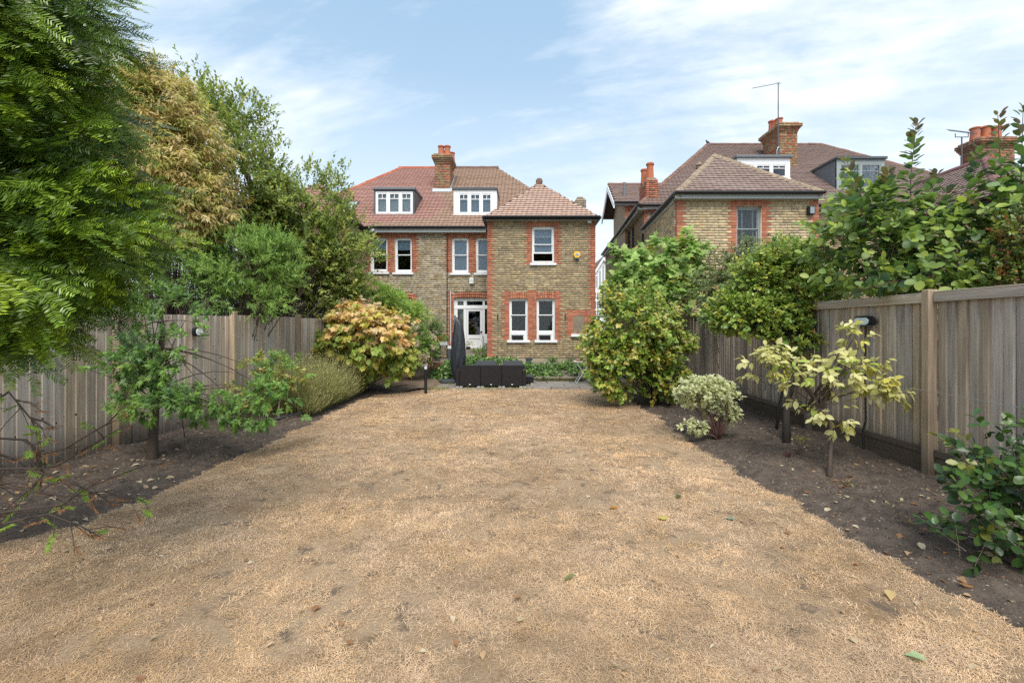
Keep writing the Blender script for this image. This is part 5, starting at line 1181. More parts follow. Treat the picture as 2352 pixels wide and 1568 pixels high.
def sprigs(p, d, K, slen, llen, spread=.9, droop=.0, up=.5, nup=1.0, flat=False, lv=.2, seed=0, jit=.25):
    r = np.random.default_rng(seed + 99); n = len(p)
    D = nrmv(d + np.array((0, 0, up)) + r.normal(0, .35, (n, 3))); SL = slen * r.uniform(.6, 1.25, n)
    e1 = nrmv(np.cross(D, r.normal(size=(n, 3)))); e2 = np.cross(D, e1)
    if flat: e1 = nrmv(np.cross(D, np.array((0, 0, 1.))[None] + r.normal(0, .25, (n, 3)))); e2 = np.cross(D, e1)
    ph = r.uniform(0, 6.28, n); pos = []; ax = []; nr = []; sid = []; ts = []
    for j in range(K):
        t = (j + .6) / K
        th = ph + j * 2.4 if not flat else np.where(j % 2, 0, np.pi) + r.normal(0, .25, n)
        rad = e1 * np.cos(th)[:, None] + e2 * np.sin(th)[:, None]
        sp = spread * (1 - .55 * t) + r.normal(0, .15, n)
        A = D * np.cos(sp)[:, None] + rad * np.sin(sp)[:, None] + r.normal(0, jit * .5, (n, 3)); A[:, 2] -= droop
        pos.append(p + D * (SL * t)[:, None]); ax.append(A); nr.append(np.array((0, -.5, nup)) + .5 * D - .35 * rad + r.normal(0, jit, (n, 3))); sid.append(np.arange(n)); ts.append(np.full(n, t))
    pos, ax, nr, sid, ts = map(np.concatenate, (pos, ax, nr, sid, ts))
    return pos, nrmv(ax), nr, llen * r.uniform(1 - lv * 1.6, 1 + lv, len(pos)) , sid, ts, D, SL
def lift(pal):
    pal = np.array(pal, float); g = pal[:, 1:2] > pal[:, :1] * 1.05; return pal * np.clip(2.0 - 1.9 * pal.max(1, keepdims=True), 1, 2.0) * np.where(g, np.array((1.28, 1.06, .8)), 1)
def pick(n, pal, w=None, jit=.18, r=rng):
    pal = lift(pal); w = None if w is None else np.array(w) / np.sum(w)
    return pal[r.choice(len(pal), n, p=w)] * r.uniform(1 - jit, 1 + jit, (n, 1))
def bez(a, b, bend, n=6):
    a = np.array(a, float); b = np.array(b, float); m = (a + b) / 2 + np.array(bend); t = np.linspace(0, 1, n)[:, None]
    return (1 - t) ** 2 * a + 2 * t * (1 - t) * m + t * t * b
def twigs(parent, base, tips, r0, m='bark', name='branch', seed=0, sag=.0, sub=5, kind='stuff', origin=None):
    """a branching frame from the base out to given tips"""
    r = np.random.default_rng(seed); mb = MB(); base = np.array(base, float)
    for tp in tips:
        o = base if origin is None else np.array(origin[int(r.integers(len(origin)))], float)
        L = np.linalg.norm(tp - o); b = bez(o, tp, r.normal(0, .09 * L, 3) + np.array((0, 0, .10 * L - sag * L)), 7)
        mb.tube(b, np.linspace(r0 * r.uniform(.6, 1), r0 * .18, 7), sub)
    return mb.build(name, M[m], parent, smooth=True, kind=kind)
def plant(name, label, cat, base, ells, n, K, slen, llen, tmpl, pal, w=None, m='leaf', ntw=30, r0=.012, bark='bark', indiv=0, trunk=None, group=None, seed=1, inner=.5, lump=.22, gap=0, colf=None, variegate=None, crown='crown', wid=1.0, jit=.18, tjit=.12, sub=5, origin=None, extra=None, **kw):
    base = np.array(base, float); t = thing(name, label, cat, base, group)
    p, d = crown_pts(ells, n, inner, lump, seed=seed, gap=gap)
    if extra is not None: p = np.concatenate((p, extra[0])); d = np.concatenate((d, extra[1]))
    k = p[:, 2] > .05; p, d = p[k], d[k]
    pos, ax, nr, s, sid, ts, D, SL = sprigs(p, d, K, slen, llen, seed=seed, **kw)
    r = np.random.default_rng(seed)
    cs = pick(len(p), pal, w, 0, r) if colf is None else colf(p, r)
    col = cs[sid] * r.uniform(1 - jit, 1 + jit, (len(pos), 1))
    mix = r.random(len(pos)) < tjit; col[mix] = pick(mix.sum(), pal, w, .1, r)
    k = pos[:, 2] > .03
    leaves_mesh(crown, t, M[m], tmpl, pos[k], ax[k], nr[k], s[k], col[k], indiv, variegate=variegate, wid=wid)
    if trunk is not None:
        for i, (pts, rr) in enumerate(trunk):
            mb = MB(); mb.tube(pts, rr, 10); mb.build('trunk', M[bark], t, smooth=True)
    if ntw:
        idx = r.choice(len(p), min(ntw, len(p)), replace=False); twigs(t, base, p[idx] + D[idx] * SL[idx, None] * .6, r0, bark, seed=seed, sub=sub, origin=origin)
    # the little shoots that carry the leaves
    if ntw:
        idx = r.choice(len(p), min(len(p), 500), replace=False); mb = MB()
        for i in idx: mb.tube([p[i] - D[i] * SL[i] * .6, p[i] + D[i] * SL[i] * .95], [r0 * .22, r0 * .1], 3, cap=False)
        mb.build('shoot', M[bark], t, kind='stuff')
    return t, p, D
# ---------------------------------------------------------------- left side
GREEN_D = [(.025, .06, .016), (.035, .085, .02), (.05, .11, .025), (.02, .045, .016)]
# yew: drooping fans of needles
def yew():
    t = thing('yew_tree', 'huge dark green yew hanging fans of needles over the left foreground', 'tree', (-4.0, 2.6, 0))
    mb = MB(); mb.tube([(-4.0, 2.6, 0), (-3.95, 2.6, 1.2), (-4.05, 2.65, 2.6), (-3.9, 2.7, 4.2)], [.2, .16, .13, .06], 12); mb.build('trunk', M['bark'], t, smooth=True)
    r = np.random.default_rng(5)
    def frond(seed):
        q = np.random.default_rng(seed); V = []; F = []; C_ = []
        def shoot(o, dirv, L, nrm, dens):
            n = max(6, int(L / .0078 * dens)); s = np.cross(dirv, nrm)
            for i in range(n):
                f = i / n; b = o + dirv * L * f + np.array((0, 0, -.10 * (L * f) ** 2 / .25))
                for sg in (-1, 1):
                    a = nrmv(dirv * q.uniform(.45, .8) + s * sg + nrm * q.uniform(-.1, .35)); ln = .033 * (1 - .45 * f ** 3) * q.uniform(.75, 1.1) * min(1, .6 + f * 4); wv = nrmv(np.cross(a, nrm + q.normal(0, .3, 3))) * .0027
                    k = len(V); V.extend([b - wv * .6, b + wv * .6, b + a * ln * .6 + wv, b + a * ln, b + a * ln * .6 - wv]); F.append((k, k + 1, k + 2, k + 3, k + 4)); C_.append(f)
        nrm = np.array((0, 0, 1.)); y = np.array((0, 1., 0))
        shoot(np.zeros(3), y, .34, nrm, 1)
        for i in range(5):
            f = .10 + .13 * i; sg = 1 if i % 2 else -1; ang = R(q.uniform(22, 42)); L = .20 * (1 - .6 * f) * q.uniform(.6, 1.15)
            shoot(y * .34 * f, np.array((math.sin(ang) * sg, math.cos(ang), q.uniform(-.12, .05))), L, nrm, .85)
        return np.array(V), np.array(F), np.array(C_)
    fr = [frond(i) for i in range(5)]
    # boughs leave the trunk and hang out over the bed
    ell = [E(-20, 250, 2.4, 200, 300, .55), E(0, 540, 2.3, 200, 180, .5), E(120, 510, 2.5, 130, 80, .4), E(-60, 660, 2.3, 170, 70, .42), E(-110, 60, 2.3, 270, 260, .6), E(60, 110, 2.6, 60, 150, .4), E(215, 470, 2.75, 90, 40, .3), E(110, 590, 2.6, 80, 50, .3), E(90, 270, 2.7, 40, 90, .3)]
    p, d = crown_pts(ell, 2300, .35, .24, seed=4, front=.6)
    out = nrmv(np.stack((.9 + 0 * d[:, 0], -.2 + .4 * d[:, 1], -.55 + .45 * d[:, 2]), 1) + r.normal(0, .36, d.shape))
    # long single sprays over the edge
    tips = [(335, 150, 2.6), (310, 40, 2.5), (325, 75, 2.55), (470, 480, 2.8), (490, 470, 2.85), (430, 545, 2.8), (365, 600, 2.7), (240, 700, 2.6), (190, 740, 2.5), (110, 770, 2.4), (30, 780, 2.4), (395, 170, 2.7), (300, 10, 2.5), (300, 330, 2.7), (310, 400, 2.75), (300, 650, 2.7), (370, 190, 2.7), (250, 680, 2.6), (345, 110, 2.6), (400, 520, 2.7), (300, 95, 2.5), (365, 140, 2.65), (280, 25, 2.5), (300, 240, 2.6), (290, 280, 2.6), (330, 440, 2.7)]
    tp = np.array([P(*q) for q in tips]); tp = tp - np.array((.30, 0, -.13)); p = np.concatenate((p, tp)); out = np.concatenate((out, nrmv(np.tile((.95, -.1, -.22), (len(tp), 1)) + r.normal(0, .1, (len(tp), 3)))))
    nn = nrmv(np.array((.15, -.75, .65)) + r.normal(0, .33, p.shape)); s, a, n = frames(out, nn); sc_ = r.uniform(.8, 1.35, len(p)); which = r.integers(0, 5, len(p))
    base = pick(len(p), [(.05, .105, .015), (.075, .15, .018), (.036, .08, .015), (.115, .20, .022), (.026, .06, .016)], [3, 3, 3, 1.3, 2], .15, r)
    allV = []; allF = []; allC = []; off = 0
    for k in range(5):
        i = np.where(which == k)[0]; V, F, c = fr[k]
        W = p[i][:, None] + sc_[i][:, None, None] * (V[None, :, :1] * s[i][:, None] + V[None, :, 1:2] * a[i][:, None] + V[None, :, 2:] * n[i][:, None])
        cc = base[i][:, None] * (1 + .5 * c[None, :, None] * np.array((1.2, 1, .5))) * r.uniform(.55, 1.35, (len(i), len(c), 1))
        allV.append(W.reshape(-1, 3)); allF.append((np.arange(len(i))[:, None, None] * len(V) + F[None]).reshape(-1, 5) + off); allC.append(np.repeat(cc, 5, axis=1).reshape(-1, 3)); off += len(i) * len(V)
    mk('crown', np.concatenate(allV), np.concatenate(allF), M['needle'], t, np.concatenate(allC), kind='stuff')
    mb = MB()
    for i in r.choice(len(p), 420, replace=False): mb.tube([p[i] - a[i] * .12, p[i] + a[i] * .1, p[i] + a[i] * .24 * sc_[i] + np.array((0, 0, -.02))], [.004, .003, .001], 4, cap=False)
    for i in r.choice(len(p), 46, replace=False):
        o = np.array((-3.98, 2.62, min(4.2, max(1.0, p[i][2] + .3)))); b = bez(o, p[i], (0, 0, .22), 8); mb.tube(b, np.linspace(.026, .004, 8), 6)
    mb.build('branch', M['bark'], t, smooth=True, kind='stuff')
yew()
# sparse bough with dead needles under the yew
def bare_bough():
    t = thing('conifer_sapling', 'straggly half-dead conifer with bare brown twigs and a few lime tips', 'tree', (-4.3, 3.1, .05))
    mb = MB(); base = np.array((-4.3, 3.1, .05)); mb.tube(bez(base, P(-180, 900, 3.1), (0, 0, 0)), np.linspace(.035, .015, 6), 8); mb.build('trunk', M['barkdark'], t, smooth=True)
    paths = [[(-120, 1010, 3.2), (40, 1055, 3.25), (150, 1030, 3.3), (250, 970, 3.35), (290, 925, 3.4)], [(-120, 1010, 3.2), (40, 1085, 3.2), (130, 1070, 3.2), (230, 1010, 3.25), (262, 992, 3.25)], [(-150, 1100, 3.1), (30, 1120, 3.1), (150, 1140, 3.15), (260, 1125, 3.15), (330, 1150, 3.1)],
             [(-150, 1200, 3.0), (50, 1170, 3.0), (140, 1160, 3.0), (200, 1120, 3.05), (300, 1080, 3.1)], [(-150, 1240, 2.9), (40, 1195, 2.9), (110, 1180, 2.9), (180, 1205, 2.9), (235, 1235, 2.9)], [(-100, 980, 3.2), (20, 900, 3.25), (70, 960, 3.3), (100, 985, 3.3)], [(-100, 1000, 3.3), (60, 1010, 3.3), (90, 1040, 3.3), (100, 1090, 3.3), (60, 1140, 3.2)], [(-120, 1080, 3.1), (60, 1075, 3.1), (170, 1110, 3.1), (210, 1130, 3.1)]]
    r = np.random.default_rng(3); tips = []; mb = MB(); mb2 = []
    for pa in paths:
        pts = [P(*q) for q in pa]; mb.tube(pts, np.linspace(.010, .003, len(pts)), 6); tips.append((pts[-1], nrmv(pts[-1] - pts[-2])))
        for k in range(12):
            i = r.integers(0, len(pts) - 1); f = r.random(); o = pts[i] * (1 - f) + pts[i + 1] * f; dr = nrmv(nrmv(pts[i + 1] - pts[i]) + r.normal(0, .6, 3)); L = r.uniform(.08, .28); e = o + dr * L + np.array((0, 0, -.04))
            mb.tube([o, o + dr * L * .5, e], [.004, .003, .0015], 4)
            (tips if r.random() < .38 else mb2).append((e, dr))
    mb.build('branch', M['bark'], t, smooth=True, kind='stuff')
    def tufts(items, K, L, pal, nm, dr_):
        if not items: return
        o = np.array([i[0] for i in items]); d = np.array([i[1] for i in items]); pos, ax, nr, s, sid, ts, D, SL = sprigs(o - d * .07, d, K, .10, L, spread=1.0, flat=True, up=.1, seed=8, droop=dr_)
        leaves_mesh(nm, t, M['leaf'], 'narrow', pos, ax, nr, s, pick(len(pos), pal, None, .2, r))
    tufts(tips, 44, .035, [(.20, .36, .06), (.26, .42, .08), (.15, .30, .05)], 'foliage', .3); tufts(mb2, 20, .03, [(.34, .17, .07), (.28, .13, .06), (.40, .23, .10)], 'dead_foliage', .7)
bare_bough()
# tan, cream-edged large shrub
plant('tall_shrub', 'tall straw coloured shrub of drooping scorched leaves beside the yew', 'tree', (-6.7, 8.1, -.1), [E(360, 320, 8, 125, 150, .9), E(425, 430, 8, 92, 115, .9), E(310, 250, 8.2, 75, 75, .8), E(290, 420, 8.1, 95, 130, .8), E(400, 500, 7.9, 95, 60, .7), E(340, 210, 8.3, 45, 40, .5), E(440, 480, 7.9, 70, 80, .6), E(370, 260, 8.1, 80, 70, .6)], 7600, 8, .17, .12, 'sickle', [(.58, .46, .16), (.52, .42, .14), (.64, .54, .26), (.40, .40, .12), (.56, .42, .19), (.27, .32, .09), (.20, .26, .07)], [3, 3, 1.6, 2, 2, 1.4, 1], inner=.45, gap=-.6, droop=.6, spread=1.15, up=.25, ntw=50, r0=.03, bark='bark', seed=11, trunk=[([(-6.7, 8.1, -.2), (-6.6, 8.1, 1.5), (-6.7, 8.2, 3.2)], [.12, .1, .05])])
# smoke tree behind the fence, loose towards the sky
top = np.array([P(*q) for q in [(440, 170, 10), (450, 200, 10), (500, 195, 10), (560, 230, 10), (600, 245, 10), (540, 215, 10), (470, 230, 10.1), (580, 300, 10), (640, 340, 10.2), (600, 330, 10.2), (430, 185, 10), (480, 260, 10.1), (520, 270, 10), (780, 390, 11), (770, 410, 11), (755, 440, 11), (700, 405, 10.8), (690, 430, 10.8), (740, 470, 11)]])
plant('smoke_tree', 'tall loose dark green smoke tree rising above the left fence against the sky', 'tree', (-6.2, 10.2, -.1), [E(560, 430, 10, 120, 130, 1.2), E(490, 330, 10.2, 75, 110, .9), E(560, 290, 10.2, 60, 60, .7), E(700, 500, 10.5, 90, 95, 1.0), E(765, 590, 10.6, 80, 110, .9), E(640, 470, 10.3, 90, 90, .9), E(770, 440, 11, 22, 50, .4), E(805, 660, 10.7, 50, 65, .6), E(650, 590, 10.2, 120, 90, .9), E(470, 240, 10.1, 42, 50, .5), E(570, 250, 10.1, 45, 25, .4), E(835, 600, 11, 30, 60, .5), E(720, 620, 10.4, 90, 80, .6), E(800, 560, 10.8, 60, 80, .5), E(600, 520, 10, 120, 70, .6)], 9000, 8, .26, .085, 'oval', [(.11, .175, .055), (.15, .225, .065), (.20, .28, .08), (.085, .14, .05), (.27, .33, .11)], [3, 3, 2, 3, 1], inner=.35, lump=.3, gap=.15, spread=.95, up=.55, ntw=90, r0=.03, seed=12, extra=(np.repeat(top, 5, 0) + rng.normal(0, .12, (95, 3)), np.tile((.3, 0, .8), (95, 1))), trunk=[([(-6.2, 10.2, -.2), (-6.0, 10.2, 2.5), (-6.3, 10.2, 4.6), (-6.7, 10.1, 6.3)], [.14, .11, .06, .02]), ([(-5.9, 10.2, 1.8), (-5.3, 10.4, 3.4), (-5.0, 10.6, 4.6)], [.08, .06, .03])])
def plumes(parent, pts, size, pal, n, name='plume', seed=0, m='petal', s0=.035):
    r = np.random.default_rng(seed)
    for c in pts:
        k = n; d = nrmv(r.normal(size=(k, 3))); p = c + d * size * np.array((1, 1, .8)) * r.random((k, 1)) ** .5
        leaves_mesh(name, parent, M[m], 'diamond', p, nrmv(r.normal(size=(k, 3))), r.normal(size=(k, 3)), np.full(k, s0) * r.uniform(.6, 1.3, k), pick(k, pal, None, .15, r), kind=None)
PINK = [(.58, .36, .29), (.62, .45, .36), (.48, .30, .24)]
st_t = [o for o in C.objects if o.name == 'smoke_tree'][0]
rr = np.random.default_rng(77)
plumes(st_t, [P(a, b, c) for a, b, c in [(820, 600, 10.2), (845, 650, 10.2), (838, 622, 10.2), (800, 575, 10.1), (862, 660, 10.2), (790, 690, 9.9), (835, 700, 10), (850, 690, 10), (770, 480, 10), (690, 470, 9.6), (700, 560, 9.7), (810, 640, 10.1), (725, 530, 9.7), (640, 440, 9.6), (820, 715, 10.0), (805, 620, 10), (870, 640, 10.4), (780, 720, 9.8), (600, 410, 9.4), (745, 600, 9.8)]], .085, PINK, 60, seed=2)
# dark conifer and scrub filling the gap above the fence
plant('conifer_hedge', 'dense very dark conifer hedge in shade behind the left fence', 'hedge', (-5.6, 11.6, 0), [E(690, 640, 11.3, 110, 105, .8), E(380, 640, 10, 160, 90, .8), E(520, 690, 10.2, 140, 70, .7), E(640, 710, 10.6, 120, 50, .6), E(330, 730, 9.4, 150, 70, .6), E(770, 690, 11.3, 70, 70, .7), E(600, 640, 11, 120, 110, .7)], 5200, 9, .2, .10, 'narrow', [(.03, .06, .022), (.045, .085, .028), (.022, .045, .02), (.075, .12, .035)], None, ntw=20, r0=.02, seed=13, inner=.5, droop=.2, up=.1, bark='barkdark')
plant('evergreen_shrub', 'bright green narrow leaved shrub leaning over the left fence', 'shrub', (-5.7, 8.2, 0), [E(560, 610, 8.1, 115, 62, .7), E(480, 655, 8, 85, 60, .6), E(630, 580, 8.3, 62, 36, .5), E(560, 690, 8.0, 110, 32, .5), E(440, 610, 8.1, 70, 55, .5), E(650, 640, 8.3, 40, 40, .4), E(560, 560, 8.3, 110, 40, .5), E(680, 610, 8.5, 40, 40, .4), E(500, 580, 8.2, 90, 50, .5)], 3000, 11, .17, .08, 'narrow', [(.13, .25, .075), (.18, .32, .10), (.09, .18, .06), (.23, .38, .13)], [3, 3, 2.5, 1], ntw=60, r0=.018, seed=14, inner=.4, gap=.15, spread=.8, up=.55, wid=1.5)
cr = np.random.default_rng(8)
plant('creeper', 'few dark red creeper leaves hanging between the straw shrub and the green tree', 'climber', (-6.2, 8.6, 0), [E(480, 470, 8.4, 40, 40, .3), E(400, 500, 8.2, 90, 22, .3), E(470, 540, 8.4, 40, 30, .3)], 42, 3, .1, .12, 'lobed', [(.20, .025, .02), (.28, .04, .025), (.13, .02, .02)], None, ntw=10, r0=.008, droop=.6, seed=3)
# young cut-leaved tree in the left bed
tb = G(350, 1052, .05)
plant('young_tree', 'young tree with slim brown trunk and tiers of cut leaves in the left bed', 'tree', tb, [E(385, 725, 5.3, 85, 36, .33), E(385, 790, 5.3, 95, 28, .33), E(395, 838, 5.3, 105, 22, .36), E(430, 915, 5.2, 140, 24, .4), E(590, 905, 5.5, 100, 28, .3), E(315, 835, 5.2, 55, 40, .3), E(560, 950, 5.4, 110, 14, .25), E(480, 700, 5.4, 70, 20, .25), E(640, 860, 5.6, 45, 40, .25), E(310, 930, 5.15, 40, 40, .25), E(330, 760, 5.3, 50, 30, .25), E(370, 690, 5.3, 60, 24, .3)], 720, 10, .12, .085, 'lobed', [(.085, .18, .055), (.11, .23, .06), (.06, .14, .05), (.15, .28, .08), (.09, .17, .08)], [3, 3, 2.5, 1, 1], ntw=46, r0=.011, indiv=200, seed=15, inner=.25, lump=.25, gap=.2, droop=.3, spread=1.1, up=.15, wid=.8, nup=.8, sub=5, origin=[P(368, 740, 5.33), P(366, 800, 5.33), P(360, 860, 5.33), P(357, 920, 5.33), P(355, 900, 5.33)],
      trunk=[([tb + np.array((0, 0, -.1)), P(352, 1000, 5.33), P(358, 900, 5.33), P(362, 830, 5.33), P(374, 770, 5.33), P(372, 720, 5.33)], [.062, .05, .042, .036, .028, .012])])
# small rose-like shrub
rb = G(640, 963, .05)
plant('thin_shrub', 'thin single stemmed shrub with yellowing leaves before the left fence', 'shrub', rb, [E(620, 840, 7.5, 55, 25, .25), E(650, 850, 7.5, 45, 32, .25), E(660, 880, 7.5, 35, 30, .2), E(600, 900, 7.5, 60, 25, .2)], 150, 8, .14, .075, 'oval', [(.12, .19, .05), (.20, .25, .08), (.42, .36, .12), (.08, .15, .045), (.5, .42, .2)], [3, 3, 1.6, 3, .6], ntw=16, r0=.009, seed=16, up=.7, trunk=[([rb, P(641, 930, 7.5), P(645, 900, 7.5)], [.022, .017, .013])], origin=[P(645, 900, 7.5), P(642, 915, 7.5)], bark='barkpale')
# lavender drift of fine grey-green stems
def drift():
    t = thing('lavender', 'long soft drift of grey green lavender along the left edge of the lawn', 'shrub', (-3.9, 9, 0))
    r = np.random.default_rng(6); n = 4600; y = r.uniform(7.75, 10.35, n); f = r.random(n); xa = -3.62 - .02 * y; xb = lf_(y) + .25
    x = xa * (1 - f) + xb * f; edge = np.minimum(f, 1 - f) * 2; ye = np.minimum(y - 7.75, 10.35 - y) / .7
    H = (.22 + .60 * np.clip(edge * 1.6, 0, 1) ** .7 * np.clip(ye + .35, .3, 1)) * r.uniform(.75, 1.2, n) * (.8 + .4 * vnoise(x, y, 2.5, 41))
    p = np.stack((x, y, 0 * x + .02), 1); lean = np.stack(((.5 - f) * .9, np.clip((y - 9.05) * .25, -.35, .35), np.ones(n)), 1) + r.normal(0, .2, (n, 3)); lean = nrmv(lean); tips = p + lean * H[:, None]
    K = 16; tt = (np.arange(K) + 1) / K; pos = (p[:, None] + lean[:, None] * (H[:, None] * (.2 + .8 * tt[None]))[..., None]).reshape(-1, 3)
    D = np.repeat(lean, K, 0); rad = nrmv(np.cross(D, r.normal(size=D.shape))); ax = nrmv(D * .9 + rad * .7)
    pal = [(.23, .28, .15), (.27, .33, .18), (.19, .24, .12), (.32, .36, .21), (.33, .29, .17)]
    cs = pick(n, pal, [3, 3, 3, 1.4, .8], .1, r); col = np.repeat(cs, K, 0) * r.uniform(.8, 1.2, (n * K, 1))
    leaves_mesh('foliage', t, M['leaf'], 'narrow', pos, ax, rad + .4 * r.normal(size=rad.shape), r.uniform(.028, .05, n * K), col, wid=1.7)
    V = np.stack((p - [.0025, 0, 0], p + [.0025, 0, 0], tips + [.001, 0, 0], tips - [.001, 0, 0]), 1).reshape(-1, 3); mk('stem', V, np.arange(n)[:, None] * 4 + np.array([[0, 1, 2, 3]]), M['leaf'], t, np.repeat(pick(n, [(.22, .19, .09), (.17, .17, .08)], None, .2, r), 4, 0), kind='stuff')
drift()
# maple dome: scorched orange on the outside top, green below
mbse = np.array((-4.05, 11.0, .05))
def mcolf(p, r):
    h = np.clip((p[:, 2] - (.95 - .0 * p[:, 0])) / .75 + .25 * (p[:, 0] + 3.8) + r.normal(0, .22, len(p)), 0, 1)
    g = pick(len(p), [(.13, .21, .05), (.10, .17, .045), (.19, .26, .065), (.28, .31, .08)], None, .1, r); o = pick(len(p), [(.74, .50, .20), (.78, .58, .26), (.64, .38, .14), (.70, .57, .20), (.80, .64, .36), (.50, .48, .14), (.36, .40, .10)], None, .12, r)
    return np.where((h > .58)[:, None], o, g)
plant('maple_tree', 'dome shaped maple with scorched orange leaves on top and green skirts by the left fence', 'tree', mbse, [E(850, 775, 10.4, 95, 72, .8), E(785, 800, 10.3, 50, 52, .5), E(900, 805, 10.5, 46, 52, .5), E(820, 728, 10.5, 60, 32, .6), E(925, 832, 10.5, 26, 28, .35), E(800, 850, 10.2, 55, 20, .35)], 1600, 7, .12, .12, 'maple', [(.1, .17, .035)], None, colf=mcolf, indiv=300, ntw=34, r0=.018, seed=17, inner=.6, lump=.20, droop=.75, spread=1.25, up=.1, nup=.75, jit=.22, tjit=0, bark='barkdark', trunk=[([mbse, P(826, 830, 10.9), P(842, 790, 10.6)], [.05, .042, .03]), ([P(826, 840, 10.9), P(800, 800, 10.5)], [.03, .02])])
# bamboo spilling over the far end of the fence
plant('bamboo', 'bright green bamboo spilling over the far end of the left fence near the house', 'bamboo', (-4.6, 13.6, .2), [E(840, 685, 12.6, 60, 26, .4), E(890, 698, 13.4, 55, 20, .4), E(935, 712, 14.4, 38, 14, .35), E(968, 726, 15.2, 18, 10, .25), E(800, 685, 12, 50, 32, .5), E(870, 680, 12.4, 55, 20, .35)], 1250, 10, .22, .13, 'narrow', [(.17, .32, .07), (.24, .42, .10), (.12, .25, .06), (.31, .48, .14)], None, ntw=40, r0=.012, seed=18, up=.6, droop=.45, spread=.8, inner=.3, wid=1.15, origin=[(-4.7, 12.6, .2), (-4.4, 13.6, .2), (-4.1, 14.6, .3), (-3.8, 15.2, .4)])
plant('bamboo', 'small dark tuft of bamboo against the house wall at the end of the left fence', 'bamboo', (hx(1003, 16), 16, TER), [E(1003, 763, 16, 14, 24, .25)], 110, 9, .2, .14, 'narrow', [(.04, .09, .025), (.06, .13, .03)], None, ntw=8, r0=.008, seed=19, up=.5, droop=.5)
# hydrangea with cream heads
hb = np.array((hx(940, 12.6), 12.6, .1))
hy, hp, hd = plant('hydrangea', 'hydrangea with flat cream and pinkish heads on bare stems near the bollard', 'shrub', hb, [E(965, 778, 12.6, 26, 28, .4), E(978, 800, 12.6, 24, 26, .4), E(950, 815, 12.4, 26, 22, .35), E(988, 812, 12.7, 12, 18, .3)], 330, 6, .12, .10, 'oval', [(.10, .19, .05), (.14, .25, .07), (.07, .14, .04)], None, ntw=34, r0=.011, bark='barkpale', seed=20, up=.5, spread=1.1)
rr = np.random.default_rng(9); ii = rr.choice(len(hp), 40, replace=False)
plumes(hy, [hp[i] + hd[i] * .16 - np.array((0, .06, 0)) for i in ii if hp[i][2] > .6], .10, [(.62, .55, .36), (.70, .62, .44), (.58, .46, .33)], 60, 'flower_head', 5, s0=.06)
plumes(hy, [P(a, b, 12.4) for a, b in ((988, 818), (992, 828), (984, 806), (990, 838), (968, 845))], .085, [(.45, .2, .2), (.55, .3, .27)], 40, 'flower_head', 6, s0=.05)
# ---------------------------------------------------------------- right side
cb = np.array((hx(1505, 9.1), 9.1, .05))
CAM = [(.075, .145, .022), (.105, .19, .03), (.155, .235, .045), (.28, .30, .065), (.46, .41, .12), (.05, .105, .02), (.22, .27, .06)]
plant('camellia', 'big rounded camellia with glossy yellow green leaves at the right end of the lawn', 'shrub', cb, [E(1455, 735, 9, 82, 75, .75), E(1435, 820, 9, 88, 75, .8), E(1525, 865, 9.1, 48, 44, .5), E(1395, 790, 9, 50, 62, .6), E(1560, 790, 9.1, 18, 16, .2), E(1440, 690, 9.1, 50, 34, .5), E(1510, 770, 9.2, 55, 80, .6), E(1420, 870, 8.9, 55, 32, .5), E(1570, 790, 9.2, 24, 14, .15), E(1375, 760, 9, 26, 20, .2), E(1470, 670, 9, 22, 16, .2)], 2500, 7, .17, .088, 'oval', CAM, [3, 3, 3, 2.2, 1.5, 2, 2], m='leafgloss', indiv=300, ntw=60, r0=.018, seed=21, inner=.5, lump=.22, gap=.1, droop=.35, spread=1.15, up=.25, wid=1.3, trunk=[([cb + np.array((0, 0, -.08)), P(1500, 890, 9.1), P(1480, 840, 9.1)], [.085, .06, .04]), ([P(1503, 905, 9.1), P(1520, 850, 9.2)], [.045, .03])])
plant('fig_tree', 'light green fig tree with a few yellow leaves in front of the pale brick flank', 'tree', (hx(1530, 11.3), 11.3, 0), [E(1480, 650, 11.2, 85, 62, .6), E(1550, 610, 11.2, 62, 50, .5), E(1510, 570, 11.3, 26, 22, .3), E(1450, 600, 11.2, 40, 28, .3), E(1585, 580, 11.2, 28, 30, .3), E(1560, 680, 11, 60, 40, .4), E(1600, 640, 11.2, 40, 50, .4), E(1440, 640, 11.1, 40, 40, .4), E(1580, 560, 11.3, 22, 20, .2)], 430, 5, .22, .185, 'fig', [(.15, .28, .09), (.21, .36, .13), (.28, .43, .18), (.52, .45, .10), (.11, .2, .065), (.56, .48, .16)], [3, 3, 2.4, .9, 2, .5], indiv=260, ntw=46, r0=.016, bark='barkpale', seed=22, inner=.25, lump=.28, droop=.45, spread=1.2, up=.7, nup=.8)
plant('laurel', 'dull dark green shrub with curled leaves under the shuttered brick window', 'shrub', (hx(1690, 9.6), 9.6, 0), [E(1690, 620, 9.6, 78, 58, .5), E(1640, 665, 9.6, 60, 42, .45), E(1740, 590, 9.6, 40, 32, .35), E(1680, 680, 9.4, 80, 40, .4), E(1710, 570, 9.6, 25, 22, .25)], 800, 7, .15, .095, 'sickle', [(.07, .11, .05), (.095, .14, .065), (.05, .08, .04), (.15, .17, .10), (.30, .20, .09)], [3, 3, 2.5, 1, .25], ntw=50, r0=.016, bark='barkpale', seed=23, inner=.3, lump=.25, droop=.6, up=.35, wid=1.5, indiv=120)
vb = G(1807, 1010, .06)
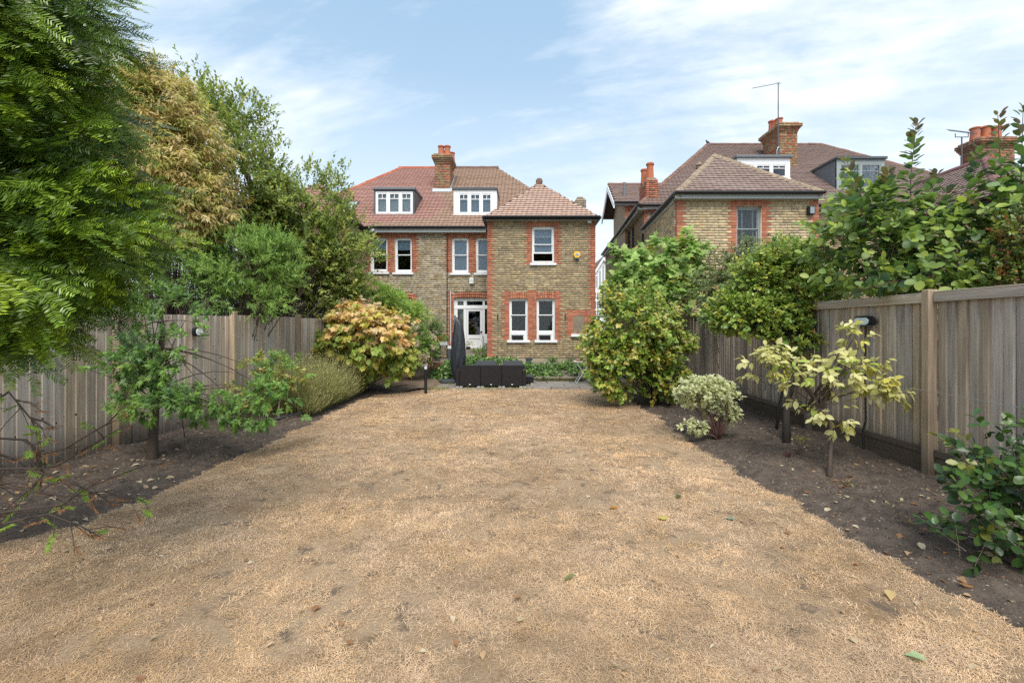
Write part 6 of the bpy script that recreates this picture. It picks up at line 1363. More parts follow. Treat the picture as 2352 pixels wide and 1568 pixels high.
plant('climbing_shrub', 'dense small leaved evergreen arching over the right fence on dark twisted stems', 'shrub', vb, [E(1785, 650, 7.1, 105, 75, .5), E(1705, 715, 7.0, 80, 40, .42), E(1850, 620, 7.2, 60, 60, .4), E(1860, 690, 6.7, 62, 60, .4), E(1770, 720, 6.8, 100, 40, .4), E(1810, 590, 7.3, 60, 32, .3), E(1650, 728, 7.0, 30, 20, .25), E(1820, 770, 6.5, 45, 40, .25), E(1740, 640, 7.1, 60, 50, .4)], 3700, 8, .12, .062, 'oval', [(.11, .20, .045), (.15, .25, .055), (.22, .31, .065), (.07, .14, .035), (.32, .37, .10), (.55, .38, .10)], [3, 3, 2.5, 2, 1, .22], m='leafgloss', ntw=60, r0=.013, bark='barkdark', indiv=260, seed=24, inner=.5, lump=.22, gap=.0, droop=.3, up=.3, wid=1.15, origin=[P(1800, 800, 6.6), P(1830, 790, 6.4), P(1780, 760, 6.8)],
      trunk=[([vb + np.array((0, 0, -.08)), P(1806, 950, 6.2), P(1812, 880, 6.25), P(1800, 800, 6.6), P(1770, 760, 6.9)], [.055, .045, .04, .03, .02]), ([G(1783, 988, .05), P(1790, 930, 6.6), P(1802, 880, 6.5), P(1830, 790, 6.5)], [.022, .02, .018, .014]), ([P(1808, 930, 6.2), P(1830, 860, 6.2), P(1860, 770, 6.3)], [.028, .02, .012])])
# smoke bush behind the fence: long upright stems with large round leaves
def smokebush():
    base = np.array((4.95, 5.6, 0)); t = thing('smoke_bush', 'large smoke bush with round leaves on upright reddish stems above the right fence', 'shrub', base)
    stems = [((2080, 690, 5.2), (2098, 540, 5.2), (2090, 420, 5.2), (2105, 285, 5.2)), ((2090, 700, 5.4), (2050, 600, 5.4), (1990, 480, 5.5), (1945, 370, 5.6)), ((2260, 690, 4.8), (2290, 560, 4.8), (2300, 440, 4.8), (2292, 265, 4.8)), ((2000, 700, 5.8), (1990, 600, 5.8), (1940, 560, 6.0), (1880, 520, 6.2)), ((2080, 680, 5.3), (2010, 560, 5.3), (1975, 480, 5.4), (1960, 440, 5.5)), ((2180, 680, 5.0), (2210, 560, 5.0), (2225, 450, 5.0), (2250, 340, 5.0)), ((2150, 690, 5.2), (2160, 600, 5.2), (2170, 500, 5.2), (2175, 440, 5.2)), ((2260, 650, 4.7), (2330, 560, 4.7), (2345, 420, 4.7), (2350, 250, 4.7)), ((2050, 690, 5.6), (1990, 640, 5.7), (1920, 600, 5.9), (1875, 570, 6.1)), ((2100, 640, 5.2), (2120, 560, 5.2), (2130, 480, 5.2), (2150, 400, 5.2)), ((2220, 700, 4.8), (2150, 640, 4.9), (2080, 620, 5.1), (1960, 640, 5.4)), ((2200, 700, 4.9), (2250, 640, 4.8), (2300, 610, 4.7), (2352, 600, 4.6)), ((2090, 690, 5.3), (2030, 520, 5.3), (2030, 450, 5.3), (2040, 400, 5.3)), ((2100, 690, 5.3), (2080, 640, 5.0), (2000, 660, 5.1), (1940, 680, 5.4)), ((2200, 690, 4.9), (2260, 600, 4.9), (2270, 520, 4.9), (2240, 470, 4.9))]
    r = np.random.default_rng(31); pos = []; ax = []; nr = []; sc_ = []; col = []
    pal = [(.10, .18, .065), (.13, .225, .075), (.18, .30, .08), (.085, .155, .085), (.24, .36, .10)]; young = [(.20, .19, .07), (.24, .17, .10), (.17, .19, .06), (.15, .14, .09)]
    for st in stems:
        pts = np.array([P(*q) for q in st]); tt = np.linspace(0, 1, 26); ctrl = np.array([np.interp(tt, np.linspace(0, 1, len(pts)), pts[:, k]) for k in range(3)]).T
        for _ in range(2): ctrl[1:-1] = (ctrl[:-2] + ctrl[1:-1] * 2 + ctrl[2:]) / 4
        lo = np.array((base[0] + r.normal(0, .1), base[1] + r.normal(0, .2), 0)); mb = MB(); mb.tube([lo, (lo + ctrl[0]) / 2 + r.normal(0, .05, 3), *ctrl], [.018, .016, *np.linspace(.010, .003, 26)], 6); mb.build('stem', M['twigred'], t, smooth=True)
        L = np.linalg.norm(np.diff(ctrl, axis=0), axis=1).sum(); n = int(L / .016)
        for i in range(n):
            f = .12 + .88 * i / n; q = np.array([np.interp(f, tt, ctrl[:, k]) for k in range(3)]); d = nrmv(ctrl[min(25, int(f * 25) + 1)] - ctrl[max(0, int(f * 25) - 1)])
            a = i * 2.4 + r.normal(0, .4); e1 = nrmv(np.cross(d, (.3, .2, .9))); e2 = np.cross(d, e1); rad = e1 * math.cos(a) + e2 * math.sin(a)
            sp = 1.25 - .75 * f ** 3 + r.normal(0, .15); A = nrmv(d * math.cos(sp) + rad * math.sin(sp)); s_ = .122 * (1 - .3 * f ** 4) * r.uniform(.7, 1.15)
            pos.append(q + A * .035); ax.append(A - np.array((0, 0, .12))); nr.append(np.array((0, 0, .8)) + d * .6 + r.normal(0, .2, 3)); sc_.append(s_)
            pl = young if (f > .8 and r.random() < (f - .75) * 3.5) else pal; col.append(np.array(pl[r.integers(len(pl))]) * r.uniform(.85, 1.2))
    # the leafy mass low over the fence
    p, d = crown_pts([E(2060, 610, 5.5, 145, 78, .35), E(2220, 640, 4.9, 140, 62, .3), E(1960, 590, 6.0, 85, 70, .35), E(2180, 540, 5.2, 110, 65, .3), E(2040, 520, 5.5, 80, 60, .3), E(1930, 540, 6.2, 60, 60, .3), E(1975, 470, 5.8, 50, 60, .25), E(2260, 480, 5.0, 70, 70, .3)], 430, .3, .2, seed=33)
    q = sprigs(p, d, 6, .22, .115, spread=1.25, up=.5, nup=.9, seed=33, droop=.15)
    pos = np.concatenate((np.array(pos), q[0])); ax = np.concatenate((np.array(ax), q[1])); nr = np.concatenate((np.array(nr), q[2])); sc_ = np.concatenate((np.array(sc_), q[3])); col = np.concatenate((np.array(col), pick(len(q[0]), pal, None, .18, r)))
    k = pos[:, 0] > 4.40 - .0 * pos[:, 1]; k |= pos[:, 2] > 2.05
    leaves_mesh('crown', t, M['leaf'], 'round', pos[k], nrmv(ax[k]), nr[k], sc_[k], col[k], 300)
    twigs(t, base, p[r.choice(len(p), 40)], .012, 'twigred', seed=3)
    plumes(t, [P(a, b, c) for a, b, c in ((1890, 575, 6), (1905, 590, 6), (1925, 550, 5.8), (2165, 455, 5.2))], .07, PINK, 50, seed=4)
smokebush()
plant('berry_shrub', 'shrub with small dark and reddish leaves at the right edge above the fence', 'shrub', (5.3, 4.5, 0), [E(2340, 560, 4.5, 55, 85, .3), E(2320, 640, 4.5, 60, 40, .3)], 520, 8, .11, .05, 'oval', [(.06, .10, .025), (.09, .14, .03), (.22, .08, .03), (.30, .13, .04), (.045, .08, .025)], [3, 3, 1, .8, 2], ntw=26, r0=.01, m='leafgloss', seed=35, inner=.2, indiv=0, bark='twigred')
# variegated dogwood
db = G(1905, 1083, .05)
VAR = [(.60, .58, .20), (.68, .65, .30), (.44, .49, .14), (.22, .33, .08), (.74, .70, .40)]
plant('dogwood', 'small open tree with crinkled cream and green variegated leaves before the right fence', 'tree', db, [E(1905, 860, 4.9, 62, 48, .26), E(1955, 800, 4.9, 45, 50, .24), E(1985, 860, 4.85, 52, 40, .24), E(2030, 895, 4.8, 42, 28, .2), E(1800, 850, 5.2, 60, 34, .26), E(1760, 830, 5.2, 34, 24, .2), E(1860, 905, 5.0, 62, 30, .25), E(1920, 950, 4.85, 40, 34, .2), E(1950, 760, 4.95, 20, 22, .12)], 165, 6, .12, .10, 'oval', VAR, [3, 3, 2, 1.3, 1.3], indiv=300, ntw=40, r0=.010, bark='bark', seed=25, inner=.25, lump=.25, gap=.1, droop=.65, spread=1.2, up=.3, wid=1.1, origin=[P(1885, 940, 4.86), P(1880, 925, 4.9), P(1850, 940, 5.0)], trunk=[([db + np.array((0, 0, -.06)), P(1907, 1040, 4.86), P(1911, 1000, 4.86), P(1905, 965, 4.86), P(1885, 940, 4.86)], [.028, .022, .02, .018, .013]), ([P(1885, 940, 4.86), P(1850, 945, 5.0), P(1820, 930, 5.1), P(1800, 880, 5.2)], [.014, .013, .011, .006]), ([P(1862, 936, 4.9), P(1900, 890, 4.88), P(1935, 820, 4.9), P(1970, 760, 4.92)], [.014, .012, .009, .004])])
eb = G(1650, 1009, .05)
vg = np.array([0, 1, 1, 1, 1, 1, 0], bool)
plant('euonymus', 'clipped mushroom shaped shrub with cream edged leaves on bare reddish stems', 'shrub', eb, [E(1615, 896, 6.25, 48, 23, .3), E(1650, 910, 6.2, 32, 28, .27), E(1578, 903, 6.3, 22, 23, .2), E(1596, 980, 6.1, 22, 8, .11), E(1670, 948, 6.2, 12, 18, .15), E(1640, 945, 6.2, 22, 12, .15)], 470, 7, .08, .06, 'oval', [(.18, .28, .085), (.24, .34, .11), (.12, .2, .06)], None, variegate=(vg, (.80, .78, .52)), indiv=300, ntw=34, r0=.012, bark='twigred', seed=26, inner=.5, lump=.22, spread=1.2, up=.4, droop=.15, wid=1.15)
plant('camellia', 'camellia with large dark glossy leaves at the right foreground edge', 'shrub', (3.75, 3.0, 0), [E(2290, 1060, 3.0, 70, 70, .22), E(2260, 1170, 2.95, 80, 55, .25), E(2345, 1120, 2.9, 70, 120, .25), E(2360, 990, 3.0, 45, 50, .2), E(2210, 1060, 3.05, 24, 20, .1), E(2200, 1245, 2.85, 20, 14, .08), E(2330, 1250, 2.8, 70, 30, .2)], 150, 6, .14, .072, 'round', [(.018, .05, .016), (.026, .07, .02), (.045, .10, .028), (.10, .13, .03), (.013, .034, .013), (.12, .06, .03)], [3, 3, 2.4, .8, 2, .3], m='leafgloss', indiv=300, ntw=22, r0=.012, bark='barkpale', seed=27, inner=.2, lump=.2, spread=1.2, up=.3, droop=.25, nup=.8, wid=.92)
# ================================================================ GARDEN THINGS
def weave_mat(name, c1, c2):
    m = bpy.data.materials.new(name); m.use_nodes = True; t = m.node_tree; b = t.nodes['Principled BSDF']; b.inputs['Roughness'].default_value = .5
    geo = t.nodes.new('ShaderNodeNewGeometry'); br = t.nodes.new('ShaderNodeTexBrick'); mp_ = t.nodes.new('ShaderNodeMapping'); mp_.inputs['Rotation'].default_value = (R(90), 0, 0); t.links.new(geo.outputs['Position'], mp_.inputs[0]); t.links.new(mp_.outputs[0], br.inputs['Vector'])
    br.inputs['Scale'].default_value = 1; br.inputs['Brick Width'].default_value = .022; br.inputs['Row Height'].default_value = .009; br.inputs['Mortar Size'].default_value = .0016
    br.inputs['Color1'].default_value = (*c1, 1); br.inputs['Color2'].default_value = (*c2, 1); br.inputs['Mortar'].default_value = (.004, .004, .004, 1)
    t.links.new(br.outputs['Color'], b.inputs['Base Color']); bn = t.nodes.new('ShaderNodeBump'); bn.inputs['Distance'].default_value = .004; bn.invert = True; t.links.new(br.outputs['Fac'], bn.inputs['Height']); t.links.new(bn.outputs[0], b.inputs['Normal'])
    return m
M['rattan'] = weave_mat('dark_rattan', (.035, .031, .034), (.024, .022, .024)); M['cover'] = mat('black_fabric_cover', (.028, .033, .04), .42, .3, 6, .016, 9); M['silver'] = mat('silver_foot', (.55, .56, .57), .35, metal=.5); M['slate'] = mat('dark_slate', (.05, .058, .066), .6, .2, 8)
M['terracotta'] = mat('terracotta', (.40, .19, .12), .85, .25, 9, .003, 40); M['troughgrey'] = mat('pale_grey_trough', (.50, .53, .54), .6, .1, 12); M['tabletop'] = mat('faded_table_slats', (.56, .48, .42), .7, .2, 14, objrand=.1); M['sagemetal'] = mat('pale_sage_metal', (.42, .47, .46), .5, .1, 10)
# sofa, back to the lawn
ys_ = 11.38; sx0, sx1 = hx(1046.5, ys_), hx(1209, ys_); az0 = hz(851, ys_); bz0 = hz(839, ys_)
t = thing('garden_sofa', 'dark brown woven three part garden sofa seen from behind at the lawn edge', 'sofa', ((sx0 + sx1) / 2, ys_ + .35, .03))
aw = .095; mw = (sx1 - sx0 - 2 * aw) / 3
for i in range(3):
    a = sx0 + aw + i * mw; mb = MB(); mb.prism([(a + .004, ys_ + .02, .065), (a + .004, ys_ + .16, .065), (a + .004, ys_ + .13, bz0), (a + .004, ys_, bz0)], (mw - .008, 0, 0)); bk = mb.build('back_panel', M['rattan'], t, bevel=.012)
    mb = MB(); mb.box(a + mw * .46, a + mw * .54, ys_ - .004, ys_ + .013, .10, .118); mb.build('badge', M['white'], bk, bevel=.003)
    mb = MB(); mb.box(a + .004, a + mw - .004, ys_ + .165, ys_ + .62, .09, .31); mb.build('seat', M['rattan'], t, bevel=.012)
    mb = MB(); mb.box(a + .01, a + mw - .01, ys_ + .17, ys_ + .61, .312, .40); mb.build('cushion', M['slate'], t, bevel=.03)
    for xx in (a + .01, a + mw - .085):
        mb = MB(); mb.box(xx, xx + .075, ys_ + .015, ys_ + .09, .030, .0645); mb.build('foot', M['silver'], t)
for xx in (sx0, sx1 - aw):
    mb = MB(); mb.box(xx, xx + aw - .004, ys_ + .02, ys_ + .64, .065, az0); mb.build('arm', M['rattan'], t, bevel=.012)
    mb = MB(); mb.box(xx + .005, xx + .085, ys_ + .025, ys_ + .1, .030, .0645); mb.build('foot', M['silver'], t)
for (p0, p1, lab) in ((1087, 1147, 'dark woven garden armchair facing the sofa, left of the pair'), (1148, 1206, 'dark woven garden armchair facing the sofa, right of the pair')):
    yb = 12.66; a, b = hx(p0, yb), hx(p1, yb); t = thing('armchair', lab, 'armchair', ((a + b) / 2, yb - .3, .03), 'armchairs on the patio')
    mb = MB(); mb.prism([(a + .08, yb - .10, .07), (a + .08, yb + .03, .07), (a + .08, yb + .06, hz(828, yb)), (a + .08, yb - .04, hz(828, yb))], (b - a - .16, 0, 0)); mb.build('backrest', M['slate'], t, bevel=.015)
    mb = MB(); mb.box(a + .08, b - .08, yb - .58, yb - .105, .07, .36); mb.build('seat', M['rattan'], t, bevel=.015)
    for xx in (a, b - .075):
        mb = MB(); mb.box(xx, xx + .072, yb - .58, yb + .02, .065, .53); mb.build('arm', M['rattan'], t, bevel=.012)
        mb = MB(); mb.box(xx + .005, xx + .065, yb - .57, yb - .51, .03, .064); mb.build('foot', M['silver'], t)
yf_ = 12.1; a, b = -.16, hx(1225.5, yf_)
t = thing('footstool', 'low dark woven footstool showing past the right end of the sofa', 'footstool', ((a + b) / 2, yf_ + .2, .03))
mb = MB(); mb.box(a, b, yf_, yf_ + .42, .06, .215); mb.build('body', M['rattan'], t, bevel=.01); mb = MB(); mb.box(a - .005, b + .005, yf_ - .005, yf_ + .425, .217, .245); mb.build('top', M['slate'], t, bevel=.006)
for xx in (a + .01, b - .08): mb = MB(); mb.box(xx, xx + .07, yf_ + .01, yf_ + .08, .03, .059); mb.build('foot', M['silver'], t)
yp = 13.5; a, b = hx(1206.5, yp), hx(1224, yp)
t = thing('planter', 'square dark planter on the terrace behind the footstool', 'planter', ((a + b) / 2, yp + .11, TER))
mb = MB(); mb.prism([(a + .02, yp + .01, TER + .005), (b - .02, yp + .01, TER + .005), (b - .02, yp + .2, TER + .005), (a + .02, yp + .2, TER + .005)], (0, 0, .17)); mb.build('pot', M['slate'], t, bevel=.008); mb = MB(); mb.box(a, b, yp, yp + .215, TER + .176, TER + .215); mb.build('rim', M['slate'], t, bevel=.008)
# covered cantilever parasol
def parasol():
    y = 12.45; t = thing('parasol', 'closed cantilever parasol in a sagging black cover beside the sofa', 'parasol', (hx(1036, y), y, .03))
    sec = [(724, 1045.5, 1049), (727, 1043.5, 1056), (735, 1041.5, 1061.5), (745, 1041, 1063), (760, 1040, 1065.5), (780, 1038, 1068), (800, 1036.5, 1069.5), (815, 1035.5, 1070), (830, 1034.5, 1069), (842, 1035, 1066), (852, 1037, 1062), (862, 1040, 1058), (870, 1044, 1056), (878, 1048, 1056)]
    n = 28; V = []; r = np.random.default_rng(4)
    for (py, a, b) in sec:
        cx = hx((a + b) / 2, y); rx = (b - a) / 2 * y / FPX
        for k in range(n):
            th = 2 * math.pi * k / n; f = 1 + .16 * math.sin(th * 5 + py * .05) + .10 * math.sin(th * 9 - py * .11) + r.normal(0, .012)
            V.append((cx + rx * math.cos(th) * (1 + .02 * math.sin(py * .35 + th * 2)), y + max(rx, .05) * .8 * math.sin(th) * f, hz(py, y) + .016 * math.sin(th * 3 + py * 1.7) - (.09 * (1 + math.cos(th)) / 2 if py < 740 else 0)))
    F = [(i * n + k, i * n + (k + 1) % n, (i + 1) * n + (k + 1) % n, (i + 1) * n + k) for i in range(len(sec) - 1) for k in range(n)] + [tuple(range(n)), tuple(range((len(sec) - 1) * n, len(sec) * n))]
    mb = MB(); mb.add(V, F); mb.build('cover', M['cover'], t, smooth=True)
    mb = MB(); mb.tube([P(1045.5, 727, y - .16), P(1042.5, 742, y - .20), P(1040.5, 762, y - .2)], .008, 5); mb.build('zip', M['metalgrey'], t)
    x0, x1 = hx(1011, 12.5), hx(1048, 12.5); mb = MB(); mb.prism([(x0, 12.3, .03), (x0 + .1, 12.2, .03), (x1, 12.2, .03), (x1, 12.65, .03), (x0 + .08, 12.65, .03), (x0, 12.55, .03)], (0, 0, .085)); mb.build('base', M['slate'], t, bevel=.02)
    mb = MB(); mb.tube([(hx(1047, 12.45), 12.45, .1), P(1051, 872, 12.45)], .028, 8); mb.build('pole', M['black'], t)
parasol()
yb = 10.6; xb = hx(977.8, yb)
t = thing('bollard_light', 'slim black bollard light with pale lens at the far left of the lawn', 'light', (xb, yb, 0))
mb = MB(); mb.lathe([(.036, -.05), (.036, hz(847.5, yb))], (xb, yb, 0), 14); mb.build('post', M['black'], t, smooth=False)
mb = MB(); mb.lathe([(.033, hz(847.4, yb)), (.033, hz(840.5, yb))], (xb, yb, 0), 14); mb.build('lens', M['blindpale'], t); mb = MB(); mb.lathe([(.037, hz(840.4, yb)), (.037, hz(838.8, yb)), (.02, hz(838.4, yb))], (xb, yb, 0), 14); mb.build('cap', M['metalgrey'], t)
# folding table and chair
yt = 12.15; a, b = hx(1319.5, yt), hx(1360, yt); zt = hz(830, yt)
t = thing('folding_table', 'small folding bistro table with faded slatted top on crossed metal legs', 'table', ((a + b) / 2, yt + .2, .03))
for i in range(5): mb = MB(); mb.box(a, b, yt + i * .085, yt + i * .085 + .075, zt - .018, zt); mb.build('slat', M['tabletop'], t, bevel=.004)
for yy in (yt + .03, yt + .38):
    mb = MB(); mb.tube([(a + .05, yy, zt - .02), (b - .02, yy, .04)], .011, 6); mb.build('leg', M['sagemetal'], t)
    mb = MB(); mb.tube([(b - .05, yy + .02, zt - .02), (a + .06, yy + .02, .04)], .011, 6); mb.build('leg', M['sagemetal'], t)
for xx in (a + .06, b - .02): mb = MB(); mb.tube([(xx, yt + .02, .045), (xx, yt + .42, .045)], .011, 6); mb.build('stretcher', M['sagemetal'], t)
xs = hx(1333, yt + .2); t = thing('plant_saucer', 'terracotta plant saucer lying on the folding bistro table', 'saucer', (xs, yt + .2, zt))
mb = MB(); mb.lathe([(.09, .001), (.125, .04), (.13, .045), (.112, .045), (.085, .012), (.001, .012)], (xs, yt + .2, zt), 20, cap=False); mb.build('bowl', M['terracotta'], t, smooth=True)
yc_ = 11.75; a, b = hx(1362, yc_), hx(1398, yc_); t = thing('folding_chair', 'pale metal folding garden chair half hidden by the big camellia', 'chair', ((a + b) / 2, yc_ + .2, .03))
for yy in (yc_, yc_ + .38):
    mb = MB(); mb.tube([(a, yy, .03), (a, yy, .55), (a + .05, yy, .72), (a + .12, yy, .80)], .011, 6); mb.build('leg', M['sagemetal'], t)
    mb = MB(); mb.tube([(b, yy, .03), (b - .12, yy, .30), (a + .06, yy, .47)], .011, 6); mb.build('leg', M['sagemetal'], t)
    for z in (.14, .085): mb = MB(); mb.tube([(a, yy, z), (b - .03, yy, z)], .009, 6); mb.build('stretcher', M['sagemetal'], t)
for i in range(4): mb = MB(); xx = a - .02 + i * .1; mb.box(xx, xx + .085, yc_ - .01, yc_ + .39, .452, .468); mb.build('seat_slat', M['tabletop'], t, bevel=.003)
for z in (.64, .74): mb = MB(); mb.box(a + .04, a + .055, yc_ + .012, yc_ + .368, z, z + .06); mb.build('back_slat', M['tabletop'], t, bevel=.003)
# barbecue in its cover, flower stand, post, pots
y = 15.9; x0, x1 = hx(958, y), hx(1011, y); zb = TER + .04
t = thing('barbecue', 'covered barbecue in a creased black cover on the terrace by the fence end', 'barbecue', ((x0 + x1) / 2, y, TER))
mb = MB(); mb.prism([(x0, y - .3, zb), (x1, y - .3, zb), (x1 - .05, y - .28, TER + .72), (x1 - .20, y - .2, TER + .98), (x0 + .2, y - .2, TER + .98), (x0 + .05, y - .28, TER + .72)], (0, .55, 0)); mb.build('cover', M['cover'], t, bevel=.03)
for xx in (x0 + .1, x1 - .12): mb = MB(); mb.tube([(xx, y - .2, TER), (xx, y - .2, zb + .1)], .025, 8); mb.build('leg', M['black'], t)
RED = [(.50, .03, .025), (.62, .06, .03), (.42, .05, .06)]
y = 14.75; x0, x1 = hx(1010, y), hx(1029, y); z0, z1 = hz(793, y), hz(784.5, y)
t = thing('plant_stand', 'tall thin wire plant stand carrying a pale grey trough by the garden door', 'plant stand', ((x0 + x1) / 2, y, TER))
for xx, dx_ in ((x0 + .03, -.05), (x1 - .03, .05)):
    for yy in (y - .07, y + .07): mb = MB(); mb.tube([(xx, yy, z0 - .005), (xx, yy, z0 - .3), (xx + dx_, yy, TER)], .007, 5); mb.build('leg', M['black'], t)
mb = MB(); mb.tube([(x0 + .03, y - .07, z0 - .02), ((x0 + x1) / 2, y - .07, z0 - .14), (x1 - .03, y - .07, z0 - .02)], .007, 5); mb.build('brace', M['black'], t)
t = thing('flower_trough', 'pale grey trough of red geraniums on the wire stand', 'planter', ((x0 + x1) / 2, y, z0))
mb = MB(); mb.prism([(x0 + .02, y - .07, z0), (x0 + .02, y + .07, z0), (x0, y + .09, z1), (x0, y - .09, z1)], (x1 - x0 - .02, 0, 0)); mb.build('trough', M['troughgrey'], t, bevel=.01)
p, d = crown_pts([(np.array(((x0 + x1) / 2, y, z1 + .1)), np.array((.18, .08, .12)))], 40, .2, seed=51); q = sprigs(p, d, 4, .06, .05, seed=51, up=.8); leaves_mesh('foliage', t, M['leaf'], 'round', q[0], q[1], q[2], q[3], pick(len(q[0]), [(.09, .17, .05), (.13, .22, .07)], None))
plumes(t, [P(a, b, y - .05) for a, b in ((1008, 774), (1013, 776), (1022, 768), (1005, 779), (1018, 778), (1010, 781))], .05, RED, 26, 'flower', 7, s0=.04)
y = 14.6; xx = hx(1032.5, y); t = thing('water_post', 'dark post topped with a small white box next to the covered parasol', 'post', (xx, y, TER))
mb = MB(); mb.box(xx - .045, xx + .045, y - .045, y + .045, TER, hz(801, y)); mb.build('post', M['slate'], t, bevel=.006); mb = MB(); mb.box(xx - .055, xx + .055, y - .06, y + .05, hz(800.9, y), hz(794.5, y)); mb.build('box', M['white'], t, bevel=.008); mb = MB(); mb.box(xx - .02, xx + .02, y - .065, y - .0605, hz(799.5, y), hz(796, y)); mb.build('label', M['troughgrey'], t)
t = thing('geranium', 'single red geranium head beside the white topped post', 'flower', (xx + .09, y + .1, TER)); mb = MB(); mb.tube([(xx + .09, y + .1, TER), (xx + .07, y + .1, hz(792, y))], .006, 5); mb.build('stem', M['leaf'] if 0 else M['bark'], t); plumes(t, [P(1036, 790.5, y + .1)], .045, RED, 30, 'flower', 8, s0=.04)
zs = oDoor[2] - .02; y = 16.68; xx = hx(1075.5, y)
t = thing('flower_pot', 'small black bowl of trailing plants on the door step', 'planter', (xx, y, zs)); mb = MB(); mb.lathe([(.06, 0), (.09, .05), (.095, .1), (.08, .1), (.07, .06)], (xx, y, zs), 14); mb.build('pot', M['black'], t)
p, d = crown_pts([(np.array((xx + .02, y, zs + .17)), np.array((.13, .1, .09)))], 34, .2, seed=52); q = sprigs(p, d, 4, .08, .07, seed=52, up=.6, droop=.3); leaves_mesh('foliage', t, M['leaf'], 'narrow', q[0], q[1], q[2], q[3], pick(len(q[0]), [(.12, .2, .06), (.3, .32, .1), (.08, .15, .04)], None), wid=1.6)
xx = hx(1113.5, y); t = thing('log_bucket', 'grey two tone tub with dark tools standing at the right of the door', 'tub', (xx, y, zs)); mb = MB(); mb.lathe([(.085, 0), (.095, .07), (.09, .072)], (xx, y, zs), 16); mb.build('base', M['troughgrey'], t); mb = MB(); mb.lathe([(.085, .073), (.092, .24), (.08, .24), (.07, .1)], (xx, y, zs), 16); mb.build('tub', M['fascia'], t)
mb = MB(); mb.tube([(xx - .02, y, zs + .1), (xx - .07, y, zs + .52)], .012, 6); mb.build('handle', M['slate'], t); mb = MB(); mb.tube([(xx - .03, y + .02, zs + .1), (xx - .15, y + .02, zs + .40)], .006, 5); mb.build('handle', M['slate'], t)
y = 13.2; x0, x1 = hx(984, y), hx(1031, y)
t = thing('terracotta_trough', 'long low pinkish terracotta trough in the ivy left of the steps', 'planter', ((x0 + x1) / 2, y, .30)); mb = MB(); mb.prism([(x0 + .02, y - .1, .30), (x0 + .02, y + .12, .30), (x0, y + .15, hz(832, y)), (x0, y - .13, hz(832, y))], (x1 - x0 - .02, 0, 0)); mb.build('trough', M['terracotta'], t, bevel=.02); mb = MB(); mb.box(x0 + .03, x1 - .03, y - .08, y + .1, hz(832, y) - .04, hz(832, y) + .004); mb.build('soil', M['soil'], t)
mb = MB(); mb.box(-2.9, -2.2, 13.0, 13.45, -.1, .3); mb.build('retaining_wall', M['stone'], None, bevel=.03); tag(C.objects['retaining_wall'], 'low stone retaining wall under the terracotta trough', 'wall')
y = 13.05; t = thing('mirror_ball', 'small shiny silver garden ball beside the terracotta trough', 'ornament', (hx(992, y), y, .5)); M['chrome'] = mat('chrome', (.8, .8, .8), .08, metal=1); mb = MB(); mb.lathe([(.003, -.055), (.035, -.045), (.055, 0), (.035, .045), (.003, .055)], (hx(992, y), y, hz(824, y)), 16); mb.build('ball', M['chrome'], t, smooth=True); mb = MB(); mb.tube([(hx(992, y), y, .28), (hx(992, y), y, hz(824, y) - .05)], .008, 5); mb.build('stake', M['black'], t)
xx = hx(1330, 14.9); t = thing('flower_pot', 'tiny pink pot on the white sill of the bricked-up niche', 'pot', (hx(1328, YE), YE - .03, o_n[2])); mb = MB(); mb.lathe([(.022, 0), (.032, .07), (.036, .072), (.036, .09), (.026, .09), (.02, .03)], (hx(1328, YE), YE - .03, o_n[2]), 12); mb.build('pot', M['terracotta'], t)
# ivy over the bank and steps
IVY = [(.04, .095, .03), (.06, .13, .04), (.10, .20, .06), (.03, .07, .025), (.14, .25, .08)]
def ivy(lab, ells, n, seed, ll=.075):
    c = ells[0][0]; t = thing('ivy', lab, 'ivy', (c[0], c[1], .1), 'ivy on the bank and steps'); p, d = crown_pts(ells, n, .4, seed=seed); q = sprigs(p, nrmv(d + (0, -.5, 0)), 4, .09, ll, seed=seed, spread=1.2, up=.2, droop=.25, nup=.6); leaves_mesh('foliage', t, M['leafgloss'], 'round', q[0], nrmv(q[1]), q[2] + (0, -.6, 0), q[3], pick(len(q[0]), IVY, [3, 3, 2, 2, 1]), kind='stuff')
ivy('thick ivy mound behind the covered parasol left of the steps', [E(1020, 858, 12.95, 28, 20, .25), E(1045, 845, 13.1, 35, 16, .25), E(1065, 838, 13.3, 25, 9, .2), E(1005, 868, 12.9, 14, 10, .15)], 520, 61)
ivy('ivy strip along the terrace edge behind the sofa', [E(1110, 832, 13.45, 50, 8, .2), E(1160, 834, 13.45, 40, 8, .2), E(1215, 845, 13.2, 22, 10, .2), E(1090, 826, 13.6, 30, 5, .25)], 420, 62)
ivy('ivy trailing along the upper step towards the folding table', [E(1260, 846, 13.25, 50, 6, .14), E(1315, 844, 13.3, 50, 8, .15), E(1355, 838, 13.4, 30, 8, .15), E(1235, 860, 12.95, 30, 7, .10), E(1275, 862, 12.95, 16, 4, .08), E(1318, 852, 13.0, 8, 6, .1)], 520, 63)
mossb = [(.07, .10, .02), (.10, .13, .03), (.05, .07, .018), (.14, .15, .04)]
t = thing('moss', 'green moss and small weeds at the foot of the garden steps', 'moss', (.8, 12.75, .03)); r = np.random.default_rng(9); n = 1500; xm_ = r.uniform(.25, 1.85, n); pm_ = np.stack((xm_, 12.775 - .03 * r.random(n), .03 + .07 * r.random(n) ** 2), 1); k = vnoise(xm_, xm_ * 0, 3, 71) > .42; pm_ = pm_[k]; pn = np.stack((xm_, 13.05 - .03 * r.random(n), .15 + .09 * r.random(n) ** 2), 1)[vnoise(xm_, xm_ * 0 + 3, 3, 72) > .5]; pm_ = np.concatenate((pm_, pn))
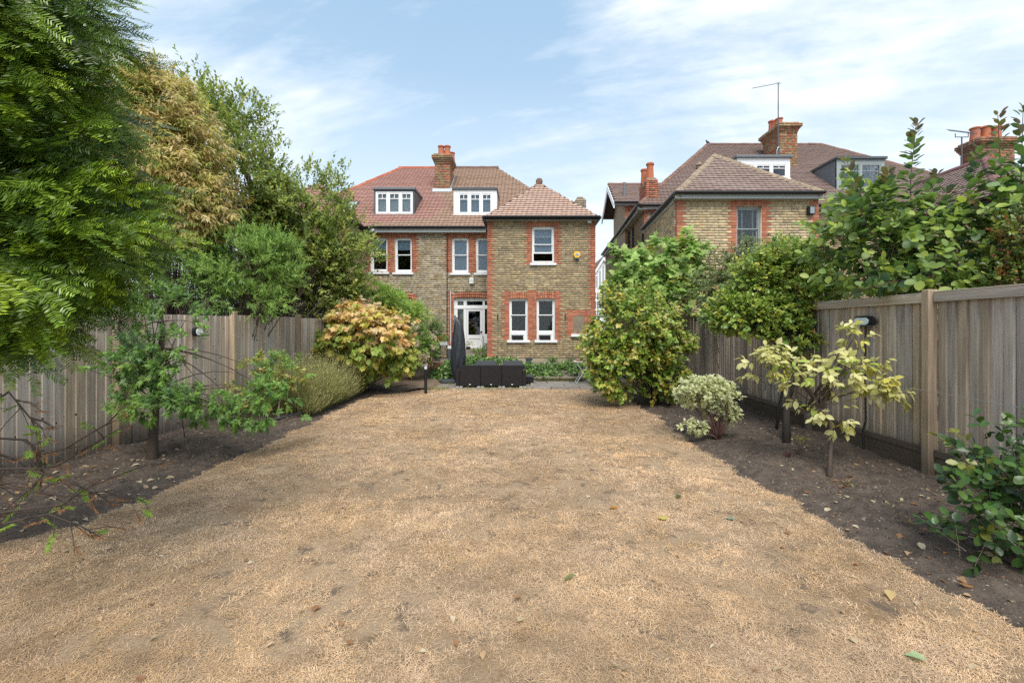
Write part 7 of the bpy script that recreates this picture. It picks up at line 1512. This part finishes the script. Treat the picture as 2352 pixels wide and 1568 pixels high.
leaves_mesh('foliage', t, M['leaf'], 'diamond', pm_, nrmv(r.normal(size=pm_.shape) + (0, -.3, .6)), r.normal(size=pm_.shape), np.full(len(pm_), .03), pick(len(pm_), mossb, None))
def strap(lab, c, n, L, pal, seed, name='strap_plant'):
    t = thing(name, lab, 'plant', c); r = np.random.default_rng(seed); V = []; F = []; Cc_ = []
    for i in range(n):
        a = r.uniform(0, 6.28); l = L * r.uniform(.6, 1.1); o = np.array(c) + (r.normal(0, .06), r.normal(0, .04), 0); dr = np.array((math.cos(a), math.sin(a) * .6, 0)); sd = np.array((-math.sin(a), math.cos(a), 0)) * .010; k = len(V); cc = np.array(pal[r.integers(len(pal))]) * r.uniform(.8, 1.2); ht = r.uniform(.5, 1)
        for j in range(6):
            f = j / 5; p_ = o + dr * l * (f ** 1.3) * .75 + np.array((0, 0, l * ht * (1.5 * f - 1.35 * f * f))); w_ = 1 - .85 * f; V += [p_ - sd * w_, p_ + sd * w_]; Cc_ += [cc, cc]
        F += [(k + 2 * j, k + 2 * j + 1, k + 2 * j + 3, k + 2 * j + 2) for j in range(5)]
    mk('foliage', np.array(V), np.array(F), M['leaf'], t, np.array(Cc_), kind='stuff')
strap('arching strap leaved clump against the rear wing wall above the steps', (hx(1270, 14.5), 14.5, TER), 90, .62, [(.15, .24, .08), (.20, .30, .11), (.26, .30, .13), (.10, .18, .05)], 81)
strap('darker strappy clump lower against the rear wing wall', (hx(1312, 14.7), 14.7, TER), 46, .5, [(.08, .12, .05), (.12, .15, .06), (.24, .2, .1)], 82)
plant('shrub', 'small leafy shrub by the corner of the rear wing near the door step', 'shrub', (hx(1102, 15.6), 15.6, TER), [E(1105, 812, 15.6, 16, 12, .2)], 60, 8, .14, .07, 'oval', [(.09, .17, .05), (.14, .22, .08), (.06, .12, .035)], None, ntw=10, r0=.007, seed=83)
# cable, stubs and seedlings in the beds
hb_ = [G(540, 990, .06), G(575, 978, .07), G(610, 968, .06), G(650, 962, .07), G(700, 948, .07), G(720, 938, .06)]
for k, (dz, lab) in enumerate(((0, 'black irrigation pipe snaking along the left bed, upper of two strands'), (.03, 'black irrigation pipe snaking along the left bed, lower of two strands'))):
    mb = MB(); mb.tube([h + np.array((0, -dz * 2.5 * (1 - i / 6), dz * .4 + .02)) for i, h in enumerate(hb_)], .010, 6); o = mb.build('irrigation_pipe', M['slate']); tag(o, lab, 'pipe', 'irrigation pipes in the left bed')
def stub(lab, c, n, h, m, seed, name='plant_stub'):
    t = thing(name, lab, 'plant', c); r = np.random.default_rng(seed); mb = MB()
    for i in range(n):
        d = nrmv(np.array((r.normal(0, .6), r.normal(0, .6), 1))); l = h * r.uniform(.5, 1.1); mb.tube([np.array(c) - (0, 0, .02), np.array(c) + d * l * .6 + r.normal(0, .008, 3), np.array(c) + d * l], [.006, .005, .002], 5)
    mb.build('stem', M[m], t, kind='stuff' if n > 3 else None); return t
def litterleaf(t, c, n, rad, pal, L, seed, nm='dead_leaf', tm='sickle'):
    r = np.random.default_rng(seed); p = np.array(c) + r.normal(0, 1, (n, 3)) * np.array((rad, rad, rad * .5)); p[:, 2] = np.maximum(p[:, 2], c[2] + .01)
    leaves_mesh(nm, t, M['leaf'], tm, p, nrmv(r.normal(size=(n, 3))), r.normal(size=(n, 3)) + (0, 0, .6), np.full(n, L) * r.uniform(.6, 1.2, n), pick(n, pal, None, .2, r))
bh = lambda x, y: float(bed_r(np.array([x]), np.array([y]))[0]) if x > 0 else float(bed_l(np.array([x]), np.array([y]))[0])
def onbed(px, py): q = G(px, py, .03); q[2] = bh(q[0], q[1]); return q
c = onbed(1808, 1052); t = stub('stubby dark reddish cut-down plant base left of the small dogwood', c, 26, .10, 'twigred', 91)
c = onbed(1838, 1046); t = stub('small wilting seedling with limp green leaves beside the cut-down stub', c, 4, .2, 'twigred', 92, 'seedling'); litterleaf(t, c + (0, 0, .16), 22, .045, [(.18, .24, .05), (.26, .26, .07), (.12, .18, .05)], .06, 93, 'foliage')
c = onbed(1942, 1116); t = stub('dried brown weed lying flat in the right bed below the dogwood', c, 5, .07, 'bark', 94, 'dead_weed'); litterleaf(t, c, 34, .06, [(.30, .18, .10), (.22, .14, .07), (.16, .16, .06), (.38, .25, .15)], .055, 95)
c = onbed(2087, 1216); t = stub('tiny withered upright weed in the right bed near the dark camellia', c, 4, .12, 'bark', 96, 'dead_weed'); litterleaf(t, c + (0, 0, .05), 12, .03, [(.30, .22, .12), (.22, .18, .08)], .04, 97)
c = onbed(541, 990); stub('short black forked twig stump in the left bed', c, 5, .15, 'barkdark', 98)
c = onbed(425, 1012); stub('slim dark stick standing against the left fence behind the young tree', c, 1, .42, 'barkdark', 99, 'stick')
# fallen leaves, each lying on its own
FT = {}
def leafobj(kind, cols):
    out = []
    for c in cols:
        tv, tf = LT[kind]; V = tv * np.array((1.25, 1, 1)) ; V = V - (0, .5, 0); V[:, 2] = V[:, 2] * 1.6 + .35 * V[:, 0] ** 2 + .12 * np.abs(V[:, 1]) ** 2 + .04
        o = mk('fallen_leaf', V, np.array(tf), M['leaf'], cols=np.tile(c, (len(tv), 1)), link=False); out.append(o.data); bpy.data.objects.remove(o)
    return out
pale = leafobj('oval', [(.62, .50, .32), (.55, .42, .26), (.66, .56, .38), (.58, .40, .22)]) + leafobj('sickle', [(.60, .46, .28), (.68, .58, .42)]); brown = leafobj('oval', [(.34, .17, .08), (.40, .20, .09), (.28, .14, .07)]) + leafobj('maple', [(.38, .20, .09)])
r = np.random.default_rng(123)
def scatter(n, px0, px1, py0, py1, test, meshes, lab, grp, hf, s0, s1, pw=1.0):
    k = 0; tries = 0
    while k < n and tries < 5000:
        tries += 1; q = G(r.uniform(px0, px1), py0 + (py1 - py0) * r.random() ** pw, .02)
        if not test(q[0], q[1]): continue
        q[2] = hf(q[0], q[1]) + .004; s = r.uniform(s0, s1); rot = Matrix.Rotation(r.uniform(0, 6.28), 4, 'Z') @ Matrix.Rotation(r.normal(0, .25), 4, 'X') @ Matrix.Rotation(r.normal(0, .25), 4, 'Y')
        o = inst('fallen_leaf', meshes[int(r.integers(len(meshes)))], None, Matrix.Translation(q) @ rot @ Matrix.Diagonal((s, s, s, 1)))
        nm = min(LM[grp[0]], key=lambda l: (l[1] - q[0]) ** 2 + (l[2] - q[1]) ** 2)[0]
        tag(o, lab + ' ' + nm, 'leaf', lab.split()[0] + ' leaves ' + nm); k += 1
LM = {'r': [('beside the cream edged euonymus', 2.8, 6.2), ('round the foot of the dark climbing shrub stems', 3.8, 6.2), ('near the dogwood trunk', 3.4, 4.9), ('beside the stubby cut-down plant', 3.2, 5.3), ('at the foot of the big square fence post', 4.1, 4.5), ('round the dark foreground camellia', 3.4, 3.2), ('on the bed corner in the right foreground', 2.8, 2.6), ('under the big camellia', 2.8, 8.6), ('beside the dried brown weed', 3.2, 4.3), ('beside the tiny withered weed', 3.0, 3.5)],
      'l': [('round the young tree trunk', -4.5, 5.3), ('under the half-dead conifer twigs', -4.2, 3.9), ('beside the forked stump', -4.4, 6.6), ('at the foot of the left fence', -5.0, 5.0), ('along the lawn edge of the left bed', -3.7, 4.6)],
      'g': [('near the big camellia', 1.8, 8.2), ('beside the euonymus end of the lawn', 1.9, 6.0), ('in the middle of the lawn', 0, 5), ('on the near lawn centre', 0, 2.8), ('on the near left lawn', -1.8, 2.8), ('on the near right lawn', 1.6, 2.8), ('near the left bed edge', -2.9, 5), ('near the sofa end of the lawn', -.8, 9), ('near the dogwood side of the lawn', 1.9, 4.4)]}
lh = lambda x, y: float(lawn_h(np.array([x]), np.array([y]))[0]) + .012
inR = lambda x, y: re_(y) + .04 < x < 4.2; inL = lambda x, y: lf_(y) + .2 < x < le_(y) - .06; inLawn = lambda x, y: le_(y) + .1 < x < re_(y) - .1
scatter(70, 1600, 2352, 960, 1440, inR, pale, 'pale dry fallen leaf on soil', 'r', bh, .035, .075)
scatter(26, 1800, 2352, 1050, 1440, inR, brown, 'rusty brown fallen leaf on soil', 'r', bh, .03, .06)
scatter(46, 0, 620, 1040, 1240, inL, pale, 'pale dry fallen leaf on soil', 'l', bh, .04, .085)
scatter(60, 100, 2250, 960, 1560, inLawn, pale, 'pale dry fallen leaf', 'g', lh, .025, .055)
scatter(13, 300, 2250, 980, 1560, inLawn, brown, 'brown curled fallen leaf', 'g', lh, .025, .05)
def oneleaf(px, py, kind, colr, s, lab, rz, hf):
    q = G(px, py, .02); q[2] = hf(q[0], q[1]) + .006; m_ = leafobj(kind, [colr])[0]; tag(inst('fallen_leaf', m_, None, Matrix.Translation(q) @ Matrix.Rotation(rz, 4, 'Z') @ Matrix.Diagonal((s, s, s, 1))), lab, 'leaf')
oneleaf(2103, 1512, 'oval', (.42, .56, .30), .085, 'large pale green leaf lying near the right corner of the lawn', .8, lh); oneleaf(1675, 1191, 'lobed', (.30, .38, .28), .09, 'grey green lobed leaf lying on the right of the lawn', 1.2, lh); oneleaf(1520, 1189, 'maple', (.62, .55, .15), .075, 'yellow leaf lying right of the lawn centre', .4, lh); oneleaf(1559, 1139, 'round', (.10, .14, .04), .06, 'dark green leaf lying beyond the yellow leaf on the lawn', 2.2, lh); oneleaf(1306, 1328, 'sickle', (.22, .24, .08), .11, 'long olive leaf lying in the middle of the lawn', 1.9, lh); oneleaf(1409, 1164, 'maple', (.58, .27, .06), .06, 'orange leaf lying left of the yellow leaf on the lawn', .2, lh); oneleaf(2045, 1368, 'oval', (.66, .48, .22), .09, 'biggest golden leaf on the edge of the right bed', 2.5, bh)

r = np.random.default_rng(5); n = 420; xx = np.where(r.random(n) < .6, r.uniform(-2.3, 0.3, n), r.uniform(-2.6, -1.9, n)); yy = np.where(r.random(n) < .6, 11.27 + .05 * r.normal(size=n), r.uniform(10.9, 12.2, n)); o = thing('weeds', 'sparse green grass weeds along the lawn edge of the patio', 'weeds', (-1, 11.25, .01))
leaves_mesh('foliage', o, M['leaf'], 'narrow', np.stack((xx, yy, np.full(n, .01)), 1), nrmv(np.stack((r.normal(0, .5, n), r.normal(0, .5, n), np.ones(n)), 1)), r.normal(size=(n, 3)), r.uniform(.04, .09, n), pick(n, [(.14, .2, .06), (.2, .25, .09), (.3, .3, .12)], None, .2, r))
